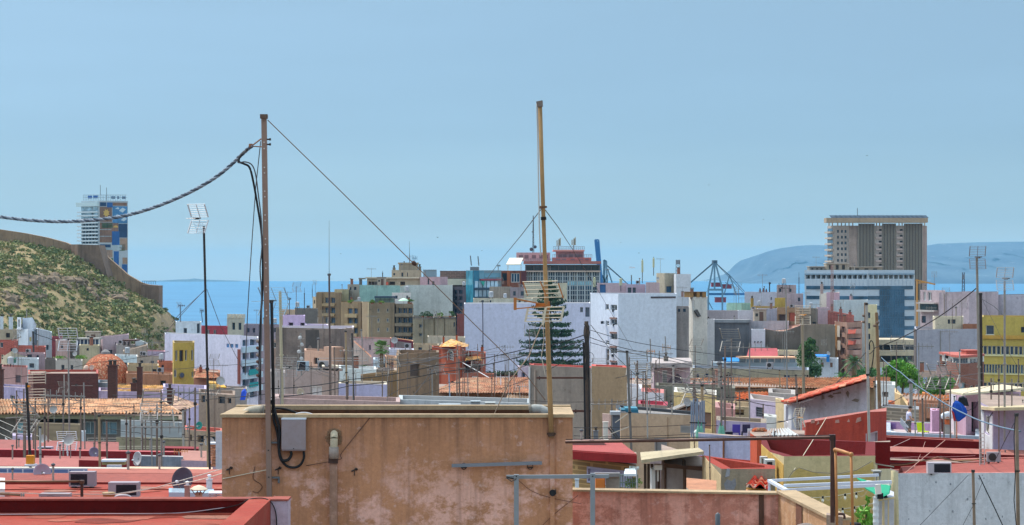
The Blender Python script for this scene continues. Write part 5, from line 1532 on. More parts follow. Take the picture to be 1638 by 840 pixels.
pz2=bld('pink_house','peach pink lower house in front of the stained gable',[(487,292),(523,286),(552,288)],563,PT('#c79f88',.5,.35),depth=7,par=.35)
patch(pz2,'chimney_breast',(487,292),(523,286),[(523.6,538,553,600)],PT('#c79f88',.5,.35),.5,1.5)
gp=bld('grey_pier_house','grey brown pier wall at the corner of the stained gable',[(551,284),(566,282)],527,PT('#7f7067',.5,.6),depth=6,par=.3)
sl=bld('slant_house','pale grey gable with a long slanting orange coping beside the palm',[(566,300),(594,296)],[547,572],PT('#b5a59c',.5,.4),depth=6,par=.3,cap=FL('#a9785f'))
bld('pink_house','long pale pink flat roofed house behind the palm tree',[(563,440),(634,432)],543,PT('#c0a3a2',.4,.4),depth=10,par=.4,cap=FL('#a77a72'),win=[(0,[(572,575),(590,593)],[(552,560)],{})])
mr=bld('maroon_house','maroon walled roof terrace with a slanted orange coping beside the palm',[(624,372),(630,366),(661,366)],[541,541,546],PT('#7d3540',.4,.35),depth=6,par=.6,cap=FL('#b98a68'))
patch(mr,'grey_panel',(630,366),(661,366),[[(633,556),(658,556),(658,549),(633,545)]],PT('#8d7f7c',.4,.4),.08,.06)
bld('white_house','white rooftop house under the maroon walled terrace',[(622,352),(662,348)],560,PT('#cfcfdb',.4,.3),depth=7,par=.35)
bld('beige_house','cream and grey flat roofs cluster behind the block with a bricked window',[(660,400),(702,396)],552,PT('#b5a084',.4,.5),depth=8,par=.4,win=[(0,[(669,675)],[(556,562)],{}),(0,[(688,693)],[(558,563)],{})])
bld('beige_house','white and beige roof boxes behind the orange house turret',[(684,430),(744,424)],540,PT('#c2b49f',.4,.4),depth=8,par=.4,win=[(0,[(735,739)],[(545,549)],{})])
oh=bld('orange_house','terracotta orange turret house with a hipped yellow roof and arched window',[(706,326),(735.5,318),(745,324)],553,PT('#b5593a',.4,.3,'#8d4a36'),depth=8,par=0,
win=[(0,[(718,724)],[(562,576)],dict(d=.2,frame=FL('#d8cfc4'),ft=.1,mull=1,bars=2,pane=mat('#3a4658','glass')))])
mb=MB();A,B=W(702,554.5,322),W(748,554.5,318);ap=W(722,542,325)
mb.add([A,B,B+Vector((0,9,0)),A+Vector((0,9,0)),ap],[(0,1,4),(1,2,4),(2,3,4),(3,0,4),(0,3,2,1)]);mb.build('hip_roof',mat('#d29a52','tile',1,.25),oh)
arch=[(716.2+0,577),(716.2,565)]+[(721-4.8*math.cos(a),565-5.0*math.sin(a))for a in[i*math.pi/8 for i in range(1,8)]]+[(725.8,565),(725.8,577)]
ring=MB();q,nr=facepts((706,326),(735.5,318),[(716.6,577),(716.6,565)]+[(721-4.4*math.cos(a),565-4.6*math.sin(a))for a in[i*math.pi/8 for i in range(1,8)]]+[(725.4,565),(725.4,577)],.05)
for a,b in zip(q,q[1:]):ring.bar(a,b,.12,.12)
ring.build('arch_trim',FL('#dcd3c6'),oh)
patch(oh,'arch_head',(706,326),(735.5,318),[[(718,565)]+[(721-3.4*math.cos(a),562-3.4*math.sin(a))for a in[i*math.pi/6 for i in range(7)]]+[(724,565)]][:1],mat('#3a4658','glass'),.03,.02)
for lb,px,y0 in(('terracotta chimney at the street side of the hipped turret roof',709.5,540),('terracotta chimney at the far side of the hipped turret roof',730.5,537)):
 chimney(lb,px-1.5,px+1.5,y0,553,327,PT('#a9532f',.5,.3))
bld('orange_house','plain terracotta wing of the turret house with a cream lean-to',[(691,330),(707,328)],556,PT('#a94f34',.4,.3),depth=7,par=.4)
ob=bld('orange_house','terracotta lower wing with a yellow lean-to roof and glazed porch',[(744,326),(769,320),(777,322)],566,PT('#a9553c',.4,.35),depth=7,par=.4,
win=[(0,[(752,768)],[(581,594)],dict(d=.3,frame=FL('#b9b8b0'),ft=.1,mull=2,pane=mat('#8f9a98','glass')))])
house_roof(ob,W(744,577,316),W(771,577,316),W(768,570.5,320.5),W(746,570.5,322),T3,.3)
chimney('slender terracotta chimney on the lower orange wing',769,773.5,556,568,322,PT('#a9532f',.5,.3))
for x0,Y_,lb in((744,306,'terracotta garden wall with a white gate below the glazed porch'),):
 bld('garden_wall',lb,[(740,306),(790,302)],598,PT('#a85f48',.5,.4),depth=1.5,par=.2,win=[(0,[(754,764)],[(602,607)],dict(d=.1,pane=WHITEF))])
bk=bld('concrete_house','old brown rendered block with one bricked up window and a pale corner',[(634.5,226),(638,220),(702,224)],566,PT('#92775f',.5,.8,'#6b5a4c'),depth=6,par=.4,
win=[(1,[(655.5,671)],[(582,602)],dict(d=.2,frame=FL('#7d6a58'),ft=.05,mull=0,pane=mat('#5a4c46','brick',1,.4))),(1,[(656,663)],[(634,642)],dict(d=.3,frame=WHITEF,ft=.06,mull=0,pane=DARKF)),(1,[(664.5,668)],[(633.5,642)],dict(d=.15,pane=FL('#8a4a3a')))])
patch(bk,'corner_strip',(634.5,226),(638,220),[(634.6,637.9,566,640)],PT('#c6a17c',.5,.3),.04,.035)
bld('brown_wall','dark brown sloping yard wall in front of the bricked up window block',[(577,212),(635,208)],[601,594],PT('#7d6344',.6,.6),depth=3,par=.2)
bld('white_house','low white house behind the dark brown sloping wall',[(542,240),(602,236)],591,PT('#d3d8d6',.5,.25),depth=7,par=.4)
bld('grey_house','low grey roof ledge between the white house and bricked up block',[(601,238),(634,236)],592,PT('#9c8b80',.5,.4),depth=5,par=.3,win=[(0,[(607,617)],[(594,602)],dict(d=.4))])
bld('blue_house','small pale blue house front with dark gates behind the palm trunk',[(597,262),(622,260)],576,PT('#b9c6cf',.5,.3),depth=6,par=.3,win=[(0,[(608,619)],[(581,596)],dict(d=.3))])
bld('orange_house','peach house corner with a red doorway beside the bricked up block',[(616,250),(635,248)],572,PT('#cf9a72',.5,.3),depth=6,par=.3,win=[(0,[(623.5,629.5)],[(579,590)],dict(d=.2,pane=FL('#8a4438')))])
bld('lilac_house','low pale lilac house with a cream coping in front of the brown sloping wall',[(541,186),(619,184)],615,PT('#bdb7d3',.5,.25),depth=5,par=.3,cap=FL('#cdbfa8'))
bld('beige_house','pinkish grey house with a white double door behind the dish',[(452,196),(543,192)],594,PT('#ab968f',.5,.5),depth=6,par=.4,cap=FL('#8f857c'),win=[(0,[(496,514.5)],[(617,644)],dict(d=.12,frame=FL('#d2cac4'),ft=.1,pane=FL('#c9bfbc')))])
bld('beige_house','beige pillar of a rooftop with a dark slot under its slab',[(515,190),(542,188)],588,PT('#a89288',.5,.4),depth=5,par=.2,cap=FL('#c9bda8'),win=[(0,[(516,541)],[(589.5,593)],dict(d=.4,pane=DARKF))])
bld('grey_house','grey house wall beside the wooden post and round cable loops',[(432,180),(456,178)],596,PT('#9c9290',.5,.4),depth=5,par=.3)
bld('pink_house','dusty pink low wall right behind the flat topped brown building',[(440,140),(640,136)],643,PT('#b59a94',.6,.4),depth=5,par=.3)
bld('white_house','low white roofs with grey boxes right behind the flat topped brown building',[(638,140),(850,136)],645,PT('#bfc3c4',.6,.5),depth=5,par=.25,cap=FL('#a9adae'))
t5=bld('tiled_house','old house with rough orange roof tiles behind the tangled aerials',[(690,238),(852,232)],628,PT('#b08a70',.5,.6),depth=12,par=0,win=[(0,[(716,723),(760,766)],[(634,640)],{})])
house_roof(t5,W(688,629,234),W(850,630,229),W(850,604,246),W(740,605,250),T4,.3)
t6=bld('tiled_house','low terracotta tiled lean-to behind the curved pipe',[(810,150),(868,148)],652,PT('#a58a78',.5,.6),depth=4,par=0)
house_roof(t6,W(806,650,149),W(862,651,147),W(858,636,153),W(812,632,154),mat('#b59a84','tile',1,.5),.3)
bld('pale_house','pale lilac roof hut beside the grey rendered block',[(828,300),(852,298)],588,PT('#b9a9b6',.5,.4),depth=5,par=.3,win=[(0,[(834,840)],[(596,604)],{})])
bld('hedge_wall','terracotta wall beneath the green hedge beside the tall pine',[(776,330),(832,326)],601,PT('#8a4f48',.5,.3),depth=3,par=.2)
hg=thing('hedge','clipped green hedge strip in front of the blank white wall','hedge',W(806,601,328));mb=MB()
for k in range(34):q=W(780+50*R.random(),600,327+2*R.random());bush(mb,(q.x,q.y,q.z),.7,26,.16,.9)
mb.build('foliage',LEAF2,hg);mb=MB();a,b=W(780,600.5,327),W(831,596,329);mb.box(a.x,b.x,327.4,328.8,a.z,b.z);mb.build('stems',FL('#4c4234'),hg)
gb=bld('rendered_block','tall grey rendered block with a red roof edge just behind the wooden utility pole',[(847,128),(946,124)],588.5,PT('#8f857b',.5,.5,'#6e6660'),depth=2.4,par=.3,cap=PT('#b05048',1,.3))
patch(gb,'corner_pipe',(847,128),(946,124),[(847.3,849,589,660)],FL('#c9cbca'),.08,.07)
bld('rendered_block','plain tan rendered block with a red top corner joined to the grey one',[(946.3,123),(1003,121)],588,PT('#9a8468',.5,.4,'#7d6a54'),depth=2.4,par=.3,cap=PT('#c0564c',1,.3))
block('steel_beam','rusty steel beam fixed across the grey rendered block','beam',[('beam',mat('#5b3a30','metal',1,.5),[(858,943,603,606,123.3,.12)]),('bracket',DARKM,[(862,864,601.5,607.5,123.45,.25),(938,940,601.5,607.5,123.2,.3)])])
block('steel_beam','lower rusty steel beam beside the utility pole foot','beam',[('beam',mat('#5b3a30','metal',1,.5),[(905,945,656,659.5,123.3,.12)]),('bracket',DARKM,[(920,922,654.5,661,123.45,.25)])])
# right quarter, 70 to 330 m
PL=lambda h,s=.6,a=.4,h2=None:PT(h,s,a,h2)
pkb=bld('pink_roof_house','pink roof house under a thick concrete slab with soot stains',[(1042,178),(1046,172),(1104,174)],589,PL('#c3a9ae',.6,.6,'#7d6f7c'),depth=6,par=0)
mb=MB();mb.prism([(p.x,p.y)for p in(xy(1042,170),xy(1107,171),xy(1105,181),xy(1043,181))],W(0,588,171).z,W(0,580.5,171).z);mb.build('slab_roof',PL('#b5a8a4',.6,.6),pkb)
patch(pkb,'soot_stain',(1046,172),(1104,174),[[(1066,620),(1090,620),(1092,606),(1084,598),(1074,604),(1067,612)]],PL('#6f6570',.9,.6),.03,.025)
chimney('tall grey block chimney on the sooty pink roof house front',1060,1067,594,622,168,mat('#77706a','brick',.6,.4),0)
chimney('grey block chimney rising above the thick concrete slab',1062,1069,571,582,174,PT('#7d746a',.8,.4),1)
gwl=bld('grey_garden_wall','long dark grey wall below the sooty pink roof house',[(1048,160),(1176,156)],621,PT('#7f7a6c',.5,.5),depth=4,par=.2)
th1=bld('tiled_house','beige house with small blue windows over a long orange tile roof',[(1108,262),(1294,256)],592,PL('#a99d86',.4,.5),depth=7,par=.4,cap=FL('#8d95a0'),
win=[(0,[(1113.5,1118.5),(1128,1134),(1139,1143),(1254,1263)],[(599,605)],dict(d=.2,pane=mat('#2f4a6e','glass'))),(0,[(1161,1170)],[(600,606)],dict(d=.2,pane=DARKF)),(0,[(1290,1293)],[(598,606)],{})])
lt=bld('tiled_house','long low terrace with a weathered orange tile roof across the right quarter',[(1000,214),(1420,206)],622,PL('#9a8468',.5,.6),depth=10,par=0)
house_roof(lt,W(1104,622,211),W(1424,622,205),W(1424,604,220),W(1104,605.5,226),mat('#c48e6c','tile',.8,.6),.28)
house_roof(lt,W(1000,624,213),W(1050,622,212),W(1050,606,226),W(1000,606,228),mat('#c48e6c','tile',.8,.6),.28)
patch(lt,'red_flashing',(1104,209),(1424,203),[(1104,1134,615.4,617.2),(1139,1163,615.4,618)],FL('#b04a44'),.6,.5)
chimney('square salmon chimney through the long orange tile roof',1144.5,1152,592,620,206,PL('#b08070'),0)
bld('white_house','plain pale grey house wall beside the tan rendered block',[(1002,160),(1027,158)],622,PL('#b9b9bf',.5,.3),depth=6,par=.3)
bld('white_house','white yard wall with a pink top beside the tall bare pole',[(1026,150),(1062,148)],629,PL('#c5c1c6',.5,.3),depth=5,par=.3,cap=FL('#b9706a'))
bld('red_edge_house','low grey roof with a bright red edge line behind the cream workshop',[(1018,132),(1068,130)],649,PL('#a89a90',.6,.6),depth=4,par=.3,cap=FL('#a9384a'))
ycr=bld('cream_house','low cream yellow rooftop with a ragged white parapet',[(1078,148),(1146,144)],632,PL('#cdb27c',.6,.5),depth=6,par=.4,cap=FL('#d6d0c2'))
slp=bld('tiled_house','small house with a single slanting salmon tile roof and white verge',[(1062,118),(1122,114)],[662,647],PL('#a08d80',.6,.5),depth=4,par=0)
house_roof(slp,W(1062,662,116),W(1106,648,113),W(1122,643,118),W(1074,655,121),T2,.28)
mb=MB();mb.bar(W(1062,661,115.6),W(1106,643,113),.3,.15);mb.bar(W(1106,643,113),W(1122,648,116),.3,.15);mb.build('verge',FL('#d5cfc9'),slp)
bld('tiled_house','small house with a fresh orange tile roof between cream parapets',[(1176,140),(1230,136)],642,PL('#c9a77c',.5,.4),depth=6,par=0)
to=thing('tiled_roof','fresh orange tile roof patch between the cream parapet and lilac roof hut','tiled roof',W(1200,640,138));tiles('tiles',W(1175,641,137),W(1230,639,135.5),W(1230,628,144),W(1176,629,145),mat('#cf7a4e','tile',1,.3),to,.26)
bld('cream_house','cream parapet house with rubble in front of the fresh orange tile roof',[(1144,128),(1212,126)],652,PL('#cfb691',.6,.6),depth=5,par=.35,win=[(0,[(1171,1190)],[(655,664)],dict(d=.4,pane=FL('#6b5a4c')))])
bld('pink_house','dusty pink rubble roofed house beside the bundled grey pipes',[(1144,118),(1176,116)],655,PL('#b98a86',.8,.6),depth=5,par=.3)
lh2=bld('lilac_house','lilac roof hut with a grey lattice window beside a cream pillar',[(1198,116),(1254,112)],645,PL('#bfb1c6',.6,.3),depth=5,par=.25,cap=FL('#a89d9a'),win=[(0,[(1209,1220)],[(653,669)],dict(d=.12,frame=FL('#5d6068'),ft=.05,mull=3,bars=3,pane=mat('#7d828c','glass')))])
bld('grey_house','grey flat roofed hut with a concrete ledge behind the lilac roof hut',[(1229,128),(1272,126)],631,PL('#a9a19c',.6,.5),depth=5,par=.3)
bld('lilac_house','low lilac wall with a rusty top behind the white roof sheets',[(1146,100),(1226,98)],677,PL('#b5a9c2',.6,.4),depth=3,par=.2,cap=FL('#8d7d6c'))
pil=bld('cream_pillar','stout cream plaster pillar at the lilac roof hut corner',[(1240.5,108),(1254,107)],640,PL('#d3bb92',.8,.5),depth=1,par=.1)
bld('pale_panel_house','pale grey panel wall between the lilac roof hut and the cream pillar',[(1222,104),(1242,103)],668,PL('#b9bab5',.8,.3),depth=2,par=.1)
wh=bld('white_house','white grey house with a long slanting red tile edge and stains',[(1254,106),(1266,101),(1391,99)],[643,645,608],PL('#d9d8de',.8,.55,'#a39c92'),depth=1.2,par=0,win=[(0,[(1257,1260.5)],[(651,676)],dict(d=.1,pane=FL('#9c94b4')))])
house_roof(wh,W(1250,645,104),W(1264,646,99.5),W(1392,606.5,97.8),W(1390,601,104),mat('#c2503a','tile',1.2,.3,'#8a3a30'),.26)
patch(wh,'bare_patch',(1266,101),(1391,99),[[(1314,640),(1319,638),(1318,632),(1315,633)],[(1324,634),(1331,637),(1334,634),(1329,631)],[(1353,628),(1357,636),(1359,628),(1356,624)],[(1362,640),(1372,642),(1375,638),(1368,636)],[(1332,631),(1346,629),(1345,626),(1333,629)]],PL('#9a8f80',2,.7),.02,.017)
rs=bld('red_block','big red rendered block with a slanting pink topped parapet and grey door panel',[(1283,88),(1289,84),(1389,82),(1418,85)],[679,676,659,658],PL('#a8402f',.8,.6,'#7c2e26'),depth=2.2,par=0,roof=PL('#a9665c',.9,.5),cap=PT('#a9665c',.8,.3),win=[(2,[(1376,1403)],[(689,715)],dict(d=.06,frame=FL('#9c8f90'),ft=.05,mull=0,pane=FL('#a59ba0')))])
patch(rs,'peeled_paint',(1289,84),(1389,82),[[(1297,680),(1303,679),(1304,673),(1298,674)],[(1306,682),(1311,679),(1309,675)],[(1336,677),(1343,676),(1342,671),(1337,672)],[(1355,674),(1360,674),(1358,669)],[(1369,675),(1378,671),(1377,665),(1371,667)]],PL('#b88a7c',3,.6),.015,.012)
bld('white_house','white roof hut with an orange base beside the wooden poles',[(1400,170),(1432,168)],616,PL('#c5c8c8',.6,.4),depth=5,par=.3,win=[(0,[(1411,1421)],[(627,635)],dict(d=.2,frame=FL('#6a5f58'),mull=0,ft=.1,pane=FL('#8a8480')))])
bld('orange_house','orange painted wall base beneath the white roof hut',[(1421,160),(1434,159)],644,PL('#b5613c',.8,.3),depth=2,par=.1)
bld('beige_house','sandy cream gable beside the orange painted wall base',[(1431,158),(1440,155),(1452,156)],[628,632,650],PL('#cfae80',.6,.4),depth=6,par=.2)
t7=bld('tiled_house','broken terracotta tile roof in front of the leafy street trees',[(1440,166),(1524,162)],642,PL('#a98a70',.6,.5),depth=6,par=0)
house_roof(t7,W(1440,645,164),W(1526,642,161),W(1526,634,170),W(1446,630,172),mat('#c98a5c','tile',1.2,.4),.28)
bld('beige_house','old brown wall with a terracotta top behind the person on the roof',[(1452,146),(1524,143)],648,PL('#a5755c',.6,.5),depth=4,par=.2)
bld('grey_house','dark stone yard wall with a grey coping between red block and roof terrace',[(1405,136),(1470,133)],655,mat('#857a6c','brick',.5,.5),depth=3,par=.2,cap=FL('#8f9094'))
bld('orange_house','orange door recess in the old brown house by the trees',[(1475,176),(1486,175)],630,PL('#c2743a',.8,.3),depth=2,par=.1)
ter=bld('terrace_house','roof terrace house with a mauve back wall and pale grey blue front',[(1417,116),(1568,113)],698,PL('#a9b0ba',.8,.3),depth=9,par=.35,roof=PL('#b9a9a6',.8,.3))
bw_=bld('terrace_wall','low mauve and lilac back wall of the roof terrace behind the person',[(1417,123.5),(1494,121.5)],678,PL('#b795b8',.8,.3),base=W(0,706,122).z,depth=.5,par=0)
patch(bw_,'purple_panel',(1417,123.5),(1494,121.5),[(1417.3,1433,678.6,703)],PL('#8f6fa8',.9,.3),.02,.015)
pc=bld('pink_chimney_block','broad pink chimney block with red pots on the roof terrace',[(1488,120),(1491,119),(1505,119.5)],657,PL('#cba6c0',.9,.25),base=W(0,704,119).z,depth=1.2,par=.05)
for k,x in enumerate((1493.5,1501.5)):
 q=W(x,657,119.8);mb=MB();mb.lathe(q,[(.08,0),(.09,.08),(.05,.09)],10);mb.build('pot',FL('#a5604a'),pc)
kr=bld('grey_pillar','grey rendered pillar with an orange band carrying a bundled white sheet',[(1510.5,116),(1521,115.6)],670,PL('#8c8a86',.9,.4),base=W(0,712,116).z,depth=.5,par=0)
patch(kr,'orange_band',(1510.5,116),(1521,115.6),[(1510.6,1520.9,671,679)],PL('#bb6238',1,.3),.02,.018)
mb=MB()
for k in range(9):mb.ball(W(1508+1.9*k,666-3.5*math.sin(k*.38),115.7+.1*(k%2)),.13+.03*(k%3),.16,.14,8)
tag(mb.build('bundled_sheet',mat('#d9dce2','cloth'),None,True),'white bundled sheet heaped on the orange banded pillar','sheet')
bld('peach_block','peach rendered pier on the roof terrace beside the pink chimney block',[(1505.5,120),(1511,119.6)],668,PL('#cf9482',.9,.3),base=W(0,704,119).z,depth=.5,par=0)
ph_=bld('pink_house','pink roof house with a cream slanted roof and dark open doorway',[(1519,122),(1545,118),(1633,120)],[632,630,627],PL('#c3a2b6',.8,.25,'#a5868c'),depth=6,par=0,
win=[(1,[(1554,1565)],[(641.5,690)],dict(d=.4,kind='doorway',pane=FL('#2c262a'))),(1,[(1565.5,1578)],[(641.5,648)],dict(d=.3,pane=FL('#3a3034')))])
mb=MB();mb.solid([W(1512,627.5,116.5),W(1540,633,114.5),W(1638,623.5,117),W(1606,617.5,124)],(0,.02,.1));mb.build('slanted_roof',PL('#d3c3a4',.8,.4),ph_)
patch(ph_,'ledge',(1545,118),(1633,120),[(1587,1628,631,634.5)],FL('#9c8684'),.12,.11)
patch(ph_,'white_side_wall',(1519,122),(1545,118),[(1519.5,1530,633,696)],PL('#d3ccd3',.8,.2),.03,.027)
lv2=bld('lilac_house','lilac roof house with a white sunlit end and open white door',[(1567,97),(1589,92),(1690,94)],654,PL('#b3a6c2',.8,.25,'#958aa0'),depth=6,par=0,
win=[(0,[(1576,1583)],[(664,692)],dict(d=.1,kind='door',frame=WHITEF,ft=.05,mull=0,pane=FL('#b5a99a')))])
patch(lv2,'sunlit_end',(1567,97),(1589,92),[(1567.2,1575,660,726),(1583.5,1588.6,660,726),(1575,1583.5,694,726)],PL('#d9d6d8',.9,.2),.03,.027)  # end drawn paler than the lilac walls, sunlight put into the colour
mb=MB();mb.solid([W(1566,655,95),W(1591,657,89.5),W(1700,655,91),W(1700,648,99),W(1572,646,102)],(0,0,.12));mb.build('cream_roof',PL('#cdbb95',.8,.5),lv2)
BR=PL('#740a0c',.8,.4,'#5a080a');RT=PL('#984c42',1.3,.75,'#8a463c')  # BR is red paint deepened by the shade on the back walls
rr1=bld('red_roof_house','flat red roof with a tall dark red back wall below the roof terrace',[(1390,96),(1567,93)],706.5,BR,depth=1.2,par=.15,base=W(0,745,95).z,cap=RT)
rr2=bld('red_roof_house','stepped dark red parapet with a pale pink ledge behind the whitewashed wall',[(1384,91),(1700,88)],730.5,BR,depth=2.6,par=0,base=W(0,765,90).z,roof=PL('#a5665a',.8,.3))
wr=bld('whitewashed_house','big whitewashed wall with damp spots under a flat red roof',[(1428,84.5),(1436,80),(1700,78)],[761,757,756],PL('#d4d5d7',1.1,.5,'#a8abae'),depth=7,par=.06,roof=RT,cap=PL('#b9756a',1,.5))
rr3=bld('red_kerb','long low red kerb along the back of the flat red roof',[(1424,87.4),(1700,84.4)],746.5,PL('#9c2f2e',.8,.4),depth=.8,par=0,base=W(0,760,86).z)
mb=MB()
for k in range(14):
 q,nr=facepts((1436,80),(1700,78),[(R.uniform(1440,1636),R.choice((759,762,775,800,822,830))+R.uniform(-3,6))],.006)
 rr_q=R.uniform(.015,.05);n_=7
 poly=[q[0]+Vector((rr_q*R.uniform(.5,1.2)*math.cos(-i*6.283/n_),0,rr_q*R.uniform(.5,1.5)*math.sin(-i*6.283/n_)))for i in range(n_)]
 mb.add([p for p in poly],[tuple(range(n_))])
mb.build('damp_spots',mat('#8d9298','conc',2,.5),wr)
cb=bld('cream_house','cream and yellow rendered house with dark red lined parapets and two air units',[(1218,62),(1254,57.5),(1400,56.5)],[719,730,729],PL('#cdb98c',.9,.35,'#a8946a'),depth=4.6,par=.62,roof=RT,cap=PL('#6a0a0c',.8,.3))
patch(cb,'yellow_render',(1218,62),(1254,57.5),[[(1218.3,840),(1253.7,840),(1253.7,732),(1218.3,721)]],PL('#cfa554',.9,.35),.012,.01)  # yellow flank, its stronger colour also standing for sun on that side
pp_,nr=facepts((1254,57.5),(1400,56.5),[(1258,775),(1262,768),(1272,756),(1276,749)]+[(1276+8*i,749+11*math.sin(i/8*1.9)**1+0.0)for i in range(1,9)]+[(1362,754),(1376,748),(1394,738),(1397,736),(1397,840),(1258,840)],.012)
mb=MB();mb.solid(pp_,(-nr.x*.01,-nr.y*.01,0));mb.build('yellow_render',PL('#c9ad6a',.9,.3),cb)
bld('red_roof_house','dark red inner parapet wall climbing behind the cream house',[(1234,66),(1395,64),(1424,64)],[717,707,707],PL('#6e0a0c',.8,.35),depth=.5,par=0,base=W(0,745,65).z)
ow=bld('orange_red_house','vivid orange red pier and wall beside the lilac yard wall',[(1200,71),(1211,69),(1233,70)],700,PL('#c2502e',.9,.3),depth=2,par=0)
lw=bld('yard_wall','lilac blue yard wall with a red band along its foot',[(1117,78),(1205,76)],700,PL('#a9abc4',.8,.3),depth=.5,par=0)
patch(lw,'red_band',(1117,78),(1205,76),[(1117.3,1204.8,733,760)],PL('#b23a24',.9,.3),.03,.027)
mb=MB();q,nr=facepts((1117,78),(1205,76),[(1159,735),(1159,700)],.05);mb.tube(q,.035,6);mb.build('drainpipe',RUSTY,lw)
pkd=bld('pink_house','pale pink doorway wall and orange red porch below the white roof sheets',[(1232,73),(1266,72),(1287,72)],694,PL('#c9a79e',.9,.3),depth=1.5,par=0,win=[(0,[(1233,1252)],[(706,716)],dict(d=.05,pane=FL('#c9aaa4')))])
patch(pkd,'orange_pier',(1232,73),(1266,72),[(1232.3,1240,706,720),(1253,1265.8,706,720)],PL('#b8452a',.9,.3),.03,.027)
sr=thing('corrugated_roof','small roof of white corrugated sheets with loose tiles beside the brown steel frame','roof sheet',W(1245,700,71))
mb=MB();A,B,C,D=W(1208,699,70),W(1279,697,69),W(1262,686,74),W(1222,688,75)
n_=60;vv=[]
for v in range(2):
 for i in range(n_+1):
  p=A.lerp(B,i/n_)if v==0 else D.lerp(C,i/n_)
  vv.append(p+Vector((0,0,.05*math.sin(i/n_*6.283*11))))
mb.add(vv,[(i,i+1,n_+2+i,n_+1+i)for i in range(n_)]);mb.build('sheet',PL('#c9cac9',1.5,.4),sr)
mb=MB()
for k in range(7):mb.cbox(W(1207+2.4*k,690-(k%3)*1.2,71.5)+Vector((0,0,.03)),.2,.1,.07,R.uniform(0,3))
mb.build('loose_tiles',mat('#c2643c','tile',2,.3),sr)
block('metal_sheet','tilted white metal sheet leaning beside the loose tiles','metal sheet',[('sheet',FL('#d0d2d6'),[(1196,1203,686,699,72,.05)]),('edge',GALV,[(1203.05,1204,685.5,699.2,71.98,.09)])])
bp=thing('pipe_bundle','bundle of grey upright pipes tied at the cream workshop end','pipes',W(1110,706,84))
for k in range(7):
 mb=MB();x=1106+3.4*k+R.uniform(-.5,.5);mb.tube([W(x,706 if k%2 else 700,84+.2*(k%3)),W(x+R.uniform(-.6,.6),R.choice((638,641,643)),84+.2*(k%3))],.032,6);mb.build('pipe',mat('#7f8a9c','metal',1,.3),bp)
mb=MB();mb.bar(W(1103,676,83.8),W(1130,677,83.8),.05);mb.build('tie',DARKM,bp)
for k,(x,y0)in enumerate(((1117,672),(1122,676),(1152,676),(1156,680))):
 rt=thing('green_post',('slim green post rising from the white ball cluster','short green post with a spike beside the white ball cluster','teal garden spike standing near the purple chairs','shorter teal garden spike closest to the purple chairs')[k],'post',W(x,701,82),'green garden posts')
 mb=MB();mb.tube([W(x,701,82),W(x,y0,82)],.035,6,.015);mb.build('shaft',FL('#3f8a70'),rt);mb=MB();mb.lathe(W(x,701,82),[(.1,0),(.07,.3),(.03,.45)],10);mb.build('base',FL('#6fa890'),rt)
dl=thing('ornament_cluster','cluster of white and orange ball ornaments at the pipe bundle foot','ornament',W(1116,702,82.5))
for k in range(7):
 mb=MB();mb.ball(W(1114+2.8*(k%4),696-4.5*(k//4),82.3),.075+.02*(k%3),n=10);mb.build('ball',mat(('#dfe2de','#d98a4a')[k in(1,3)],'flat'),dl)
cwk=bld('workshop','long cream workshop wall with a dark roof edge, shutter window and grey door',[(985,96),(993,93),(1118,91)],665,PL('#bfa488',.7,.4,'#9c846c'),depth=2.6,par=.12,cap=FL('#2f3238'),roof=PL('#8f8a86',.7,.5),
win=[(1,[(1088.5,1110)],[(679,690.5)],dict(d=.08,frame=FL('#8a8884'),ft=.04,mull=0,bars=5,pane=FL('#77767a'))),(1,[(1047,1067)],[(701,724)],dict(d=.08,kind='door',frame=FL('#8f8a86'),ft=.05,mull=0,pane=FL('#86827f')))])
patch(cwk,'pilaster',(993,93),(1118,91),[(1067.5,1068.6,667,722)],FL('#a0886f'),.03,.027)
bld('cream_pier','bright cream end pier of the workshop beside the lilac yard wall',[(1104,87),(1117.5,85.5)],700,PL('#d9c59c',.8,.3),depth=1,par=0)
block('teal_tank','teal covered tank on the cream workshop roof end','tank',[('tank',FL('#2f6a80'),[(993,1021,655.5,664.5,94,1.5)]),('lid',FL('#3f7c90'),[(1000,1020,653,655.4,94.1,1.3)]),('cord',FL('#c9c9c4'),[(992.4,993.6,652,665,93.9,.1)])])
block('vent_duct','tall grey metal air duct at the cream workshop corner','duct',[('duct',mat('#59606c','metal',.6,.3),[(980,992,664,706,89.5,.35)]),('hood',mat('#a5a9ae','metal',.6,.3),[(976.5,992.6,658.5,663.9,89.3,.6)])])
chimney('white flue pier with a broken pink side beside the metal air duct',965,972.5,676,708,88.6,PL('#d8d2c8',.9,.4),0)
bld('pink_pier','stained pink block beside the metal air duct top',[(963.5,92),(977,91.5)],663,PL('#bfa096',.9,.7),base=W(0,700,92).z,depth=.4,par=0)
chimney('small grey roof cowl in front of the tan rendered block',949.5,957,690,706,88,FL('#6f7074'),1)
fk=block('leaning_bars','dark steel bars leaning from the metal air duct','bars',[('foot',FL('#c9c4bc'),[(962,974,704,708,87.6,.4)])])
mb=MB();mb.bar(W(973,684,87.8),W(990,706,87.8),.06);mb.bar(W(976,682,87.8),W(992,704,87.8),.04);mb.build('bar',mat('#4a4644','metal',1,.3),fk)
mb=MB();mb.bar(W(957,702,87.5),W(1008,682,87.5),.03);mb.bar(W(984,676,87.5),W(1004,662,87.5),.03);mb.build('brace',FL('#c2b8a8'),fk)
ry=bld('red_roof_house','flat roofed outhouse with a bright pink red roof slab and dark red fascia',[(914,64),(1018,61.5)],744,mat('#a88a5c','brick',.8,.4),depth=4.4,par=0,straight=False,
win=[(0,[(940,1011)],[(749,775)],dict(d=.05,frame=FL('#b6b4c9'),ft=.05,mull=0,pane=FL('#aeadc6')))])
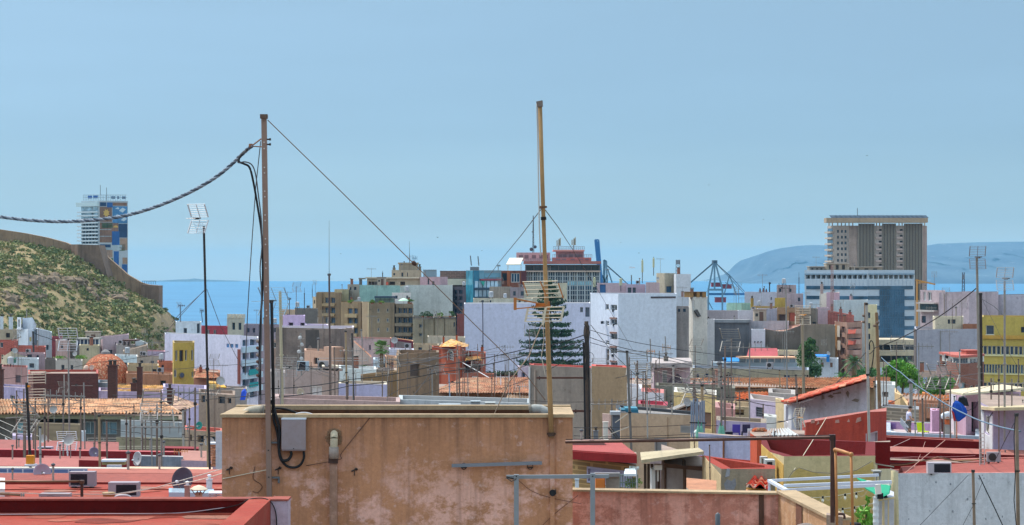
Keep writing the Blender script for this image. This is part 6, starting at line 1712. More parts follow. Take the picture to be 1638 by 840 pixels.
mb=MB();zz0,zz1=W(0,741.5,61).z,W(0,728.5,61).z
mb.prism([(p.x,p.y)for p in(xy(905,62.5),xy(1018.8,61),xy(990,66.2),xy(905,66.6))],zz0,zz1);mb.build('fascia',PL('#9a2a2a',.9,.35),ry)
mb=MB();mb.prism([(p.x,p.y)for p in(xy(905,62.6),xy(1018,61.1),xy(989.6,66.1),xy(905,66.5))],zz1+.002,zz1+.03);mb.build('roof_slab',PL('#a84f4a',.9,.35),ry)
mb=MB();q=W(922,719,64.5);mb.cbox((q.x+.3,64.5,zz1+.09),1.0,.5,.12);mb.build('roof_patch',FL('#8f6c66'),ry)
op=block('orange_locker','orange locker beside a grey shutter in the patio under the red roof','locker',[('body',FL('#c8732f'),[(953,968,765,795,59,.6)]),('door',FL('#d27a34'),[(954,967,767,794,58.97,.028)])])
block('shutter_board','plain grey panel between the orange locker and plant rack','panel',[('panel',PL('#a9a196',.9,.3),[(969,991,763,795,59.6,.1)]),('rail',FL('#8d8a88'),[(951,992,757,763,59.5,.2)])])
ps=block('patio_tube','white tube standing with green leaves at the patio wall','tube',[('tube',FL('#c5cfd6'),[(920,926,768,788,55,.1)]),('cap',FL('#8fa0aa'),[(919.4,926.6,766.6,767.9,54.98,.13)])])
rk_=thing('plant_rack','wire plant rack with green leaves and a white lid in the patio','rack',W(1004,792,55))
mb=MB()
for k in range(8):
 x=992+4*k;mb.tube([W(x,795,55),W(x,759,55)],.014,5)
for y in(760,772,784):mb.tube([W(991,y,55),W(1020,y,55)],.014,5)
mb.build('frame',mat('#6f8078','metal',1,.3),rk_)
mb=MB();mb.solid([W(998,762,54.6),W(1018,762,54.6),W(1016,753,55.8),W(1000,754,55.8)],(0,0,.06));mb.build('lid',FL('#ccd6da'),rk_)
mb=MB()
for k in range(5):q=W(1008+2.5*k,775+4*(k%2),55.2);bush(mb,q,.16,26,.05,1)
mb.build('leaves',LEAF3,rk_)
wa=antenna('silver grid aerial lying over the patio plant rack',(1019,792),(1018,748),54,'yagi',18,8,.5,.9,ALU,FL('#c9dcd8'),at=(1012,749),n=8)
sd=bld('tin_shed','grey metal shed front with two brown framed door panels',[(1058,62),(1062,58.5),(1124,57.5)],747,FL('#6b5444'),depth=3,par=0,win=[(1,[(1064,1092.5),(1095.5,1123)],[(750.5,800)],dict(d=.05,kind='door_panel',pane=PL('#a59d98',.7,.25)))])
mb=MB();A,B,C,D=W(1026,741,57),W(1126,727,56.5),W(1118,721,61),W(1024,728,62);mb.solid([A,B,C,D],(0,0,.08));mb.build('fibre_roof',PL('#b9a98a',1.2,.6),sd)
mb=MB();q=W(1094,745,57.2);mb.lathe(q,[(.05,0),(.05,.12),(.02,.16)],8);mb.build('lamp',DARKF,sd)
mb=MB();mb.box(W(1040,0,58).x,W(1046,0,58).x,57.4,58,W(0,800,58).z,W(0,748,58).z);mb.build('post',FL('#c9c7c2'),sd)
mb=MB()
for k in range(5):
 x=1032+5.4*k;mb.bar(W(x,800,58.6),W(x,742,58.6),.07)
mb.build('slats',FL('#4f4034'),sd)
bld('patio_screen','pale mauve wall strip behind the grey metal shed front',[(1040,64),(1124,62.5)],736,PL('#ab9d9e',.8,.3),depth=.4,par=0)
ch_=block('gutter_box','white gutter box at the end of the metal shed roof','gutter box',[('box',FL('#c9c5bd'),[(1047,1059,744,752,57.2,.35)]),('spout',FL('#b5b0a8'),[(1051,1054,752.1,770,57.3,.06)])])
yb2=bld('yard_box','roofless cream yard box with a vivid red inside and patched grey front',[(1124,57),(1154,54),(1240,53.4)],[733,750,750],PL('#a3957c',1,.6,'#746a5c'),depth=.9,par=.3,cap=PL('#9a3524',.9,.4),roof=PL('#8c2718',.9,.4))
patch(yb2,'sunlit_cream_flank',(1124,57),(1154,54),[[(1124.3,840),(1153.7,840),(1153.7,752),(1124.3,735)]],PL('#d1b78c',.9,.4),.012,.01)  # flank coloured brighter than the grey front to show sun falling on it
pq,nr=facepts((1154,54),(1240,53.4),[(1161,785),(1158,776),(1163,768),(1170,771),(1176,766),(1178,776),(1174,785)],.01);mb=MB();mb.solid(list(pq),(-nr.x*.008,-nr.y*.008,0));mb.build('cement_patch',PL('#8f8f92',2,.6),yb2)
pq,nr=facepts((1154,54),(1240,53.4),[(1160,765),(1163,751),(1168,751),(1167,763)],.01);mb=MB();mb.solid(list(pq),(-nr.x*.008,-nr.y*.008,0));mb.build('cement_patch',PL('#a5a5a8',2,.6),yb2)
lb_=bld('low_terracotta_roof','little terracotta floored ledge with a white kerb before the yard box',[(1098,50.5),(1102,49.4),(1146,49.2)],[780,783,785],PL('#b9b2a4',1,.6),depth=2.4,par=0,roof=PL('#b98060',1.4,.6))
rl=bld('red_tiled_ledge','small red tiled ledge roof beside the yellow flank of the cream house',[(1194,51),(1225,50.5)],783,PL('#c9a554',1,.3),depth=1,par=0)
house_roof(rl,W(1192,783,50.6),W(1230,785,50.4),W(1226,769,53.5),W(1206,767,53.8),mat('#c2452f','tile',1.4,.3),.24)
aircon('white air unit on the yellow flank, the one further back',1217,1229,731,757,60.6,.3,mat('#b4b4b4','metal',1,.3));aircon('white air unit on the yellow flank, the one nearer the corner',1224.5,1240,736,762,58.4,.45,mat('#bdbdbd','metal',1,.3))
# foreground
def wornwall(name,a,b,c,lo,hi):
 t=NT(name)
 sp=t.n('ShaderNodeSeparateXYZ');t.l(t.P(),sp.inputs[0])
 big=t.noise(1.5,8,0.74)
 hor=t.noise(1.5,9,0.74,(1.0,1.0,1.3))
 st=t.noise(2.0,6,0.65,(3.0,3.0,0.16))
 fine=t.noise(16,5,0.75)
 spot=t.noise(5.0,3,0.6)
 base=t.mix(t.ramp(big,0.32,0.68),lin(a),mulc(lin(a)+(1,),0.74))
 low=t.ramp(sp.outputs[2],hi,lo)
 m1=t.mul(t.mul(t.ramp(hor,0.46,0.53),t.ramp(big,0.40,0.50)),low)
 col=t.mix(t.mul(m1,0.85),base,lin(b))
 col=t.mix(t.mul(t.ramp(st,0.50,0.70),0.5),col,lin(c))
 col=t.mix(t.mul(t.mul(t.ramp(st,0.40,0.60),t.ramp(sp.outputs[2],hi-0.5,hi+0.25)),0.55),col,mulc(lin(c),0.55))
 col=t.mix(t.mul(t.mul(t.ramp(spot,0.60,0.68),t.ramp(fine,0.4,0.6)),0.55),col,lin('#d8b7b0'))
 f1=t.ramp(fine,0.3,0.75)
 mm=t.n('ShaderNodeMixRGB',blend_type='MULTIPLY');mm.inputs[0].default_value=0.5
 t.l(col,mm.inputs[1]);t.l(t.mix(f1,(0.62,0.6,0.6,1),(1.12,1.12,1.12,1)),mm.inputs[2])
 t.bump(fine,0.02,0.6)
 return t.done(mm.outputs[0],0.93)
FW=wornwall('worn_brown_render','#c68d68','#e8b5a4','#8a6450',58.2,59.4)
COP=mat('#b39a7a','conc',2.0,.5)
YF=37.0
fb_=bld('brown_building','flat topped brown rendered building with peeling pink patches, filling the middle foreground',[(355,YF),(916,YF)],668,FW,base=50,depth=2.25,par=.55,rw=.16,roof=mat('#4d3a30','conc',2,.6),straight=True)
x0,x1=xy(355,YF).x,xy(916,YF).x
zt=W(0,668,YF).z
mb=MB()
mb.box(x0-.03,x1+.02,YF-.035,YF+.19,zt+.002,zt+.055)
mb.box(x0-.03,x1+.02,YF+2.07,YF+2.3,zt+.002,zt+.075)
mb.box(x0-.03,x0+.32,YF+.192,YF+2.068,zt+.003,zt+.05)
mb.box(x1-.34,x1+.02,YF+.192,YF+2.068,zt+.003,zt+.05)
me_=mb
co=me_.build('coping',COP,fb_)
mb=MB();mb.box(x0+.17,x1-.17,YF+2.02,YF+2.065,zt-.5,zt+.001);mb.build('rusty_lining',mat('#5c3a26','conc',3,.7),fb_)
def fore(label_root,*a):pass
def wallpos(px,py,out=0):return W(px,py,YF-out)
def pipe_elbow(label,pts,r,m_):
 rt=thing('roof_pipe',label,'pipe',pts[0],'fat pipes on the brown building')
 mb=MB();mb.tube(pts,r,14);mb.build('bend',m_,rt,True)
 mb=MB();d=(Vector(pts[1])-Vector(pts[0])).normalized();mb.tube([Vector(pts[0]),Vector(pts[0])+d*.05],r*1.12,14);mb.build('collar',mat('#8d8478','conc',3,.4),rt,True)
 return rt
PIP=mat('#bdb3a0','conc',2.5,.45)
Yp=YF+1.1
pipe_elbow('fat whitish pipe bend lying on the roof edge beside the steel post',[W(422,657,Yp),W(410,656.5,Yp),W(400,658,Yp),W(393,662,Yp),W(389,669,Yp),W(388,682,Yp)],.085,PIP)
pipe_elbow('fat grey pipe bend lying on the roof edge beside the wooden pole',[W(846,656,Yp),W(856,654.5,Yp),W(864,655,Yp),W(871,658,Yp),W(876,664,Yp),W(878,680,Yp)],.085,mat('#a9a9a4','conc',2.5,.4))
sp_=thing('steel_post','tall square brown steel post bolted to the brown building','post',W(431,800,YF-.1))
a,b=W(422.3,185,YF-.12),W(431,800,YF-.08)
mb=MB();mb.bar(a,b,.084,.084);mb.build('shaft',mat('#8d7467','metal',1.2,.35,'#6f5546'),sp_)
mb=MB();mb.bar(a+Vector((0,0,.02)),a-Vector((0,0,.05)),.12,.12);mb.bar(W(419,187,YF-.2),W(426,187,YF-.2),.05);mb.build('cap',mat('#6b5548','metal',1,.5),sp_)
for k,y in enumerate((228,238,268,277,306,315,344,353,382,391,420,429,458,467,496,505,720,763)):
 f=(y-185)/615
 p=a.lerp(b,f)+Vector((0,-.05,0))
 mb=MB();mb.lathe(p,[(.012,-.006),(.012,.006),(.006,.008)],8,(0,-1,0));mb.build('bolt',FL('#c9c0ba')if y<600 else DARKF,sp_)
mb=MB();mb.tube([W(434.5,484,YF-.12),W(436,560,YF-.11),W(437.5,652,YF-.1)],.026,8);mb.build('sleeve',BLACKC,sp_,True)
for y in(708,764):
 mb=MB();mb.bar(W(432,y,YF-.03),W(447,y,YF-.03),.05,.03);mb.bar(W(446,y,YF-.02),W(446,y+9,YF-.02),.03);mb.build('bracket',mat('#6a6f72','metal',1,.4),sp_)
mb=MB();mb.tube([W(418,222,YF-.12),W(402,234,YF-.1)],.012,6);mb.tube([W(419,235,YF-.12),W(402,234,YF-.1)],.01,6);mb.lathe(W(401,233,YF-.1),[(.03,-.03),(.035,0),(.03,.03)],8);mb.build('hook',RUSTY,sp_)
for y in(223,231):
 mb=MB();mb.tube([W(420,y,YF-.12),W(430.5,y,YF-.12)],.014,6);mb.lathe(W(430.5,y,YF-.12),[(.022,0),(.022,.03)],6,(1,0,0));mb.build('through_bolt',DARKM,sp_)
import bisect
def spline(pts,n):
 out=[]
 P=[Vector(p)for p in pts]
 P=[P[0]*2-P[1]]+P+[P[-1]*2-P[-2]]
 for i in range(1,len(P)-2):
  for k in range(n):
   t=k/n
   p0,p1,p2,p3=P[i-1:i+3]
   out.append(0.5*((2*p1)+(p2-p0)*t+(2*p0-5*p1+4*p2-p3)*t*t+(3*p1-p0-3*p2+p3)*t**3))
 out.append(P[-2])
 return out
tc=thing('twisted_cable','thick blue grey twisted cable hanging in a long curve to the steel post','cable',W(402,234,YF))
cpts=[W(x,y,YF-.1+(402-x)*.004)for x,y in((-90,331),(-40,341),(0,347),(50,352.5),(100,354.5),(150,352),(200,345),(250,330.5),(300,309.5),(340,287),(365,268),(384,250),(396,239),(404,233))]
cl=spline(cpts,24)
for s_ in range(3):
 pts=[]
 acc=0
 for i,p in enumerate(cl):
  if i:acc+=(p-cl[i-1]).length
  ph=(acc/.21+.35*math.sin(acc*1.7)+.2*math.sin(acc*4.1))*6.283+s_*2.094
  d=(cl[min(i+1,len(cl)-1)]-cl[max(i-1,0)]).normalized()
  u=d.cross(Vector((0,1,0))).normalized();w=d.cross(u)
  pts.append(p+u*math.cos(ph)*.017+w*math.sin(ph)*.017)
 mb=MB();mb.tube(pts,.0155,6);mb.build('strand',mat(('#74808e','#465160','#8c98a5')[s_],'flat'),tc,True)
def fcable(label,pts,r,m_=None,n=12,name='cable',group='loose cables at the steel post'):
 mb=MB();mb.tube(spline(pts,n),r,7);return tag(mb.build(name,m_ or BLACKC,None,True),label,'cable',group)
yy=YF-.14
fcable('thicker black cable dropping from the twisted cable end down the steel post',[W(x,y,yy)for x,y in((396,239),(386,247),(382,258),(390,262),(399,268),(405,290),(412,330),(418,370),(420,410),(420,460),(417,510),(415,570),(416,632))],.018)
fcable('thinner grey black cable looping beside the thicker drop cable',[W(x,y,yy-.02)for x,y in((394,241),(383,250),(381,260),(392,259),(403,264),(409,280),(413,310),(418,352),(419,392),(416,430),(418,465),(418,540),(414,600))],.011,GREYC)
fcable('black cable loop curving under the grey junction box into its right corner',[W(x,y,YF-.06)for x,y in((436,650),(438,672),(443,690),(446,712),(448,732),(458,745),(470,748),(480,744),(486,733),(486,722))],.021)
fcable('short black cable loop hugging the left underside of the grey junction box',[W(x,y,YF-.08)for x,y in((434,640),(440,660),(447,688),(446,715),(450,735),(460,736),(466,728),(465,722))],.025)
fcable('black cable arching over the roof edge above the junction box',[W(x,y,YF+.3)for x,y in((437,653),(450,653.5),(462,656),(474,661),(482,668))],.02)
fcable('thin white cable arching on the coping right above the junction box',[W(x,y,YF+.1)for x,y in((468,668),(474,662),(486,660),(498,662),(506,667))],.009,WHITEM)
fcable('thin cream wire slanting across the brown building to the steel post',[W(356,766,YF-.02),W(395,758,YF-.03),W(430,751,YF-.08)],.007,FL('#c9bda5'))
fcable('thin brown wire slanting over the brown render to the vent pipe',[W(592,668,YF-.01),W(566,700,YF-.015),W(545,727,YF-.05),(W(543,735,YF-.08)),W(490,745,YF-.01)],.006,FL('#5a4036'))
fcable('curly dark wire stuck on the brown render left of the post',[W(x,y,YF-.01)for x,y in((408,746),(405,765),(416,774),(419,780),(412,788),(404,786))],.005,FL('#5a4036'))
jb=thing('junction_box','grey metal junction box with a pale lid hung on the brown render','junction box',W(471,722,YF))
a,b=W(452.5,720,YF),W(489.5,671,YF)
mb=MB();mb.box(a.x,b.x,YF-.13,YF-.004,a.z,b.z);mb.build('body',mat('#8f8487','metal',.8,.35,'#7d6a68'),jb)
mb=MB();mb.box(a.x-.008,b.x+.008,YF-.145,YF-.131,a.z+.02,b.z+.004);mb.build('door',mat('#968a8c','metal',1.2,.5,'#85706c'),jb)
mb=MB();mb.box(a.x-.012,b.x+.012,YF-.15,YF-.003,b.z+.005,b.z+.03);mb.build('lid',mat('#c3cbd6','metal',1,.2),jb)  # pale blue lid paints in the sky reflected on the box top
mb=MB();mb.lathe(((a.x+b.x)/2,YF-.15,a.z+.035),[(.01,-.006),(.008,.006)],8,(0,-1,0));mb.build('lock',DARKF,jb)
vp=thing('vent_pipe','cream vent pipe elbow coming out of a ragged hole in the brown render','pipe',W(534,735,YF))
mb=MB();mb.tube(spline([W(534.5,694,YF+.05),W(534.5,695,YF-.07),W(534.5,702,YF-.12),W(534,716,YF-.12)],6),.062,14);mb.build('elbow',mat('#c3b59a','conc',3,.4),vp,True)
mb=MB();mb.tube([W(534,715,YF-.12),W(534,733,YF-.11)],.08,14);mb.build('socket',mat('#a5958a','conc',3,.4),vp,True)
mb=MB()
for k in range(16):
 an=k*.3927;mb.ball(W(534.5+10*math.cos(an),700+12*math.sin(an),YF-.01),.03+.012*(k%3),.02,.035,6)
mb.build('hole_rim',mat('#8a6b52','conc',3,.6),vp)
mb=MB();mb.bar(W(525.5,734,YF-.12),W(541,735,YF-.12),.03,.14);mb.build('strap',mat('#4a342c','metal',1,.5),vp)
a,b=W(528,1000,YF),W(540,736,YF);mb=MB();mb.box(a.x,b.x,YF-.1,YF-.003,a.z,b.z);mb.build('duct',wornwall('worn_duct','#a9826c','#c29a88','#80604f',57,60),vp)
ib=thing('wall_rail','grey steel rail bolted slightly askew across the brown render','rail',W(795,745,YF))
mb=MB();mb.bar(W(722.5,745,YF-.08),W(867,740.5,YF-.08),.05,.055);mb.build('rail',mat('#7c7f86','metal',1,.3),ib)
for px in(742,848):
 q=W(px,746,YF-.04);mb=MB()
 mb.tube([q+Vector((.045*math.cos(t),0,.05*math.sin(t)))for t in[i*.5236 for i in range(13)]],.009,6);mb.bar(W(px-5,748,YF-.02),W(px+5,748,YF-.02),.02);mb.build('clamp',mat('#4a332a','metal',1,.5),ib)
bs_=thing('wire_spool','black rubber spool fixed on the painted strip under the wooden pole','spool',W(884,792,YF))
mb=MB();mb.lathe(W(884,788,YF-.002),[(.055,0),(.055,.05),(.03,.055),(.03,.09),(.05,.095),(.05,.12)],12,(0,-1,0));mb.build('drum',BLACKC,bs_)
mb=MB();mb.bar(W(889,783,YF-.05),W(889,791,YF-.05),.015);mb.build('pin',DARKM,bs_)
for lb,pts in(('thin rusty wire sagging from the grey frame to the black spool',((829,768),(850,785),(880,796),(930,806))),('thin rusty wire crossing up from the wall foot to the wall corner',((868,840),(892,818),(915,800),(925,792)))):
 fcable(lb,[W(x,y,YF-.03)for x,y in pts],.005,FL('#6a4436'),group='thin wires on the brown render')
for lb,px,py in(('dark wire scrap stuck at the brown building corner left of the post',367,750),('dark bolt scrap left of the small cable curl on the brown render',445,750),('rusty hook with a streak below it, right of the vent pipe',567,752)):
 q=W(px,py,YF-.012);mb=MB()
 mb.tube([q+Vector((-.05,0,-.02)),q,q+Vector((.03,-.03,.035))],.012,6);mb.tube([q,q+Vector((.0,-.01,-.09))],.007,5);mb.tube([q+Vector((.02,0,0)),q+Vector((.05,-.01,.02))],.016,6)
 tag(mb.build('wall_hook',DARKM),lb,'hook','hooks on the brown render')
wp=thing('wooden_pole','tall slim tan pole strapped to the brown building, carrying an old orange aerial','pole',W(882.5,699,YF-.07))
pts=[W(863.5,166,YF-.05),W(867.5,290,YF-.05),W(871,400,YF-.06),(W(875.5,520,YF-.06)),W(880,640,YF-.07),W(882,700,YF-.07)]
mb=MB();mb.tube(pts,[.037,.034,.033,.039,.042,.043],12);mb.build('shaft',mat('#a8845a','conc',2.5,.45),wp,True)
mb=MB();mb.tube([W(863.3,162,YF-.05),W(863.8,171,YF-.05)],.05,10);mb.bar(W(858,165,YF-.05),W(868,163,YF-.05),.05);mb.build('top_fitting',mat('#7d6f66','metal',1,.5),wp)
mb=MB();mb.tube([W(867.9,330,YF-.05),W(868.2,333.5,YF-.05)],.055,10);mb.bar(W(862,331,YF-.05),W(875,331,YF-.05),.03);mb.build('strap',mat('#6a4a34','metal',1,.5),wp)
mb=MB();mb.tube([W(869.4,347,YF-.055),W(869.6,352,YF-.055)],.046,10);mb.build('tape',BLACKC,wp)
mb=MB();mb.tube(spline([W(858.5,166,YF-.05),W(860,215,YF-.05),W(861.5,300,YF-.06),W(863,370,YF-.08),W(865,410,YF-.06)],8),.011,6);mb.build('lead',FL('#b5b5b2'),wp,True)
mb=MB();mb.bar(W(875,694,YF-.03),W(889,694,YF-.03),.05,.03);mb.tube([W(881.5,692,YF-.07),W(881.7,698,YF-.07)],.055,10);mb.build('foot_strap',mat('#4a362c','metal',1,.6),wp)
a,b=W(880,1000,YF),W(887,700,YF);mb=MB();mb.box(a.x,b.x,YF-.05,YF-.003,a.z,b.z);mb.build('painted_stub',FW,wp)
oa=thing('television_antenna','big old orange and cream aerial clamped to the tall slim tan pole','antenna',W(874.5,486,YF-.1),'television antennas on masts')
OR=mat('#b3703c','metal',1.2,.5,'#8a5634');CR=mat('#d2c6ae','metal',1.2,.4,'#a3917a')
c=W(872,487,YF-.16)
px_=lambda x,y,dy=0:W(x,y,YF-.16+dy)
mb=MB()
for k in range(5):
 y=450+6.4*k;xx=836+1.6*k
 mb.tube([px_(xx,y+1,.1),px_(xx+56,y-.5,-.25)],.008,6)
mb.build('reflector',CR,oa)
mb=MB()
for k in range(5):
 y=492+5.6*k;xx=845-1.3*k
 mb.tube([px_(xx,y,.1),px_(xx+57,y-1,-.25)],.008,6)
mb.build('reflector',CR,oa)
for x0,y0,x1,y1,dy,m_ in((836.5,451,844,473,.1,OR),(893,453,901,477,-.25,OR),(864,450,874,474,-.1,OR),(845,492,840,515,.1,CR),(902,490,897,514,-.25,CR),(873,492,868,520,-.1,CR)):
 mb=MB();mb.bar(px_(x0,y0,dy),px_(x1,y1,dy),.035,.02);mb.build('side_bar',m_,oa)
mb=MB();mb.bar(px_(880,489,0),px_(824,478,-.35),.022);mb.bar(px_(880,489,0),px_(824,494,-.35),.018);mb.bar(px_(824,476,-.35),px_(824,496,-.35),.05,.03);mb.bar(px_(878,482),px_(878,496),.03);mb.build('boom',OR,oa)
mb=MB();mb.cbox(px_(864,487.5,-.08),.15,.06,.05);mb.build('dipole_box',FL('#b5642a'),oa)
PWm=wornwall('worn_pink_render','#cf8c78','#ffc4b2','#7d5a50',56,60.2)
pw=bld('garden_wall','low worn pink and brown rendered wall beyond the brown building',[(912,39.6),(1245,39.0)],789,PWm,base=50,depth=.3,par=0,roof=COP)
patch(pw,'coping',(910,39.55),(1245,38.95),[(910,1245,785.6,788.6)],COP,.03,.36)
patch(pw,'pier',(912,39.6),(1245,39.0),[(1214,1222,789,900)],mat('#5f4438','conc',2,.5),.02,.018)
X0,X1=xy(1245,39.0),xy(1332,35.6)
rw_=thing('orange_wall','sunlit orange rendered wall with a stone coping running to the brown steel frame','wall',(X1.x,X1.y,50))
za,zb_=W(0,789,39.0).z,W(0,833,35.6).z
OWm=wornwall('worn_orange_render','#c99a72','#d7b08c','#9a6f50',57,61)
mb=MB();d=(X1-X0).normalized();nn=Vector((-d.y,d.x))*.28
mb.add([(X0.x,X0.y,50),(X1.x,X1.y,50),(X1.x,X1.y,zb_),(X0.x,X0.y,za),(X0.x+nn.x,X0.y+nn.y,50),(X1.x+nn.x,X1.y+nn.y,50),(X1.x+nn.x,X1.y+nn.y,zb_),(X0.x+nn.x,X0.y+nn.y,za)],
[(0,1,2,3),(5,4,7,6),(4,0,3,7),(1,5,6,2),(3,2,6,7)])
mb.build('wall',OWm,rw_)
mb=MB();e=nn*.12
mb.add([(X0.x-e.x,X0.y-e.y,za+.003),(X1.x-e.x,X1.y-e.y,zb_+.003),(X1.x+nn.x+e.x,X1.y+nn.y+e.y,zb_+.003),(X0.x+nn.x+e.x,X0.y+nn.y+e.y,za+.003)]+[(X0.x-e.x,X0.y-e.y,za+.05),(X1.x-e.x,X1.y-e.y,zb_+.05),(X1.x+nn.x+e.x,X1.y+nn.y+e.y,zb_+.05),(X0.x+nn.x+e.x,X0.y+nn.y+e.y,za+.05)],
[(0,3,2,1),(4,5,6,7),(0,1,5,4),(1,2,6,5),(2,3,7,6),(3,0,4,7)]);mb.build('coping',COP,rw_)
m1,m2=X0.lerp(X1,.36),X0.lerp(X1,.47)
mb=MB();o_=-nn*.06;zq=za+(zb_-za)*.4
mb.add([(m1.x+o_.x,m1.y+o_.y,50),(m2.x+o_.x,m2.y+o_.y,50),(m2.x+o_.x,m2.y+o_.y,zq-.03),(m1.x+o_.x,m1.y+o_.y,zq+.02)],[(0,1,2,3)]);mb.build('dark_strip',mat('#7a5240','conc',2,.4),rw_)  # flat darker strip on the wall face
hl=MB();q=W(1289,840,35.4);hl.lathe(q+Vector((0,0,-.18)),[(.2,0),(.19,.1),(.14,.18),(.04,.21)],18);tag(hl.build('vent_dome',mat('#8d7f78','conc',2,.3),None,True),'rounded grey vent top peeking over the photo edge below the orange wall','vent')
bld('grey_pier','grey plaster pier holding the foot of the brown steel frame',[(1322,35.3),(1348,35.0)],827,mat('#8d7a6a','conc',2,.5),base=50,depth=.3,par=0)
Ys=34.5
bf=thing('pipe_gantry','dark brown steel pipe frame with one long horizontal bar and one upright','frame',W(1332,832,Ys))
BSt=mat('#4a2f27','metal',1,.5,'#6d4636')
mb=MB();mb.tube([W(905,707,Ys+1.6),W(1100,704,Ys+.8),W(1334,699.5,Ys)],.026,10);mb.build('top_bar',BSt,bf)
mb=MB();mb.bar(W(1331.5,698,Ys),W(1331.5,836,Ys),.06,.06);mb.build('upright',BSt,bf)
mb=MB();mb.tube([W(1335.5,699,Ys-.05),W(1336,826,Ys-.05)],.008,6);mb.tube([W(905,703,Ys+1.55),W(1334,696,Ys-.05)],.007,6);mb.build('lead',BLACKC,bf)
mb=MB();mb.cbox(W(1331.5,700,Ys),.09,.09,.09);mb.build('corner_joint',mat('#3d2620','metal',1,.4),bf)
hb=MB();hb.tube(spline([W(1337,823,Ys),W(1345,822,Ys),(W(1350,823.5,Ys)),W(1351,830,Ys)],6),.02,8);tag(hb.build('bent_pipe',BSt,None,True),'short bent dark pipe at the steel frame foot','pipe')
rf_=thing('pipe_gate','rusty orange pipe frame shaped like a narrow gate beside the steel upright','frame',W(1350,840,33))
RO=mat('#a8713f','metal',1.4,.5,'#8a4f2a')
for n_,pts in(('side_pipe',[W(1336.5,720,33.2),W(1338,790,33.2),W(1340,900,33.2)]),('side_pipe',[W(1361.5,727,32.6),W(1363,790,32.6),W(1365.5,900,32.6)])):
 mb=MB();mb.tube(pts,.021,10);mb.build(n_,RO,rf_,True)
mb=MB();mb.tube([W(1336,719,33.2),W(1347,722,32.9),W(1361.5,727,32.6)],.027,10);mb.build('top_pipe',RO,rf_,True)
for px,py,Y in((1336.2,720,33.2),(1361.5,727,32.6)):
 mb=MB();mb.ball(W(px,py,Y),.036,n=10);mb.build('elbow',RO,rf_,True)
gf=thing('tube_gantry','grey square tube frame standing before the brown and pink walls','frame',W(885,840,31))
GF=mat('#84898e','metal',1,.3,'#6a6058')
for x,y0 in((826,759),(948,757)):
 mb=MB();mb.bar(W(x,y0,31),W(x,940,31),.066,.066);mb.build('post',GF,gf)
mb=MB();mb.bar(W(810,763,31.07),W(974,762,31.07),.05,.05);mb.build('crossbar',GF,gf)
mb=MB();mb.bar(W(810,763,31.0),W(822,766,31.0),.02);mb.tube([W(810,764,31),W(818,770,30.97),W(826,766,30.95)],.008,5);mb.build('wire_tie',DARKM,gf)
mb=MB()
for x in(826,948):mb.lathe(W(x,762,30.965),[(.012,0),(.008,.012)],8,(0,-1,0))
mb.build('bolt_heads',DARKM,gf)
gp_=MB();gp_.tube([W(1148,900,31),W(1148,823,31),W(1148,820,31)],[.035,.035,.01],10);tag(gp_.build('grey_post',mat('#55585c','metal',1,.3),None,True),'single dark grey rounded post before the worn pink wall','post')
pgw=thing('pergola_bars','white metal pergola bars crossing the yellow rendered wall','pergola',W(1275,800,44))
WB_=FL('#c4ccd8')
for n_,a_,b_ in(('bar',(1231,769,46.5),(1405,760,45.5)),('bar',(1254,777,43.2),(1426,771,42.5)),('bar',(1258,784,42.3),(1400,776.5,41.7)),('bar',(1230.5,769,46.5),(1259,785,42.2))):
 mb=MB();mb.bar(W(*a_),W(*b_),.075 if a_[0]!=1258 else .04,.055);mb.build(n_,WB_,pgw)
for x,y,Y in((1230.5,769,46.4),(1245,777,44)):
 mb=MB();mb.bar(W(x,y,Y),W(x,y+24,Y),.045);mb.build('post',WB_,pgw)
ga=thing('green_awning','rolled green fabric awning over a pale cabin beside the whitewashed wall','awning',W(1410,790,52))
mb=MB();vv=[W(1378,776,53),W(1395,777,52),(W(1425,778,51.5)),W(1423,790,50.5),W(1412,795,50.3),W(1398,790,50.6),W(1385,783,51.8)]
mb.solid(vv,(0,.08,.03));mb.solid([W(1371,766,53.5),W(1382,769,53),W(1395,774,52.6),W(1378,772,53)],(0,.06,.03));mb.build('canopy',mat('#1f8f6c','cloth',.6),ga)
mb=MB();mb.bar(W(1385,770,53),W(1424,775,51.5),.05);mb.build('rod',FL('#d6d2c8'),ga);mb=MB();mb.bar(W(1400,783,50.2),W(1409,782,50.2),.1,.22);mb.build('roller',FL('#d6d2c8'),ga)
mb=MB();q0=W(1408,792,50.25);mb.cbox(q0-Vector((0.0,0,0.02)),.13,.04,.13);mb.build('opening',BLACKC,ga)
cbn=bld('cabin','pale grey cabin with a ribbed white drainpipe under the green awning',[(1399,53),(1403,51),(1430,51)],798,PT('#b9b9c0',.8,.2),depth=1.6,par=.05)
mb=MB()
pts=[W(1401,900-5*k,50.6)for k in range(22)]
mb.tube(pts,[.07 if k%2 else .058 for k in range(22)],10);mb.build('drainpipe',FL('#ccd0d2'),cbn)
mb=MB();mb.bar(W(1402,801,50.7),W(1432,796,50.7),.04);mb.bar(W(1413,802,50.8),W(1413,900,50.8),.05);mb.bar(W(1421,800,50.8),W(1421,900,50.8),.03);mb.build('frame',FL('#c9b58c'),cbn)
mb=MB();mb.tube([W(1429,753,56),W(1430,790,56),W(1434,800,56),W(1435,900,56)],.055,8)
tag(mb.build('drainpipe',PT('#cdbd94',1,.3),None,True),'cream drainpipe on the whitewashed wall corner','pipe')
sl_end=bld('cream_house','cream sunlit end wall sloping up to the flat red roof',[(1391,62),(1437,70)],[739,756],PL('#d0c19c',.9,.4),depth=.5,par=0)
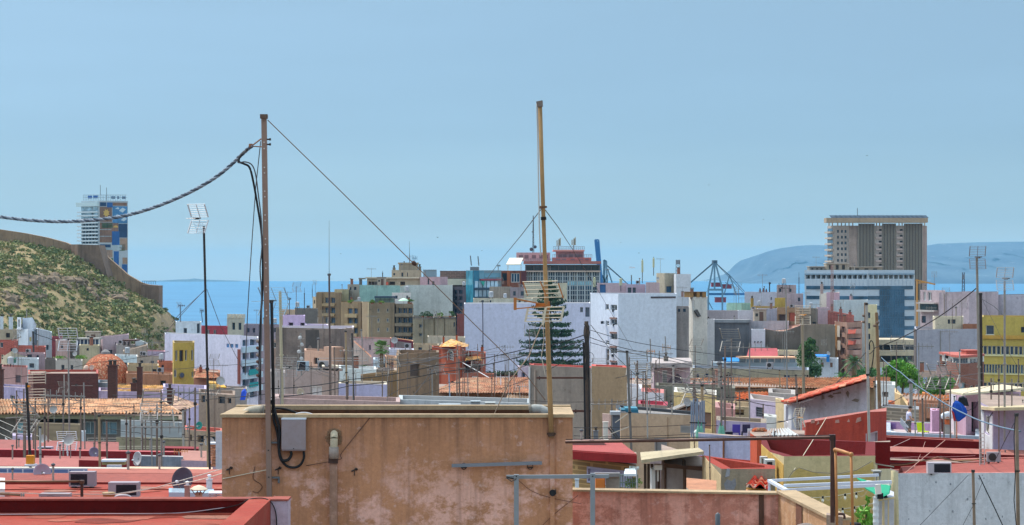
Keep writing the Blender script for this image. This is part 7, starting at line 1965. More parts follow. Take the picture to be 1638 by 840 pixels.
sm_=block('small_machine','small grey roof fan on a stand beside the white pergola bars','roof fan',[('stand',GALV,[(1401.5,1403,762,774,55,.05),(1407,1408.5,762,774,55,.05)]),('body',mat('#6d6a66','metal',1,.3),[(1399,1409,756,762,55,.25)]),('lid',FL('#8f8d88'),[(1397.5,1410.5,753.5,755.8,54.9,.4)])])
for j,(y0,y1,n_)in enumerate(((797,785,6),(816,805,5))):
 a,b=W(1275+30*j,y0,56.2),W(1382+16*j,y1,56.0)
 rt=thing('string_lights',('upper string of dark socket bulbs across the yellow render','lower string of dark socket bulbs across the yellow render')[j],'string lights',a,'string lights on the cream house')
 mb=MB();mb.tube([a.lerp(b,i/12)-Vector((0,0,.05*math.sin(i/12*math.pi)))for i in range(13)],.008,5)
 for k in range(n_):
  f0,f1=(k+.3)/n_,(k+1.3)/n_
  mb.tube([a.lerp(b,f0+(f1-f0)*i/6)-Vector((0,.02,.14*math.sin(i/6*math.pi)))for i in range(7)],.004,4)
 mb.build('wire',FL('#b5b0a0'),rt)
 for k in range(n_):
  p=a.lerp(b,(k+.3)/n_)-Vector((0,.02,.06));mb=MB();mb.lathe(p-Vector((0,0,.12)),[(.01,0),(.035,.04),(.03,.09),(.015,.1)],8)
  bl=mb.build('bulb',mat('#c9c6b8','glass'),rt);mb=MB();mb.lathe(p-Vector((0,0,.02)),[(.024,0),(.024,.06)],8);mb.build('socket',BLACKC,rt)
pl_=thing('leafy_plant','bright green leafy climbing plant at the yellow house corner','plant',W(1382,840,54))
mb=MB();mb.tube([W(1384,850,54),W(1386,815,54.2),W(1389,797,54.3)],.02,5);mb.build('stem',FL('#5a4c34'),pl_)
mb=MB()
for k in range(90):
 x=R.choice((1374,1378,1383,1386,1389))+R.gauss(0,3.2);y=R.uniform(812,850)if x<1386 else R.uniform(797,845)
 mb.leaf(W(x,y,54+R.uniform(-.3,.3)),.11)
mb.build('leaves',mat('#5f9a34','leaf',1.5,.5,'#9ac45a'),pl_)
bk_=MB();q=W(1366,838,52);bk_.lathe(q+Vector((0,0,-.3)),[(.16,0),(.18,.2),(.17,.3),(.1,.33)],14);tag(bk_.build('black_tub',BLACKC,None,True),'round black tub half hidden behind the rusty pipe frame','tub')
# red roofs, left foreground
RD=PL('#963526',1.6,.75,'#a65340');DR=PL('#5a0705',1,.3,'#420504');LR=PL('#9a4f42',1.6,.9,'#84463e')  # DR adds shade to the red of parapet faces; LR is the lit top
r0=thing('red_roof_house','nearest red painted flat roof with a dark red parapet and lilac pier','building',W(200,830,33))
Y0=33.5
zt_=W(0,801,Y0).z;zf=W(0,824,Y0).z
XL,XR=xy(-80,Y0).x,xy(434,Y0).x
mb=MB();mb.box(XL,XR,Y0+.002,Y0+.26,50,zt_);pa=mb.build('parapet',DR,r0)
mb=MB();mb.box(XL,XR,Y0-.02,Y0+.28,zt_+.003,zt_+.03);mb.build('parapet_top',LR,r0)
mb=MB();xw=xy(399,Y0).x;mb.box(xw,XR,Y0-6,Y0-.022,zf-.3,zt_+.028);mb.build('side_parapet',RD,r0)
mb=MB();mb.box(XL,xw-.002,Y0-6,Y0,zf-.3,zf);mb.build('roof',RD,r0)
mb=MB();mb.box(XL,xw-.004,Y0-.09,Y0-.001,zf+.002,zf+.035);mb.box(xw-.09,xw-.003,Y0-6,Y0-.091,zf+.002,zf+.03);mb.build('skirting',PL('#a04a38',1,.3),r0)
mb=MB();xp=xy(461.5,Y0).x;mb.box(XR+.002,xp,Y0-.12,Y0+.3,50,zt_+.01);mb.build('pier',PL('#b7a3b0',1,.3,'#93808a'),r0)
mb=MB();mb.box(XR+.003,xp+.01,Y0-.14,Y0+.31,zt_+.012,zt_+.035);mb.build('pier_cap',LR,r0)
fcable('thin dark cable lying over the red side parapet and down the lilac pier',[W(330,818,Y0-.03),W(380,808,Y0-.04),W(398,799,Y0-.05),W(420,797,Y0-.1),W(433,803,Y0-.16),W(441,820,Y0-.14),W(443,850,Y0-.14)],.008,group='thin wires on the red roofs')
fcable('pale thin wire lying along the foot of the dark red parapet',[W(-20,823,Y0-.1),W(150,822,Y0-.1),W(280,821,Y0-.08),W(360,812,Y0-.03)],.006,FL('#b9aeb2'),group='thin wires on the red roofs')
r1=bld('red_roof_house','second red flat roof crowded with air units and vents',[(-80,45.5),(357,45.5)],838,RD,depth=8.4,par=0,roof=RD)
z1=W(0,838,45.5).z
def onroof(py,z=None):return(CZ-(z or z1))*F/(py-HY)
r2=bld('red_roof_house','third paler red roof strip with a dark kerb behind the large air units',[(-80,54.2),(356,54.0)],772,PL('#8f2c26',1,.3),depth=2.4,par=0,roof=LR)
r2b=bld('red_roof_house','flat crimson roof ledge stepping down behind the dark disc dish',[(140,56.6),(356,56.4)],757.5,PL('#8f2c26',1,.3),depth=1.2,par=0,roof=PL('#a86254',1,.3))
bt_=bld('tiled_parapet','low parapet faced with blue and white tiles behind the pale mauve dish',[(-30,60),(222,59.6)],750,mat('#6f86b4','brick',.8,.3,'#c9ccd6'),depth=.4,par=0,roof=PL('#c9beb0',1,.3))
bld('cream_ledge','long cream and orange ledge at the edge of the crimson roof',[(205,58.9),(340,58.6)],751,PL('#d3a586',1,.3),depth=.6,par=0,roof=PL('#d9b79a',1,.3))
bld('red_roof_house','pinkish red roof behind the blue tiled parapet',[(-40,66),(126,65.5)],747,LR,depth=3,par=0,roof=PL('#a5625a',1,.3))
bld('red_roof_house','dark red slab edge under the white frame aerial',[(70,70.5),(172,70)],737,PL('#8a2a2c',1,.3),depth=1.4,par=0,roof=PL('#9c5650',1,.3))
bld('grey_parapet','bluish grey weathered parapet under the pale oval dish',[(222,72),(293,71.6)],731,PL('#8f97a0',1,.7,'#6b7078'),depth=.4,par=0,roof=PL('#a9a2a2',1,.3))
bld('pink_roof_house','pale pink flat roof between the bluish grey parapet and black mast',[(290,71.4),(345,71)],738,PL('#b9a0ac',1,.3),depth=4,par=0,roof=PL('#a8766a',1,.3))
bld('red_roof_house','long dark red parapet line behind the bluish grey parapet',[(-40,82),(332,80.5)],724,PL('#84242a',1,.3),depth=.5,par=0,roof=PL('#b55c5c',1,.3))
bld('red_roof_house','short crimson box parapet beside the orange clamp aerial',[(258,84),(318,83.6)],718,PL('#6e1a20',1,.3),depth=1,par=0,roof=PL('#8a3034',1,.3))
bld('red_roof_house','far red terrace strip in front of the tan block wall',[(-40,100),(190,98)],724,PL('#96393c',1,.3),depth=6,par=0,roof=PL('#96564f',1,.3))
bld('cluttered_terrace','cluttered beige terrace house front behind the black mast',[(296,150),(358,147)],692,PL('#a5907c',.8,.6),depth=4,par=.3,cap=FL('#b4584a'),win=[(0,[(302,307),(316,326),(334,344)],[(697,708)],dict(d=.3))])
bld('white_strip','narrow white corner pier right beside the brown building',[(345,60),(356,60)],690,PL('#c3c6cf',1,.3),depth=.3,par=0)
st_=thing('stepped_pier','stack of terracotta blocks with a small pale cap next to the brown building','pier',W(344,745,62))
mb=MB()
for k in range(7):mb.cbox(W(343.5+(k%2)*.6,744-5.2*k,62),.2,.2,.075,.2*k)
mb.build('blocks',mat('#b57a5c','brick',2,.4),st_);mb=MB();mb.cbox(W(345,709,62),.3,.3,.05);mb.build('cap',WHITEM,st_)
AB=FL('#91878d')
aircon('largest mauve air unit with a black grille beside the brown rail post',110,151,755,782,53.0,.3,AB)
aircon('pale air unit with the black grille, nearest the front parapet',173,221,772,799,50.2,.32,FL('#9a9097'),'right')
aircon('half hidden low air unit with a slotted top behind the front parapet',62,110,790.5,815,47.8,.35,AB)
aircon('small mauve air unit far back beside the tan block wall',60,83,715,726,99,.4,FL('#a99daa'),'right')
aircon('grey air unit on the pinkish grey house before the stained gable',475,494,578,594,188,.4,FL('#a9b9c4'))
aircon('air unit with a black front standing on top of the whitewashed wall',1484.5,1522,740,760,79.5,.35,FL('#b9afb4'),'right')
dish('big dark purple satellite dish turned sideways on the second red roof',293.5,768,onroof(786)-.3,20,FL('#4f4450'),(-.55,-1,.25),pole=(300,786))
dish('pale mauve satellite dish behind the black pole foot',67,756,56.2,14,FL('#a893a0'),(.5,-1,.3),pole=(69,772))
dish('pale oval dish standing before the bluish grey parapet',221,734,69.6,11.5,FL('#b7b2b2'),(-1.1,-1,.2),pole=(224,750))
dish('small dark lilac dish on the dark red slab edge',150,724,72.5,8.5,FL('#85788c'),(.7,-1,.2),pole=(151,740))
dish('cream dish on the pinkish grey house beside the white double door',480,628,188,7,FL('#c9b79c'),(.9,-1,.1),pole=(481,646))
dish('teal green dish on the cluttered terrace beside the black mast',319,681,148,6.5,FL('#2c8278'),(-.6,-1,.2),pole=(313,695))
dish('rusty pink dish on the brown brick house balcony',1535,616,329,3.8,FL('#b59a98'),(.2,-1,.2))
dish('small cream dish in front of the orange church dome',147,588,300,4.2,FL('#c9a898'),(-.3,-1,.2))
def vent(label,px,py0,py1,Y,r,m_):
 rt=thing('roof_vent',label,'roof vent',W(px,py1,Y),'roof vents on the red roofs')
 mb=MB();mb.lathe(W(px,py1,Y),[(r*.45,0),(r*.4,S(py1-py0,Y)*.6),(r*.45,S(py1-py0,Y)*.62)],12);mb.build('stem',FL('#b58a74'),rt)
 mb=MB();mb.lathe(W(px,py0+4,Y),[(r,0),(r*1.05,.02),(r*.6,.08),(r*.1,.11)],14);mb.build('cap',m_,rt)
 mb=MB()
 for k in range(4):
  an=k*1.57+.4;mb.tube([W(px,py1,Y)+Vector((math.cos(an)*r*.4,math.sin(an)*r*.4,S(py1-py0,Y)*.45)),W(px,py0+4,Y)+Vector((math.cos(an)*r*.85,math.sin(an)*r*.85,.01))],.012,5)
 mb.build('struts',FL('#8a6650'),rt)
 return rt
vent('mushroom vent with a wide cream cap near the brown building',318,780,800,50,.19,FL('#d2c2a8'))
chimney('short brick vent stub with a white cowl in front of the dark purple dish',295,303,778,802,49.8,PL('#b0857a',1,.3),1,name='roof_vent',potm=WHITEM)
chimney('white pier with a pale cowl between the purple dish and black mast',330,338.5,768,792,51.4,PL('#c9b9bb',1,.3),1,name='roof_vent',potm=WHITEM)
bld('skylight','low bluish grey skylight box behind the mushroom vent',[(270,50.6),(342,50.4)],789,mat('#8fa0ac','glass',1),depth=1.0,par=0,base=z1-.05,cat='skylight',roof=mat('#9fb0bc','glass',1))
block('white_bench','white slatted bench edge beside the brown building wall','bench',[('seat',WHITEM,[(333,356,788,790.5,49.4,.4)]),('slat',FL('#b9b4ba'),[(334,356,792,794,49.45,.05),(334,356,796,798,49.45,.05)]),('leg',GREYC,[(335,336.5,790.6,804,49.5,.04),(345,346.5,790.6,804,49.5,.04)])])
fn=MB();q=W(174,800,48.6);fn.lathe(q,[(.08,0),(.1,.02),(.14,.13),(.15,.16),(.12,.17)],14);tag(fn.build('bucket',mat('#9a7a50','metal',1.5,.5),None,True),'brown metal funnel bucket in front of the nearest air unit','bucket')
gpz=MB();gpz.tube(spline([W(183,800,48.3),W(186,794,48.3),W(195,792.5,48.3),W(206,793.5,48.3),W(213,800,48.3)],6),.022,8);tag(gpz.build('bent_pipe',mat('#b9b4b8','metal',1,.3),None,True),'bent silver pipe loop in front of the nearest air unit','pipe')
br_=thing('pipe_rail','brown pipe rail on a stout post at the edge of the second red roof','rail',W(130,800,47))
mb=MB();mb.tube([W(-40,770,47),W(60,770.5,47),W(132,770,47)],.024,10);mb.build('rail',mat('#7a5640','metal',1,.5),br_,True)
mb=MB();mb.bar(W(131,768,47),W(131,815,47),.055,.05);mb.build('post',mat('#4a2c24','metal',1,.5),br_)
mb=MB();mb.cbox(W(131,771,46.96),.09,.07,.07);mb.build('joint',mat('#5f4030','metal',1,.5),br_)
br2=thing('pipe_rail','thin brown pipe ending on a small stand near the photo corner','rail',W(33,800,46))
mb=MB();mb.tube([W(-40,787,46),W(32,792,46)],.026,10);mb.build('rail',mat('#8a6a52','metal',1,.5),br2,True)
mb=MB();mb.bar(W(34,789,46),W(34,815,46),.025);mb.bar(W(38,789,46),W(38,815,46),.025);mb.bar(W(33,792,46),W(39,792,46),.03);mb.build('stand',GALV,br2)
bld('white_slab','white tilted slab roof with a salmon edge at the photo edge',[(-40,49.8),(8,49.4)],782,PL('#cfc6c4',1,.3),depth=2.6,par=0,roof=PL('#d6d2d0',1,.3),cat='roof slab')
ob_=block('orange_box','bright orange box strapped to the black pole foot','box',[('box',ORANGEP,[(41.5,53.5,729,743,59.4,.2)]),('base',WHITEM,[(39,56,743.1,746,59.3,.3)])])
block('yard_sheet','pale mauve sheet panel beside the black pole','panel',[('panel',PL('#c6bcc0',1,.3),[(171,194,744,752,60.5,.1)]),('edge',WHITEM,[(162,200,736,739,61,.4)]),('support',FL('#a9925f'),[(163,199,739.1,743.9,61.1,.3)])])
for rt,zz,ya,yb,x0_,x1_,n_ in((r1,z1,47,53.6,-11.5,-6.5,26),(r0,zf,31.9,33.3,-7.3,-4.1,9)):
 for k in range(n_):
  cx_,cy_,s_=R2.uniform(x0_,x1_),R2.uniform(ya,yb),R2.uniform(.12,.5)
  mb=MB();pp_=[(cx_+s_*1.5*R2.uniform(.5,1.1)*math.cos(i*.785),cy_+s_*R2.uniform(.5,1.1)*math.sin(i*.785))for i in range(8)]
  mb.add([(x,y,zz+.004+k*.0005)for x,y in pp_],[tuple(range(8))])
  mb.build('worn_patch',PL(R2.choice(('#a8503c','#84301f','#b0604c','#a06a58')),2,.8),rt)
 for k in range(3 if rt is r1 else 0):
  y_=ya+(yb-ya)*(k+.5)/3;mb=MB();mb.box(x0_-2,x1_+.3,y_,y_+.035,zz+.001,zz+.022);mb.build('roof_seam',PL('#8a3a2a',2,.8),rt)
# trees
npn=thing('pine_tree','tall dark araucaria pine with flat tiers of branches before the blank white wall','pine tree',W(883,600,470))
b,t=W(884,604,470),W(879,447,470)
mb=MB();mb.tube([b-Vector((0,0,3)),b.lerp(t,.5),t],.34,8,.05);mb.build('trunk',BARK,npn)
mb=MB()
for k in range(16):
 f=k/15
 p=b.lerp(t,.05+.93*f+R.uniform(-.018,.018))
 L=S(62,470)*(1-f)**.75+.45
 nb=10
 for q in range(nb):
  a=q*6.283/nb+k*.9+R.uniform(-.2,.2)
  d=Vector((math.cos(a),math.sin(a),0));LL=L*R.uniform(.66,1.06)
  droop=-.15 if f<.6 else .12
  tip=lambda g:p+d*LL*g+Vector((0,0,LL*(droop*g+.15*g*g)))
  mb.tube([tip(0),tip(.5),tip(1)],.06,4,.02)
  side=Vector((-d.y,d.x,0))
  for g in range(int(6+LL*6)):
   gg=.16+.84*(g+R.random())/(6+LL*6)
   pp=tip(gg)
   for sg in(-1,1):
    w_=(LL*.16*(1.2-gg)+.22)*R.uniform(.7,1.2)
    e=pp+side*sg*w_+d*w_*.6+Vector((0,0,R.uniform(-.08,.28)))
    mb.add([pp-d*.14,pp+Vector((0,0,-.1)),e,pp+d*.2+Vector((0,0,.12))],[(0,1,2,3)])
    mb.leaf(pp.lerp(e,.7)+Vector((0,0,R.uniform(-.3,.4))),.3)
mb.build('crown',mat('#33503e','leaf',.35,.5,'#58764a'),npn)
palm('tall fan palm with pale undersides between the pink roof and brown apartments',610,542,598,35,258,mat('#5f7f45','leaf',1,.5,'#8fa56a'),True,34)
palm('feathery date palm under the apartment with red awnings',1366,562,606,46,400,mat('#4f6f48','leaf',.8,.5,'#6f8a58'),False,26)
palm('low bushy palm in the foliage left of the wooden poles',1348,589,612,40,340,mat('#4c7a3c','leaf',.8,.5,'#6f9a4c'),False,22)
palm('half hidden palm in the shade of the concrete parking deck',1447,566,590,36,420,mat('#466450','leaf',.8,.5,'#5f7a5c'),False,20)
tree('conifer','narrow dark conifer in front of the bare brown concrete gable',1293,537,596,32,430,mat('#3a5c30','leaf',.6,.5,'#5f8038'),n=3000,size=.26,clumps=13,tall=True)
tree('broadleaf_tree','low dark bushy tree below the narrow conifer',1296,580,610,34,400,mat('#2f5030','leaf',.6,.5,'#4f7034'),n=1800,size=.26)
tree('broadleaf_tree','deep green tree growing left of the two wooden poles',1384,588,616,40,350,mat('#3f6a3c','leaf',.6,.5,'#5a8a48'),n=2000,size=.24)
tree('broadleaf_tree','largest bright green street tree below the parking deck',1443,570,628,54,310,mat('#568a2e','leaf',.6,.5,'#8ab83e'),n=4200,size=.23,clumps=15)
tree('broadleaf_tree','bright green street tree right beside the wooden pole pair',1418,584,626,34,300,mat('#4f8230','leaf',.6,.5,'#7aa83c'),n=2400,size=.22)
tree('broadleaf_tree','lower green street tree under the blue shuttered beige house',1499,601,640,48,282,mat('#4a7a30','leaf',.6,.5,'#73a040'),n=3000,size=.21)
for lb,px,py,w_,h_,Y,m_ in(('yellow flowering bush on the pinkish house under the grey rake aerial',96,575,16,12,470,LEAF3),('light green bush in the cream yellow house yard',129,574,11,12,460,LEAF3),('small green bush on the peach pink house beside the stained gable',580,590,22,10,275,LEAF1),('small shrubs by the white gate of the terracotta garden wall',747,612,18,12,300,LEAF2)):
 q=W(px,py,Y);rt=thing('bush',lb,'bush',q);mb=MB()
 for k in range(7):bush(mb,(q.x+R.uniform(-.4,.4)*S(w_,Y),Y+R.uniform(-.5,.5),q.z),S(h_,Y)*.6,36,.2,.9)
 mb.build('foliage',m_,rt);mb=MB();mb.tube([q-Vector((0,0,.8)),q+Vector((0,0,.3))],.05,5);mb.build('stem',BARK,rt)
# aerials and poles
BK=mat('#2c2a2b','metal',1,.3);CRM=mat('#b8ae90','metal',1.5,.4,'#8c7c62')
antenna('slim black mast with a grid aerial standing against the sea beside the twisted cable',(337,806),(326,362),58,'panel',30,46,-.35,1.9,BK,ALU,DARKM,at=(319,350),n=8)
antenna('black mast with a large rake shaped aerial before the brown brick block',(50,775),(42.5,612),60,'rake',31,50,0,2.3,BK,mat('#b3a596','metal',1,.4),ORANGEP,at=(43,618),n=5)
antenna('tall grey mast with a pale slatted aerial at the foot of the dry hill',(112,762),(109,546),105,'panel',29,36,0.1,1.3,GALV,FL('#c3c6cc'),at=(109,543),n=5)
antenna('thin grey pole with a wide flat aerial before the brown brick block',(136,735),(134,612),100,'yagi',34,6,0,1.1,GALV,FL('#8a7f7a'),at=(126,617),n=5)
antenna('pole with a drooping white grid aerial at the end of the tiled house',(244,772),(241,656),66,'panel',27,26,.25,1.2,GALV,FL('#d6cdc6'),ORANGEP,at=(238,658),n=5)
antenna('white painted frame aerial low before the tan block wall',(109,742),(107,705),74,'panel',30,30,.15,1.2,WHITEM,FL('#e0dfe4'),WHITEM,n=5)
antenna('cream banded post carrying a wide aerial with blue ends in front of the sea',(452,664),(448,466),74,'panel',50,44,-.5,2.3,CRM,FL('#8ea6b4'),DARKM,at=(440,482),n=6)
antenna('slatted aerial leaning from the cream banded post by the stained gable',(449,662),(449,590),73.5,'panel',34,30,.4,1.0,GALV,FL('#a39c98'),at=(457,587),n=6)
antenna('pole with a stack of small white dishes before the stained gable',(482,600),(481,533),192,'dishes',18,70,0,1.2,GALV,FL('#b9b5b2'),n=5)
antenna('very tall thin whip aerial rising over the brown apartments',(529,722),(526.5,440),150,'whip',2,87,0,1.5,mat('#5a4a46','metal',1,.4),GREYC)
antenna('grey pole with a feathered aerial over the tangled aerials, nearest the bricked up window',(692,668),(691,592),170,'yagi',24,12,-.3,.9,GALV,FL('#8f8580'),n=8)
antenna('blue pole with a short aerial in the tangled aerials',(721,668),(718,598),168,'yagi',26,14,.5,1.0,mat('#8fa3b8','metal',1,.3),FL('#7f7875'),n=7)
antenna('brown pole with two crossed aerials in the tangled aerials',(736,668),(734,574),165,'yagi',36,20,-.15,1.2,mat('#7c675c','metal',1,.5),FL('#6f6864'),at=(728,612),n=9)
antenna('thin pole with a bushy aerial over the rough orange tiles',(750,664),(748,596),172,'yagi',30,16,.7,.8,GALV,FL('#6c6562'),n=10)
antenna('slim dark pole with small crossarms before the blank white wall',(773,604),(772,483),330,'yagi',16,4,0,1.0,FL('#6d6f80'),GREYC,n=5)
antenna('aerial with three white upright prongs on the rough orange tiles',(801,616),(801,603),236,'yagi',22,24,0,.8,WHITEM,WHITEM,n=4)
antenna('small wire aerial on the terracotta lean-to by the grey rendered block',(832,650),(831,618),152,'yagi',20,14,.3,.8,GALV,FL('#b9b4ae'),n=6)
antenna('thin tall pole with an orange clamp before the white tower',(1043,640),(1040,542),190,'yagi',12,8,.4,.9,GALV,ORANGEP,at=(1040,562),n=4)
antenna('brown pole with an orange tipped aerial over the thick concrete slab',(1066,580),(1064,538),188,'yagi',14,12,-.4,.9,GALV,FL('#b58a5c'),at=(1064,556),n=6)
antenna('slender mast with three dark slanting fins before the yellow turret',(1260,690),(1257,458),150,'yagi',22,16,.5,1.1,GALV,DARKM,at=(1252,461),n=4)
antenna('thick tan mast with a rounded grid aerial and orange centre before the concrete gable',(1286,684),(1283.5,504),110,'panel',24,30,0.05,2.0,mat('#94866f','metal',1,.4),FL('#cfc2ae'),ORANGEP,n=6)
antenna('tall mast with a dark edged grid aerial, taller of the pair before the far shore',(1569,752),(1562.5,412),84,'panel',26,36,.12,2.0,mat('#8a8378','metal',1,.4),FL('#83858a'),DARKM,n=7)
antenna('mast with a pale grid aerial on the lilac roof house, shorter of the near pair',(1607,706),(1607,450),90.5,'panel',28,36,.18,1.7,GALV,FL('#a9acb0'),DARKM,at=(1606,446),n=7)
antenna('white rake aerial on a thin pole beside the corrugated white sheets',(1280,706),(1282,652),74,'panel',20,30,.6,.9,FL('#c9c2b8'),FL('#c5b9a8'),ORANGEP,at=(1276,668),n=5)
antenna('small cluttered aerial with orange clamps before the crimson box parapet',(288,745),(286,722),73,'yagi',22,9,.3,1.0,GALV,FL('#c98a3c'),n=6)
antenna('tiny white radome aerial on the lilac rooftop house beyond the white tower',(1010,455),(1010,440),598,'yagi',8,4,0,.8,GREYC,WHITEM,at=(1010,428),n=4)
antenna('far whip aerial on the white box above the lilac building',(289,516),(289,489),540,'yagi',10,5,0,.6,GREYC,GREYC,n=4)
antenna('far bent whip aerial before the castellated tower',(324,516),(322,497),545,'yagi',6,8,0,.6,GREYC,GREYC,n=4)
antenna('far whip aerial on the dark grey gable over the sea',(487,496),(487,470),646,'whip',2,10,0,.7,GREYC,GREYC)
antenna('far thin mast on the small cream tower over the sea',(499.5,476),(499.5,464),702,'whip',2,10,0,.5,GREYC,GREYC)
antenna('thin mast on the stepped beige penthouse with the slanting guy wire before it',(655,424),(655,408),724,'whip',2,22,0,.5,GREYC,GREYC)
antenna('small forked aerial on the stepped beige penthouse',(663,424),(662,413),724,'yagi',8,10,.2,.6,FL('#6f8aa0'),FL('#6f8aa0'),n=4)
antenna('far thin mast over the orange sun blind terrace',(612,444),(612,437),716,'whip',2,4,0,.7,DARKM,DARKM)
antenna('far aerial on the brick wing with blue bays',(797,433),(797,425),750,'yagi',5,4,0,.5,GREYC,GREYC,n=4)
antenna('wire aerial on the pale lilac house in front of the sea',(1231,470),(1231,453),638,'yagi',3,4,0,.9,DARKM,DARKM,n=4)
antenna('thin mast on the stone stair block by the office stripes',(1278,470),(1278,445),625,'whip',2,10,0,.6,GREYC,GREYC)
antenna('small aerial on the grey mauve roofs beside the insulators',(463,505),(463,478),520,'yagi',4,5,0,.6,GREYC,GREYC,n=4)
MM=mat('#7b6a60','metal',1,.5,'#5a463c');LG=mat('#a6a29c','metal',1,.4,'#7f7468');TN=mat('#a08868','metal',1,.4,'#7a6048')
for lb,pb,pt,Y,r,m_ in(('rusty brown pole through the barrel tiles nearest the black pole',(77,725),(77,624),104,1.2,MM),('light grey short pole before the tan block wall',(65,770),(64,683),64,1.9,LG),
('tan pole in front of the grey house window band',(160,762),(158.5,665),66,2.0,TN),
('dark rusty pole beside the tan pole at the cluttered balcony',(171.5,750),(170.5,672),68,1.5,MM),
('rusty pole in front of the whitewashed block wall corner',(209,745),(208.5,668),90,1.6,MM),
('thin pale pole leaning on the whitewashed block wall',(227,748),(226,664),92,1.0,LG),
('thin grey pole before the tiled roof and tan block wall',(103,648),(102.5,598),230,.8,LG),
('stout tan pole just behind the black mast base',(333,760),(331.5,640),66,2.0,TN),
('grey pole at the end of the whitewashed block wall',(294,745),(292.5,655),96,1.6,LG),
('twin rusty pole of the whip aerial, slightly left',(530,722),(529,548),148,1.0,MM),
('twin rusty pole of the whip aerial, slightly right',(536.5,722),(535,556),149,.9,MM),
('tan pole in front of the grey pier of the stained gable',(555,655),(553,530),160,1.5,TN),
('thin black pole by the slanting orange coping',(567,665),(563,534),140,1.2,BK),
('rusty stub pole before the low pale lilac house',(555.5,665),(555,612),139,2.0,MM),
('grey pole with an arm beside the tall white tower foot',(1011,745),(1003,562),84,2.0,mat('#6d6a66','metal',1,.4)),
('thin pole in front of the cream workshop wall',(1036,705),(1035,628),86,1.2,LG),
('pale slim pole before the soot stain',(1078,650),(1077,585),150,1.5,LG),
('thin dark pole beside the workshop shutter window',(1111,725),(1110,690),86,.9,MM),
('black slender pole before the slanting salmon roof',(1115,660),(1114,636),112,.9,BK),
('tall tan pole leaning over the pipe bundle',(1124,706),(1123,616),86,2.4,TN),
('thin rusty pole before the long orange tile roof end',(1166,668),(1165,596),125,1.0,MM),
('thin grey pole in front of the fresh orange tile roof patch',(1184,690),(1183,626),106,.9,MM),
('pale slim pole beside the cream parapet rubble',(1199,672),(1198,618),120,.9,LG),
('thin rusty pole standing in the yard box',(1136,782),(1135,712),55,1.0,MM),
('short black pole leaning by the corrugated white sheets',(1236,722),(1240,690),66,1.1,BK),
('tan pole beside the conifer, thin and tall',(1248,640),(1247,592),180,1.1,TN),
('brown pole rising from the orange tile roof below the conifer',(1275,640),(1273,600),175,1.5,MM),
('tall grey steel pole before the big red block',(1391,745),(1386,486),63,2.2,LG),
('grey steel pole left of the person on the roof terrace',(1464.5,716),(1463.5,640),112,1.2,LG),
('dark pole right of the person by the yellow green cloth',(1476.5,714),(1475.5,638),112,1.4,MM),
('dark pole before the broad pink chimney block',(1510,716),(1509.5,645),111,1.2,MM),
('pale pole carrying the folded blue parasol',(1527.5,704),(1526.5,634),112,1.2,LG),
('thin orange pole standing on the stepped dark red parapet',(1531,732),(1530,672),94,1.1,mat('#c98a6a','metal',1,.4)),
('stout weathered wooden post wrapped with black cable at the whitewashed wall end',(1629,860),(1626,663),70,3.0,mat('#8d7a68','conc',3,.5)),
('short weathered wooden post before the whitewashed wall',(1559,860),(1556.5,753),72,2.4,mat('#8d7a68','conc',3,.5)),
('dark cable wrapped wooden pole beside the tall grid aerial mast',(1570,640),(1568.5,470),140,2.4,mat('#3f3632','conc',2,.4)),
('tan slim pole at the end of the person terrace',(1400,640),(1398,610),165,1.4,TN),
('grey pipe pole with a box on the lilac roof house',(1637,690),(1636,640),96,1.0,LG),
('thin rusty pole before the yellow office building windows',(1630,640),(1629,575),190,1.0,MM),
('thin grey pole in front of the brown brick house',(1535.5,640),(1535,560),240,1.0,LG),
):
 mast(lb,pb,pt,Y,r,m_)
ar=MB();ar.bar(W(979,561,84),W(1003,564,84),.04);ar.bar(W(979,559,84),W(979,565,84),.05);tag(ar.build('pole_arm',mat('#6d6a66','metal',1,.4)),'grey steel arm reaching out from the pole by the white tower','pole arm')
for lb,x0,Y,yt in(('leaning wooden pole wound with black cables, taller of the pair by the street trees',1384.5,130,484),('bare wooden pole, shorter of the pair by the street trees',1402,128,500)):
 rt=thing('utility_pole',lb,'utility pole',W(x0+6,700,Y),'wooden utility poles')
 mb=MB();mb.tube([W(x0+6,680,Y),W(x0,yt,Y)],.13 if x0<1400 else .11,8,.09);mb.build('shaft',mat('#8f7050','conc',2,.5),rt)
 mb=MB()
 for k in range(4 if x0<1400 else 2):mb.lathe(W(x0+(-3 if k%2 else 2),yt+18+5*k,Y-.1),[(.05,0),(.09,.04),(.09,.1),(.05,.14)],8)
 mb.build('insulators',FL('#6d5a4c'),rt)
 if x0<1400:
  mb=MB();mb.tube(spline([W(1388,560,Y-.1),W(1393,545,Y-.1),(W(1398,556,Y-.1)),W(1394,590,Y-.1),W(1388,604,Y-.1)],8),.03,6);mb.build('cable_loop',BLACKC,rt)
up=thing('utility_pole','dark utility pole wrapped in a thick tangle of black cables before the grey rendered block','utility pole',W(938,706,112),'wooden utility poles')
mb=MB();mb.tube([W(941,712,112),W(938,514,112)],.13,8,.10);mb.build('shaft',mat('#6b5a4e','conc',2,.5),up)
mb=MB()
for k in range(16):
 y0=514+4*k;mb.tube(spline([W(938+R.uniform(-5,5),y0,111.8),W(938+R.uniform(-5,5),y0+14,111.75),W(939+R.uniform(-4,4),y0+34,111.8)],4),.028,5)
mb.build('cable_tangle',FL('#3f3a38'),up)
mb=MB();mb.tube([W(933.5,548,111.8),W(935,620,111.8),W(936,704,111.8)],.05,6);mb.tube([W(942,560,111.8),W(943,702,111.8)],.035,6);mb.build('cable_sleeve',BLACKC,up)
mb=MB();mb.tube([W(944+6*math.sin(a),572-8*math.cos(a),111.8)for a in[i*.35 for i in range(19)]],.012,5);mb.build('cable_coil',BLACKC,up)
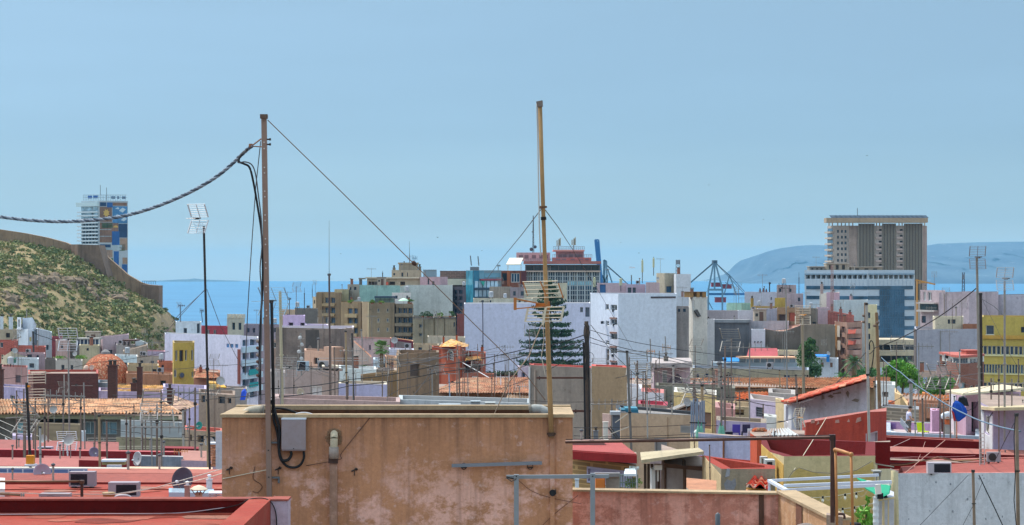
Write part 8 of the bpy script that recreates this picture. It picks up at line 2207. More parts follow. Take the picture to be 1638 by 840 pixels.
iz=thing('insulator_rack','row of brown ceramic insulators on a bracket beside the brown steel post','insulators',W(416,600,36.9))
mb=MB();mb.bar(W(417,540,36.9),W(417,640,36.9),.02);mb.build('bracket',GREYC,iz)
for k in range(6):
 y=546+11*k;mb=MB();mb.lathe(W(413.5,y,36.9),[(.012,-.04),(.035,-.03),(.02,-.01),(.04,0.0),(.02,.02),(.03,.03),(.01,.04)],10,(-1,0,.25));mb.build('insulator',mat('#6a4a40' if k%2 else '#8d8078','flat'),iz)
def lattice(name,label,px,y0,y1,w0,w1,Y,m_,cat='radio mast',cyl=None):
 rt=thing(name,label,cat,W(px,y0,Y));mb=MB()
 n_=max(4,int((y0-y1)/(w0*1.3)));e=S(.38,Y)
 P=lambda f,sx,sy:W(px,y0+(y1-y0)*f,Y)+Vector((sx*S(w0+(w1-w0)*f,Y)/2,sy*S(w0+(w1-w0)*f,Y)/2,0))
 for sx,sy in((-1,-1),(1,-1),(1,1),(-1,1)):mb.bar(P(0,sx,sy),P(1,sx,sy),e*1.3)
 for k in range(n_):
  f,g=k/n_,(k+1)/n_
  for(a_,b_)in(((-1,-1),(1,-1)),((1,-1),(1,1)),((1,1),(-1,1)),((-1,1),(-1,-1))):
   mb.bar(P(f,*a_),P(g,*b_),e);mb.bar(P(g,*a_),P(g,*b_),e)
 mb.build('lattice',m_,rt)
 if cyl:
  mb=MB()
  for k in range(6):mb.cbox(P(cyl,.8*math.cos(k),.8*math.sin(k)),S(1.6,Y),S(1.2,Y),S(7,Y),k)
  mb.build('panels',FL('#8a9098'),rt)
 return rt
lattice('radio_mast','red and white lattice mast standing before the striped office',1331,500,424,4,3,560,FL('#a5837c'))
lattice('radio_mast','lattice cell tower on the tall white rooftop block',1084.5,438.5,416,6.5,6,601,FL('#7a828a'),cyl=.85)
lattice('radio_mast','dark lattice mast with a clustered head before the far shore',1541,472,436,4,3,484,FL('#4f5560'),cyl=.8)
for lb,x,y0,y1,w_ in(('tall slim cream phone antenna on the lilac rooftop house',1027.5,453,415,3.2),('tallest cream phone antenna beside the beige stair towers',1045.5,441,412,3.2),('squat cream phone antenna at the blue door of the pink rooftop house',993,466,445,4.6),('pale green phone antenna panel beside the dark glass office',951,472,443,4)):
 Y=597;rt=thing('phone_antenna',lb,'phone antenna',W(x,y0,Y));mb=MB();mb.tube([W(x,y0,Y),W(x,y1-1,Y)],.1,6);mb.build('mast',GREYC,rt)
 mb=MB();mb.lathe(W(x,y0-(y0-y1)*.45,Y-.15),[(S(w_,Y)/2,0),(S(w_,Y)/2,S((y0-y1)*.5,Y)),(.1,S((y0-y1)*.53,Y))],10);mb.build('panel',FL('#b3b595'),rt)
jibc=thing('hoist','orange construction hoist arm beside the glass office','hoist',W(1467,500,700));mb=MB()
mb.bar(W(1467,540,700),W(1467,447,700),.5);mb.build('mast',FL('#c08a4a'),jibc);mb=MB();mb.bar(W(1465,448,700),W(1496,455,700),.45);mb.bar(W(1466,453,700),W(1480,452,700),.3);mb.build('jib',FL('#c88f48'),jibc)
ld=thing('ladder','narrow pale metal ladder standing by the sunlit end of the lilac house','ladder',W(1571,758,83))
mb=MB()
for x in(1567.5,1575):mb.bar(W(x,760,83),W(x-.8,690,83.5),.03)
mb.build('rails',mat('#b9a9a2','metal',1,.3),ld);mb=MB()
for k in range(11):mb.bar(W(1567.4,754-6*k,83.05),W(1574.6,754-6*k,83.05),.022)
mb.build('rungs',mat('#b9a9a2','metal',1,.3),ld)
# cables
C=cable
C('upper thick cable sweeping from the utility pole over the orange turret house',[(934,536,112),(850,556,118),(700,584,130),(560,607,135),(432,622,125)],.75,3)
C('second thick cable sweeping just below the upper one across the orange turret house',[(934,543,112),(850,566,117),(700,596,128),(560,617,132),(432,636,120)],.75,3)
C('third cable from the utility pole passing behind the pine toward the blank white wall',[(934,549,112),(860,578,125),(780,602,150)],.5,2)
C('fourth cable from the utility pole falling steeply toward the rough orange tiles',[(934,556,112),(880,590,125),(800,622,150)],.5,2)
C('cable rising from the dusty pink wall to the tangled aerials',[(570,655,138),(640,622,150),(690,606,168)],.4,3)
C('long cable crossing the bricked up window block from low left to the aerials',[(520,668,130),(640,640,150),(735,612,165)],.4,2)
C('cable rising steeply across the bricked up window block',[(645,652,140),(672,620,155),(697,585,170)],.5,0)
C('cable from the utility pole to the yellow house corner across the white tower',[(944,528,112),(1040,552,120),(1200,572,140)],.45,2)
C('black cable slanting down the white tower to the workshop',[(945,520,112),(985,570,105),(1040,622,100),(1088,668,95)],.6,0)
C('cable crossing the white tower to the glazed gallery',[(944,540,112),(1040,565,125),(1180,590,160),(1290,601,190)],.45,3)
C('cable over the white tower foot running to the long orange tile roof',[(944,548,112),(1060,574,125),(1200,603,150)],.45,2)
C('thin cable crossing from the steel arm over the white tower',[(985,605,84),(1040,592,110),(1120,575,150)],.35,0)
C('long cable from the tall poles down to the white house with the red tile edge',[(1562,461,84.5),(1480,520,95),(1400,556,110),(1388,566,128)],.75,3)
C('cable loop from the wooden pole to the stout cream pillar',[(1388,560,129),(1330,620,118),(1290,655,105),(1276,668,104),(1244,674,106)],.75,2)
C('cable along the lilac roof hut and corrugated sheets',[(1270,669,100),(1225,678,100),(1150,681,100),(1090,675,98)],.5,2)
C('black horizontal cable across the cream workshop, upper',[(918,684,80),(1000,683,88),(1090,680,90),(1125,676,86)],.45,1)
C('black horizontal cable across the cream workshop, lower',[(918,697,78),(1000,698,86),(1112,694,86),(1160,696,84)],.45,1)
C('cable over the grey rendered block halfway up',[(850,641,118),(930,643,116),(1010,641,112),(1058,634,110)],.4,1)
C('cable from the pipe bundle across the grey garden wall to the lilac hut',[(1090,622,108),(1124,628,100),(1180,636,110),(1240,650,108)],.6,2)
C('blue grey twisted cable from the whitewashed wall post up across the pink house',[(1632,690,70),(1560,670,80),(1490,632,100),(1440,595,118),(1410,572,126)],.95,2,FL('#5f7486'))
C('thin cable from the dark wrapped pole to the pale grid aerial mast',[(1570,478,139),(1590,490,120),(1607,506,91)],.5,0)
C('thin guy wire from the tall grid aerial mast down over the yellow building',[(1572,480,138),(1592,520,130),(1612,560,126),(1630,590,125)],.3,1)
C('black cable sagging down the whitewashed wall from its corner hook',[(1566,760,77.8),(1580,790,77.6),(1592,815,77.6),(1606,845,77.6)],.9,0)
C('thin dark wire slanting over the whitewashed wall',[(1549,760,77.8),(1520,790,77.8),(1470,842,77.8)],.4,0)
C('thin dark wire slanting down beside the short weathered post',[(1572,770,77.5),(1556,810,77.5),(1538,845,77.5)],.3,0)
C('thick tan and black hose lying along the stepped dark red parapet',[(1400,742,86),(1440,744,86),(1470,738,86),(1500,731,86),(1530,737,86),(1570,734,85),(1600,740,85),(1640,752,85)],1.1,1,FL('#8a7050'))
C('second black hose snaking beside the tan hose on the dark red parapet',[(1400,739,86),(1450,741,86),(1505,730,86),(1540,739,86),(1600,737,85),(1640,749,85)],.8,1,FL('#4a3a36'))
C('grey hose curling along the flat red roof to the cream drainpipe',[(1384,743,60),(1400,742,60),(1430,747,60)],1.0,0,FL('#8f8a80'))
C('diagonal pale rope over the dark red back wall, longest',[(1446,758,80),(1480,730,86),(1512,704,93)],.6,0,FL('#b98a7c'))
C('diagonal pale rope with a knot over the dark red back wall',[(1462,748,85),(1472,728,90),(1481,704,95)],.4,0,FL('#b98a7c'))
C('diagonal pale rope over the dark red wall next to the grey steel pole',[(1396,733,62),(1425,716,80),(1456,702,95)],.5,0,FL('#c9a9a0'))
C('pale guy rope from the corrugated sheets over the cream house corner',[(1270,752,57),(1298,708,62),(1322,668,82)],.55,0,FL('#d0c2a8'))
C('dark cable sagging along the top of the yellow render',[(1258,770,57.2),(1268,754,57.1),(1278,748,57.1),(1300,755,57.0),(1340,758,56.8),(1370,752,56.6),(1394,738,56.4)],.6,0,FL('#7d7668'))
C('pale clothesline between the orange pole and red back wall',[(1390,731,70),(1460,731,80),(1560,729,86)],.4,1,FL('#c98f88'))
C('black cable hanging at the open white door of the lilac house',[(1588,660,92),(1582,668,93),(1580,690,93.5),(1584,696,93.5),(1588,688,93)],.7,0)
C('black cable running over the cream roof of the lilac house',[(1580,668,94),(1586,656,93),(1610,655,91),(1650,649,92)],.7,0)
C('black cable looping beside the black plastic sheet on the pink house',[(1537,652,115),(1548,657,115),(1560,652,116),(1566,640,117)],.5,0)
C('black cable wound down the stout weathered post',[(1624,663,69.7),(1622,700,69.7),(1624,760,69.7),(1622,800,69.7),(1626,845,69.7)],.8,0)
C('chain guy from the stout weathered post to the lilac house box',[(1625,672,70),(1610,700,80),(1590,740,84)],.5,0)
C('guy wire from the brown steel post slanting to the roof edge near the curved pipe',[(428,192,36.9),(540,301,37.3),(662,422,37.8),(760,520,38.3),(842,600,38.8),(872,640,39)],.75,0,FL('#7c6250'))
iv=MB();q=W(662.5,421.5,37.8);iv.lathe(q,[(.01,-.05),(.035,-.03),(.04,0),(.03,.03),(.012,.05)],10,(1,0,-1));tag(iv.build('wire_insulator',FL('#4a342c')),'dark brown egg insulator on the slanting guy wire','insulator')
C('thin guy wire hanging from the steel post hook almost straight down',[(417,226,37),(409,300,37.2),(402,400,37.6),(396,500,38.2),(392,600,39)],.4,0,GREYC)
C('guy wire from the tan pole strap down to the brick wing side',[(867,333,37),(835,375,45),(798,420,60),(780,445,70)],.4,0,GREYC)
C('guy wire from the tan pole strap down toward the pink penthouse',[(870,333,37),(892,362,45),(914,396,60),(960,470,90),(1012,560,120)],.4,0,GREYC)
C('pale rope from the old aerial down to the brown coping',[(866,520,37),(846,570,37.6),(815,610,38.2),(790,664,38.9)],.8,0,FL('#b8a590'))
C('pale lead hanging straight down behind the tan pole',[(868,500,37.1),(870,545,37.2),(866,570,37.3),(872,600,37.2)],.6,0,FL('#b5a998'))
C('white slack cable crossing the orange turret house porch',[(738,579,300),(775,600,260),(802,616,240)],.7,0,FL('#c9c9cc'))
C('guy wire left of the slim black mast collar',[(329,462,58.2),(308,484,60),(262,535,66)],.35,0,GREYC)
C('second guy wire left of the slim black mast collar',[(329,463,58.2),(300,490,62),(275,515,70)],.3,0,GREYC)
C('guy wire right of the slim black mast collar',[(331,463,58.2),(352,520,62),(388,590,70)],.4,0,GREYC)
C('horizontal cable across the lilac building and yellow bell tower',[(262,590,200),(330,585,180),(420,578,160)],.3,2)
C('cable across the tiled house end to the insulators, upper',[(180,632,140),(290,628,120),(430,612,100)],.5,2)
C('cable across the tiled house end to the insulators, lower',[(180,646,140),(290,640,120),(430,630,100)],.5,2)
C('cable sagging over the whitewashed block wall, upper',[(170,684,120),(220,692,118),(290,700,116),(360,690,112)],.5,2)
C('cable sagging over the whitewashed block wall, lower',[(150,694,120),(215,700,118),(290,705,116),(360,698,112)],.5,2)
C('cable along the barrel tiled roof above its eave',[(-20,650,180),(120,650,160),(300,648,130)],.4,1)
C('thin white washing line slanting over the grey house wall, topmost',[(-10,668,130),(40,690,120),(130,722,110)],.4,0,FL('#b9b4ac'))
C('thin white washing line slanting over the grey house wall, middle',[(-10,678,130),(40,702,120),(110,728,110)],.4,0,FL('#b9b4ac'))
C('thin white washing line slanting over the grey house wall, lowest',[(-10,689,130),(40,712,120),(90,732,110)],.4,0,FL('#b9b4ac'))
C('cream clothesline from the dark purple dish toward the steel post',[(180,792,49),(260,778,50),(300,772,48),(356,757,40)],.6,1,FL('#cfc2b2'))
C('pale clothesline in front of the two large air units',[(-20,786,47),(60,790,47),(180,791,48),(250,780,48),(356,750,41)],.5,0,FL('#c2b5ac'))
C('thin cable crossing the church dome and brick chimneys',[(-10,608,280),(150,580,300),(270,562,320)],.35,3)
C('cable fan from the hill house pole toward the beige wall',[(52,532,506),(30,540,508),(0,546,512)],.5,1)
C('cable fan from the hill house pole toward the grey house',[(54,532,506),(75,540,505),(100,548,505)],.5,1)
hp=mast('dark wooden pole with a cable fan before the white house under the hill',(54,573),(53,531),470,1.6,mat('#4f4a4c','conc',1,.4),name='utility_pole',cat='utility pole',group='wooden utility poles')
C('loose hose loop on the block wall behind the black pole',[(100,630,110),(126,640,108),(134,630,106)],.5,4)
# birds
BD=FL('#3a4450')
for k,(px,py,s_)in enumerate(((1387,249,1.6),(1134,296,1.1),(1221,351,1.3),(1241,257,.9),(210,252,.9),(700,380,1.3),(771,401,1.1),(993,388,.9),(545,406,1.0),(1022,405,1.0))):
 Y=130;c=W(px,py,Y);L=S(s_*1.5,Y);mb=MB()
 an=R.uniform(-1,1);u=Vector((math.cos(an),math.sin(an),0));v=Vector((-u.y,u.x,0))
 mb.add([c-u*L,c+v*L*.2,c+u*L*.9,c-v*L*.2,c+Vector((0,0,L*.25)),c-Vector((0,0,L*.2))],[(0,3,4),(3,2,4),(2,1,4),(1,0,4),(0,5,3),(3,5,2),(2,5,1),(1,5,0)])
 for sg in(-1,1):mb.add([c+u*L*.4,c-u*L*.2,c+v*sg*L*1.6+Vector((0,0,L*(.7 if k%2 else-.3)))-u*L*.3],[(0,1,2)])
 tag(mb.build('bird',BD),('dark bird high over the office and far shore','bird gliding over the harbour crane, mid sky','low bird over the headland slope','faint bird in the sky between the crane and hotel, near the highest one','faint bird above the castle wall tower','bird over the stepped beige penthouse','bird over the teal glass office','faint bird beside the raised blue boom','faint bird near the tall thin whip aerial','bird over the cream phone antennas')[k],'bird','birds in the sky')
# person and terrace things
Yp=117.2
pr_=W(1453,704,Yp)
SK=FL('#b98a70');SHT=mat('#cdc9de','cloth',2);SHO=mat('#6d6a66','cloth',4);HR=FL('#2c211c')
def skin(name,verts,edges,radii,m_,parent=None,loc=None,lv=2):
 me=bpy.data.meshes.new(name);me.from_pydata(verts,edges,[]);o=bpy.data.objects.new(name,me);COL.objects.link(o)
 me.materials.append(m_)
 md=o.modifiers.new('skin','SKIN');md.use_smooth_shade=True
 if not me.skin_vertices:me.attributes
 for i,r_ in enumerate(radii):
  me.skin_vertices[0].data[i].radius=r_ if isinstance(r_,tuple)else(r_,r_)
 me.skin_vertices[0].data[0].use_root=True
 s2=o.modifiers.new('smooth','SUBSURF');s2.levels=lv;s2.render_levels=lv
 if parent:o.parent=parent
 else:o.location=loc
 ORG[o.name]=Vector(loc)if loc else ORG[parent.name]
 return o
J=[(0,0,.95),(0.02,.0,1.12),(.03,0,1.32),(.05,0,1.45),(.08,0,1.54),(.10,0,1.62),(.10,0,1.70),(.03,-.18,1.40),(.06,-.23,1.15),(.26,-.20,1.02),(.34,-.18,1.0),
(.04,.18,1.40),(.10,.22,1.16),(.30,.18,1.06),(.37,.16,1.05),
(-.01,-.10,.90),(.02,-.11,.50),(-.05,-.11,.09),(.10,-.12,.04),
(.01,.10,.90),(.12,.11,.50),(.10,.11,.09),(.24,.12,.04)]
ED=[(0,1),(1,2),(2,3),(3,4),(4,5),(5,6),(3,7),(7,8),(8,9),(9,10),(3,11),(11,12),(12,13),(13,14),(0,15),(15,16),(16,17),(17,18),(0,19),(19,20),(20,21),(21,22)]
RA=[.125,.13,.14,.08,.055,.09,.075,.06,.045,.036,.03,.06,.045,.036,.03,.088,.06,.042,.035,.088,.06,.042,.035]
pe=skin('person',J,ED,RA,SK,None,pr_,2)
tag(pe,'person in pale lilac shirt and dark shorts holding a folded lounger on the roof terrace','person')
skin('shirt',[J[i]for i in(0,1,2,3)]+[J[7],((J[7][0]+J[8][0])/2,(J[7][1]+J[8][1])/2,1.24),J[11],((J[11][0]+J[12][0])/2,(J[11][1]+J[12][1])/2,1.25)],[(0,1),(1,2),(2,3),(3,4),(4,5),(3,6),(6,7)],[.15,.155,.165,.085,.085,.075,.085,.075],SHT,pe)
skin('shorts',[J[0],J[15],(J[16][0],J[16][1],.56),J[19],(.10,.11,.56)],[(0,1),(1,2),(0,3),(3,4)],[.145,.11,.09,.11,.09],SHO,pe)
mb=MB();q=pr_+Vector((.085,0,1.70));mb.ball(q,.098,.09,.085,12);hr=mb.build('hair',HR,pe,True)
mb=MB();mb.ball(pr_+Vector((.195,0,1.625)),.018,.014,.022,8);mb.build('nose',SK,pe,True)
for sg in(-1,1):
 mb=MB();mb.ball(pr_+Vector((.09,sg*.088,1.63)),.022,.012,.03,8);mb.build('ear',SK,pe,True)
 mb=MB();mb.ball(pr_+Vector((.178,sg*.035,1.645)),.01,.012,.009,8);mb.build('eye',HR,pe,True)
 mb=MB()
 for k in range(5):
  b0=pr_+Vector((.345,sg*.17+(k-2)*.014,1.01+(.05 if sg>0 else 0)))
  L=(.055,.075,.08,.075,.06)[k]
  mb.tube([b0-Vector((.03,0,0)),b0+Vector((L*.6,0,-.015)),b0+Vector((L*.8,0,-.05))],.009,6,.007)
 mb.build('fingers',SK,pe,True)
def chair(name,label,px,py,Y,m_,m2,rz=0,group=None,sc_=1):
 q=W(px,py,Y);rt=thing(name,label,'chair',q,group)
 mt=Matrix.Rotation(rz,3,'Z')
 T=lambda x,y,z:q+mt@Vector((x*sc_,y*sc_,z*sc_))
 mb=MB();mb.solid([T(-.22,-.22,.42),T(.22,-.22,.42),T(.22,.22,.42),T(-.22,.22,.42)],(0,0,.04));mb.build('seat',m_,rt)
 mb=MB();mb.solid([T(-.22,.2,.47),T(.22,.2,.47),T(.22,.3,.9),T(-.22,.3,.9)],mt@Vector((0,.03,0)));mb.build('backrest',m_,rt)
 for sx,sy in((-1,-1),(1,-1),(1,1),(-1,1)):
  mb=MB();mb.bar(T(.2*sx,.2*sy,.42),T(.23*sx,.24*sy,0),.03);mb.build('leg',m2,rt)
 return rt
fc=thing('folding_chair','folded pale lounger held up by the person on the roof terrace','chair',W(1449,704,116.4))
mb=MB();mb.bar(W(1440.5,669,116.6),W(1453,684,116.3),.05);mb.bar(W(1439.5,676,116.9),W(1452,691,116.6),.05);mb.build('frame',ALU,fc)
mb=MB();mb.solid([W(1441,670,116.6),W(1452.5,684,116.3),W(1452,690,116.6),W(1440,675,116.9)],(0,.02,.02));mb.build('seat',mat('#b9bcc4','cloth',3),fc)
mb=MB();mb.bar(W(1450,684,116.4),W(1460,696,116.6),.03);mb.bar(W(1447,704,116.4),W(1452,690,116.4),.03);mb.build('leg',DARKM,fc)
chair('garden_chair','terrace chair draped with a bright yellow green cloth',1477,704,116.8,mat('#c9dc2c','cloth',3),GREYC,.4)
tb_=thing('table','low mauve terrace table beside the broad pink chimney block','table',W(1497,704,117.6))
mb=MB();a,b=W(1485,695,117.2),W(1511,692.5,117.2);mb.box(a.x,b.x,117.2,118,a.z,b.z);mb.build('tabletop',FL('#c0a6b4'),tb_)
for x in(1487,1509):
 mb=MB();mb.bar(W(x,695,117.5),W(x,704,117.5),.04);mb.build('leg',GREYC,tb_)
lo=thing('lounger','white plastic lounger lying on the roof terrace near the big red block','lounger',W(1428,702,116.5))
mb=MB();mb.solid([W(1417,696,116.2),W(1438,698,116.2),W(1437,694.5,117),W(1420,690,117)],(0,0,.08));mb.build('seat',WHITEM,lo);mb=MB();mb.bar(W(1435,698,116.3),W(1435,704,116.3),.05);mb.bar(W(1421,697,116.3),W(1421,704,116.3),.05);mb.build('leg',WHITEM,lo)
bp_=thing('folded_parasol','folded bright blue parasol with a red trim hanging from its pale pole','parasol',W(1527,704,111.6))
mb=MB();n_=14;prof=[(1530,641,.05),(1531.5,645,.22),(1534,652,.36),(1536,660,.38),(1535,667,.30),(1531,674,.12)]
vv=[]
for x,y,r_ in prof:
 c=W(x,y,111.5);vv+=[c+Vector((math.cos(2*math.pi*k/n_)*r_*(1 if k%2 else .72),math.sin(2*math.pi*k/n_)*r_*.6*(1 if k%2 else .72),0))for k in range(n_)]
mb.add(vv,[(i*n_+k,i*n_+(k+1)%n_,(i+1)*n_+(k+1)%n_,(i+1)*n_+k)for i in range(len(prof)-1)for k in range(n_)]+[tuple(range(n_)),tuple(range(len(vv)-1,len(vv)-1-n_,-1))]);mb.build('canopy',mat('#1f4fa8','cloth',2),bp_)
mb=MB();mb.solid([W(1522,656,111.4),W(1526,660,111.4),W(1529,672,111.4),W(1526,674,111.4)],(0,.05,0));mb.build('trim',mat('#b93a34','cloth'),bp_)
mb=MB();mb.tube([W(1527,704,111.7),W(1528.5,640,111.6)],.022,6);mb.build('pole',LG,bp_)
bsx=MB();bsx.solid([W(1531,648,113),W(1534,637,113),W(1541,635,113),W(1547,639,113),W(1550,650,113),W(1538,649,113)],(.05,.3,.05));tag(bsx.build('black_sheet',mat('#26272b','cloth',2)),'black plastic sheet bulging over the folded blue parasol','sheet')
chair('plastic_chair','purple plastic chair stacked behind the brown steel frame bar',1177,704,78.5,FL('#5c4aa8'),FL('#5c4aa8'),3.14,sc_=.62)
chair('plastic_chair','dark round backed chair beside the purple plastic chair',1193,704,78.3,FL('#3c3550'),DARKM,3.14,sc_=.62)
bb_=block('dark_crate','dark tilted crate before the purple plastic chair','crate',[('body',FL('#2c2a34'),[(1161,1172,692,704,78,.3)]),('rim',FL('#44404c'),[(1160.4,1172.6,690.6,691.9,77.95,.4)])])
for k,(x,y0,y1,Y,c)in enumerate(((596,636,646,137,'#9aa0a6'),(626,640,648,137,'#a9a5a0'))):pass
block('roof_box','grey roof box low behind the brown coping, near the tangled aerials','roof box',[('body',FL('#8d979e'),[(753,768,643,652,135,.6)]),('lid',FL('#a5afb4'),[(752.5,768.5,641.8,642.9,134.9,.8)])])
block('roof_box','long grey roof box low behind the brown coping, widest of the three','roof box',[('body',FL('#98a0a4'),[(702,736,648,656,134,.6)]),('lid',FL('#aab3b7'),[(701.5,736.5,646.8,647.9,133.9,.8)])])
block('roof_box','pale roof box low behind the brown coping, by the fat grey pipe bend','roof box',[('body',FL('#a5aaa8'),[(776,792,645,653,134,.6)]),('lid',FL('#b9bebc'),[(775.5,792.5,643.8,644.9,133.9,.8)])])
def rail_balcony(label,px0,px1,py0,py1,Y,nbar,m_):
 rt=thing('balcony_rail',label,'railing',W((px0+px1)/2,py1,Y));mb=MB()
 for k in range(nbar):mb.bar(W(px0,py0+(py1-py0)*k/(nbar-1),Y),W(px1,py0+(py1-py0)*k/(nbar-1),Y),S(1.6,Y),S(.8,Y))
 for x in(px0,(px0+px1)/2,px1):mb.bar(W(x,py0,Y+.04),W(x,py1+3,Y+.04),S(1,Y))
 mb.build('rails',m_,rt);return rt
rail_balcony('slatted grey balcony rail on the long tiled house',140,192,701,713,196,4,FL('#a79c94'))
rail_balcony('long white pipe rail before the tan block wall',134,270,714,717,150,2,FL('#c5bba8'))
rail_balcony('white double rail over the peach pink lower house',508,588,573,577,200,2,FL('#b9b2ac'))
wr_=thing('ragged_cloth','faded magenta cloth lying at the photo edge beside the lilac roof hut','cloth',W(4,728,112));mb=MB();mb.ball(W(3,724,112),.3,.2,.14,10);mb.ball(W(9,725,112),.22,.2,.1,10);mb.build('cloth',mat('#b0448a','cloth',2),wr_)
wf=MB();wf.solid([W(8,713,116),W(17,713,116),W(14,706,116.2),W(8,700,116.1)],(0,.1,.02));tag(wf.build('white_cloth',mat('#d0cac6','cloth',2)),'white cloth hung beside the lilac roof hut','cloth')
bt3=MB();bt3.solid([W(384,640,150),W(392,640,150),W(394,630,150.2),W(391,624,150.4),W(386,628,150.2)],(0,.3,.1));tag(bt3.build('blue_cover',mat('#2448b0','cloth',1)),'deep blue cover hanging below the teal glazed balconies','cover')
yy_=block('sun_sail','torn orange yellow sun shade behind the slim black mast','sun shade',[('frame',FL('#8d6f4c'),[(333,334,613,622,232,.2),(361,362,616,622,232,.2)])])
mb=MB();mb.solid([W(334,614,231),W(346,615,231),W(345,611.5,233),W(335,611.5,233)],(0,0,.1));mb.solid([W(345,620,231),W(362,621,231),W(357,616,233),W(345,616,233)],(0,0,.1));mb.build('canopy',mat('#d9a240','cloth',1),yy_)
# small things by the dozen on the roofs
RB=random.Random(23)
def dup(root,loc,rz,sc_,label=None):
 r=root.copy();COL.objects.link(r);r.location=loc;r.rotation_euler=(0,0,rz);r.scale=(sc_,sc_,sc_)
 if label:r['label']=label
 for ch in root.children:
  c_=ch.copy();COL.objects.link(c_);c_.parent=r
 return r
def proto(name,label,cat,group,parts):
 r=thing(name,label,cat,(0,0,0),group)
 for pn,m_,fn in parts:
  mb=MB();fn(mb);mb.build(pn,m_,r)
 return r
def aer1(m):
 m.bar((-.9,0,2.9),(.9,0,2.9),.035)
 for k in range(7):m.bar((-.8+.26*k,-.3+.03*k,2.92),(-.8+.26*k,.3-.03*k,2.92),.022);m.bar((-.8+.26*k,0,2.65+.02*k),(-.8+.26*k,0,3.15-.02*k),.022)
def aer2(m):
 for s_ in(-1,1):
  for k in range(5):m.bar((-.45,-.1*k,3+s_*(.08+.11*k)),(.45,-.1*k,3+s_*(.08+.11*k)),.02)
  for x in(-.45,.45):m.bar((x,0,3+s_*.06),(x,-.4,3+s_*.55),.035)
 m.bar((0,.1,3),(0,-.9,3),.03)
A_=[proto('rooftop_aerial','thin comb shaped aerial, one of many dotted over the town roofs','antenna','small comb aerials on the town roofs',[('mast',GALV,lambda m:m.tube([(0,0,-1.6),(0,0,1.5),(0,0,3.1)],.03,5)),('boom',mat('#8c8782','metal',1,.3),aer1)]),
proto('rooftop_aerial','thin grid shaped aerial, one of many dotted over the town roofs','antenna','small grid aerials on the town roofs',[('mast',MM,lambda m:m.tube([(0,0,-1.6),(0,0,1.5),(0,0,3.1)],.032,5)),('reflector',mat('#98928a','metal',1,.3),aer2)]),
proto('roof_vent','small capped flue pipe, one of many on the town roofs','roof vent','small flues on the town roofs',[('stem',mat('#a39a90','conc',2,.5),lambda m:m.tube([(0,0,-.6),(0,0,1.1)],.1,8)),('cap',GREYC,lambda m:m.lathe((0,0,1.1),[(.11,0),(.2,.06),(.18,.16),(.03,.26)],10))]),
proto('chimney','small brick chimney with a slab cap, one of many on the town roofs','chimney','small brick chimneys on the town roofs',[('stack',mat('#8f5f4c','brick',1,.5),lambda m:m.box(-.28,.28,-.22,.22,-.6,1.3)),('cap',mat('#9c948a','conc',2,.5),lambda m:m.box(-.36,.36,-.3,.3,1.45,1.53)),('pot',DARKF,lambda m:[m.box(x-.05,x+.05,-.2,.2,1.3,1.45)for x in(-.22,0,.22)])]),
proto('water_tank','small pale water tank on legs, one of several on the town roofs','water tank','small water tanks on the town roofs',[('tank',mat('#b9bcc0','conc',2,.4),lambda m:m.lathe((0,0,.3),[(.42,0),(.45,.05),(.45,1.0),(.3,1.1),(.1,1.14)],14)),('stand',DARKM,lambda m:[m.bar((x,y,-.5),(x,y,.3),.06)for x in(-.3,.3)for y in(-.3,.3)])]),
proto('roof_hut','little stair hut with a door and slab roof, one of several on the town roofs','roof hut','stair huts on the town roofs',[('wall',PT('#bfae9c',.6,.6),lambda m:m.box(-1.2,1.2,0,2.2,-.6,2.1)),('roof',mat('#9c8f84','conc',1,.5),lambda m:m.box(-1.4,1.4,-.2,2.4,2.102,2.25)),('door',FL('#6a4f42'),lambda m:m.box(-.2,.6,-.03,-.003,-.4,1.7)),('window',DARKF,lambda m:m.box(-.95,-.45,-.03,-.003,.8,1.4))]),
proto('air_conditioner','small white air unit, one of many standing on the town roofs','air conditioner','small air units on the town roofs',[('casing',FL('#9f9a9c'),lambda m:m.box(-.42,.42,0,.32,0,.6)),('grille',DARKF,lambda m:m.lathe((-.1,-.001,.3),[(.02,0),(.24,0),(.24,.02)],14,(0,-1,0))),('foot',DARKM,lambda m:[m.box(x-.04,x+.04,.02,.3,-.5,0)for x in(-.3,.3)])]),
proto('satellite_dish','small pale dish, one of many on the town roofs','satellite dish','small dishes on the town roofs',[('reflector',mat('#b5b0ac','conc',3,.3),lambda m:m.lathe((0,0,.9),[(.02,.02),(.25,.06),(.42,.16),(.42,.14),(.2,.02)],14,(.5,-1,.4))),('mount',GALV,lambda m:m.tube([(0,.05,-.6),(0,.05,.9)],.035,6))])]
used=[0]*len(A_)
def put(k,loc,sc_=1.0,rz=None):
 rz=RB.uniform(-.8,.8)if rz is None else rz
 if not used[k]:
  A_[k].location=loc;A_[k].rotation_euler=(0,0,rz);A_[k].scale=(sc_,)*3
 else:
  dup(A_[k],loc,rz,sc_)
 used[k]+=1
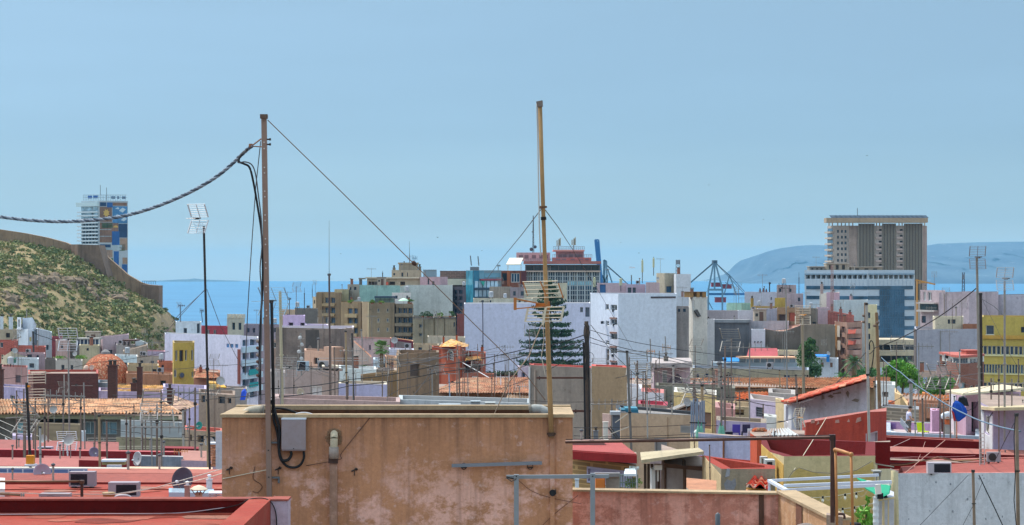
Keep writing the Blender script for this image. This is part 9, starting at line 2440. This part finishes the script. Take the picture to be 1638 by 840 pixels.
for(a,b,z,Y,nm)in ROOFS:
 L=(b-a).length
 if Y<95 or Y>720 or L<2.5 or nm in('rendered_block','stained_building','white_tower_block','concrete_house','workshop','maroon_house','terrace_house','yellow_building','brown_brick_block'):continue
 px=(a.x+b.x)/2/Y*F+CX
 if px<-20 or px>1660:continue
 for q in range(min(4,int(L/5)+1)):
  if RB.random()<.28:continue
  k=RB.choice((0,0,1,1,2,2,3,4,6,6,7,5 if L>9 else 2))
  if Y<170:k=RB.choice((0,1,2))
  u=RB.uniform(.12,.88);p=a.lerp(b,u)
  back=RB.uniform(.5,1.6)
  s_=1.0 if Y<250 else(1.15 if k not in(0,1)else 1.45)
  if any(x0<p.x/Y*F+CX<x1 and Y<yl for x0,x1,yl in((120,240,380),(255,330,330),(585,634,300),(630,780,330),(1040,1110,190),(1270,1315,440),(1440,1530,130))):continue
  if k==5 and Y<300 or k==4 and Y<260:k=2
  put(k,(p.x*(1+back/Y),p.y+back,z+(.55 if k==6 else .5)),s_*RB.uniform(.8,1.2),0 if k in(5,6)else None)
ends=[]
for band,n_ in(((0,345,655,715,62,112),20),((440,640,600,650,140,190),16),((640,850,585,640,145,215),18),((960,1290,590,690,84,150),30),((1400,1636,610,690,90,150),14)):
 for q in range(n_):
  x=RB.uniform(band[0],band[1]);Y=RB.uniform(band[4],band[5])
  if 1436<x<1480 or 1520<x<1550:x+=50
  yt=RB.uniform(band[2]-40,band[3]-40);H_=S(RB.uniform(60,110),Y)
  t=W(x,yt,Y);ends.append((x,yt,Y))
  if q%3==0:
   put(RB.choice((0,1)),(t.x,t.y,t.z-3.1),1)
  if not used[0]or q<0:pass
  if 'SP' not in globals():
   SP=proto('thin_pole','thin bare rusty pole, one of many rising from the near roofs','pole','thin bare poles over the near roofs',[('shaft',MM,lambda m:m.tube([(0,0,-4.5),(0,0,-2),(0,0,0)],.028,6)),('clamp',DARKM,lambda m:m.tube([(0,0,-.5),(0,0,-.42)],.05,6))])
   SP.location=t
  else:
   dup(SP,t,RB.uniform(0,3),RB.uniform(.85,1.3))
ends.sort()
for k in range(64):
 i=RB.randrange(len(ends));e0=ends[i]
 c_=[e for e in ends if 25<abs(e[0]-e0[0])<190 and abs(e[2]-e0[2])<60]
 if not c_:continue
 e1=RB.choice(c_)
 cable('thin dark wire, one of many strung between the poles of the near roofs',[(e0[0],e0[1]+RB.uniform(0,12),e0[2]),(e1[0],e1[1]+RB.uniform(0,12),e1[2])],RB.choice((.28,.34,.42)),RB.uniform(1,5),RB.choice((BLACKC,GREYC,mat('#7d746c','flat'))),name='thin_wire',group='thin wires between the poles of the near roofs',seg=9)
for k,px,py,Y in((2,20,734,67),(2,96,733,67.5),(7,112,731,71),(2,128,738,71),(2,240,722,84),(2,262,731,72.6),(2,322,736,72.5),(7,334,734,74),(2,150,722,100),(2,30,721,101),(7,70,721,100),(2,205,757,57.5),(2,255,757,57.6),(2,85,774,54.6),(2,20,775,54.8),(2,1420,741,88),(2,1608,737,90),(6,1590,744,84),(2,930,716,64.5),(2,1040,664,93.6),(2,1075,664,94),(7,1098,664,94)):
 q=W(px,py,Y);put(k,(q.x,q.y,q.z+(.12 if k!=6 else .12)),RB.uniform(.2,.34)if k==2 else .45 if k==7 else .6,0 if k==6 else None)
# sea air
hz=MB();hz.box(-11000,11000,-80,30000,-75,330)
hm_=bpy.data.materials.new('sea_haze');hm_.use_nodes=True;t=hm_.node_tree
t.nodes.remove(t.nodes['Principled BSDF'])
pv=t.nodes.new('ShaderNodeVolumePrincipled');pv.inputs['Color'].default_value=(0.3,0.68,1.0,1);pv.inputs['Density'].default_value=4.0e-5;pv.inputs['Anisotropy'].default_value=0.0
t.links.new(pv.outputs[0],t.nodes['Material Output'].inputs['Volume'])
struct(hz.build('haze',hm_,None,False,(0,0,0)),'stuff')
for o in list(sc.objects):
 if o.type=='MESH' and o.parent is None and 'category' not in o and 'kind' not in o:
  print('UNTAGGED',o.name)
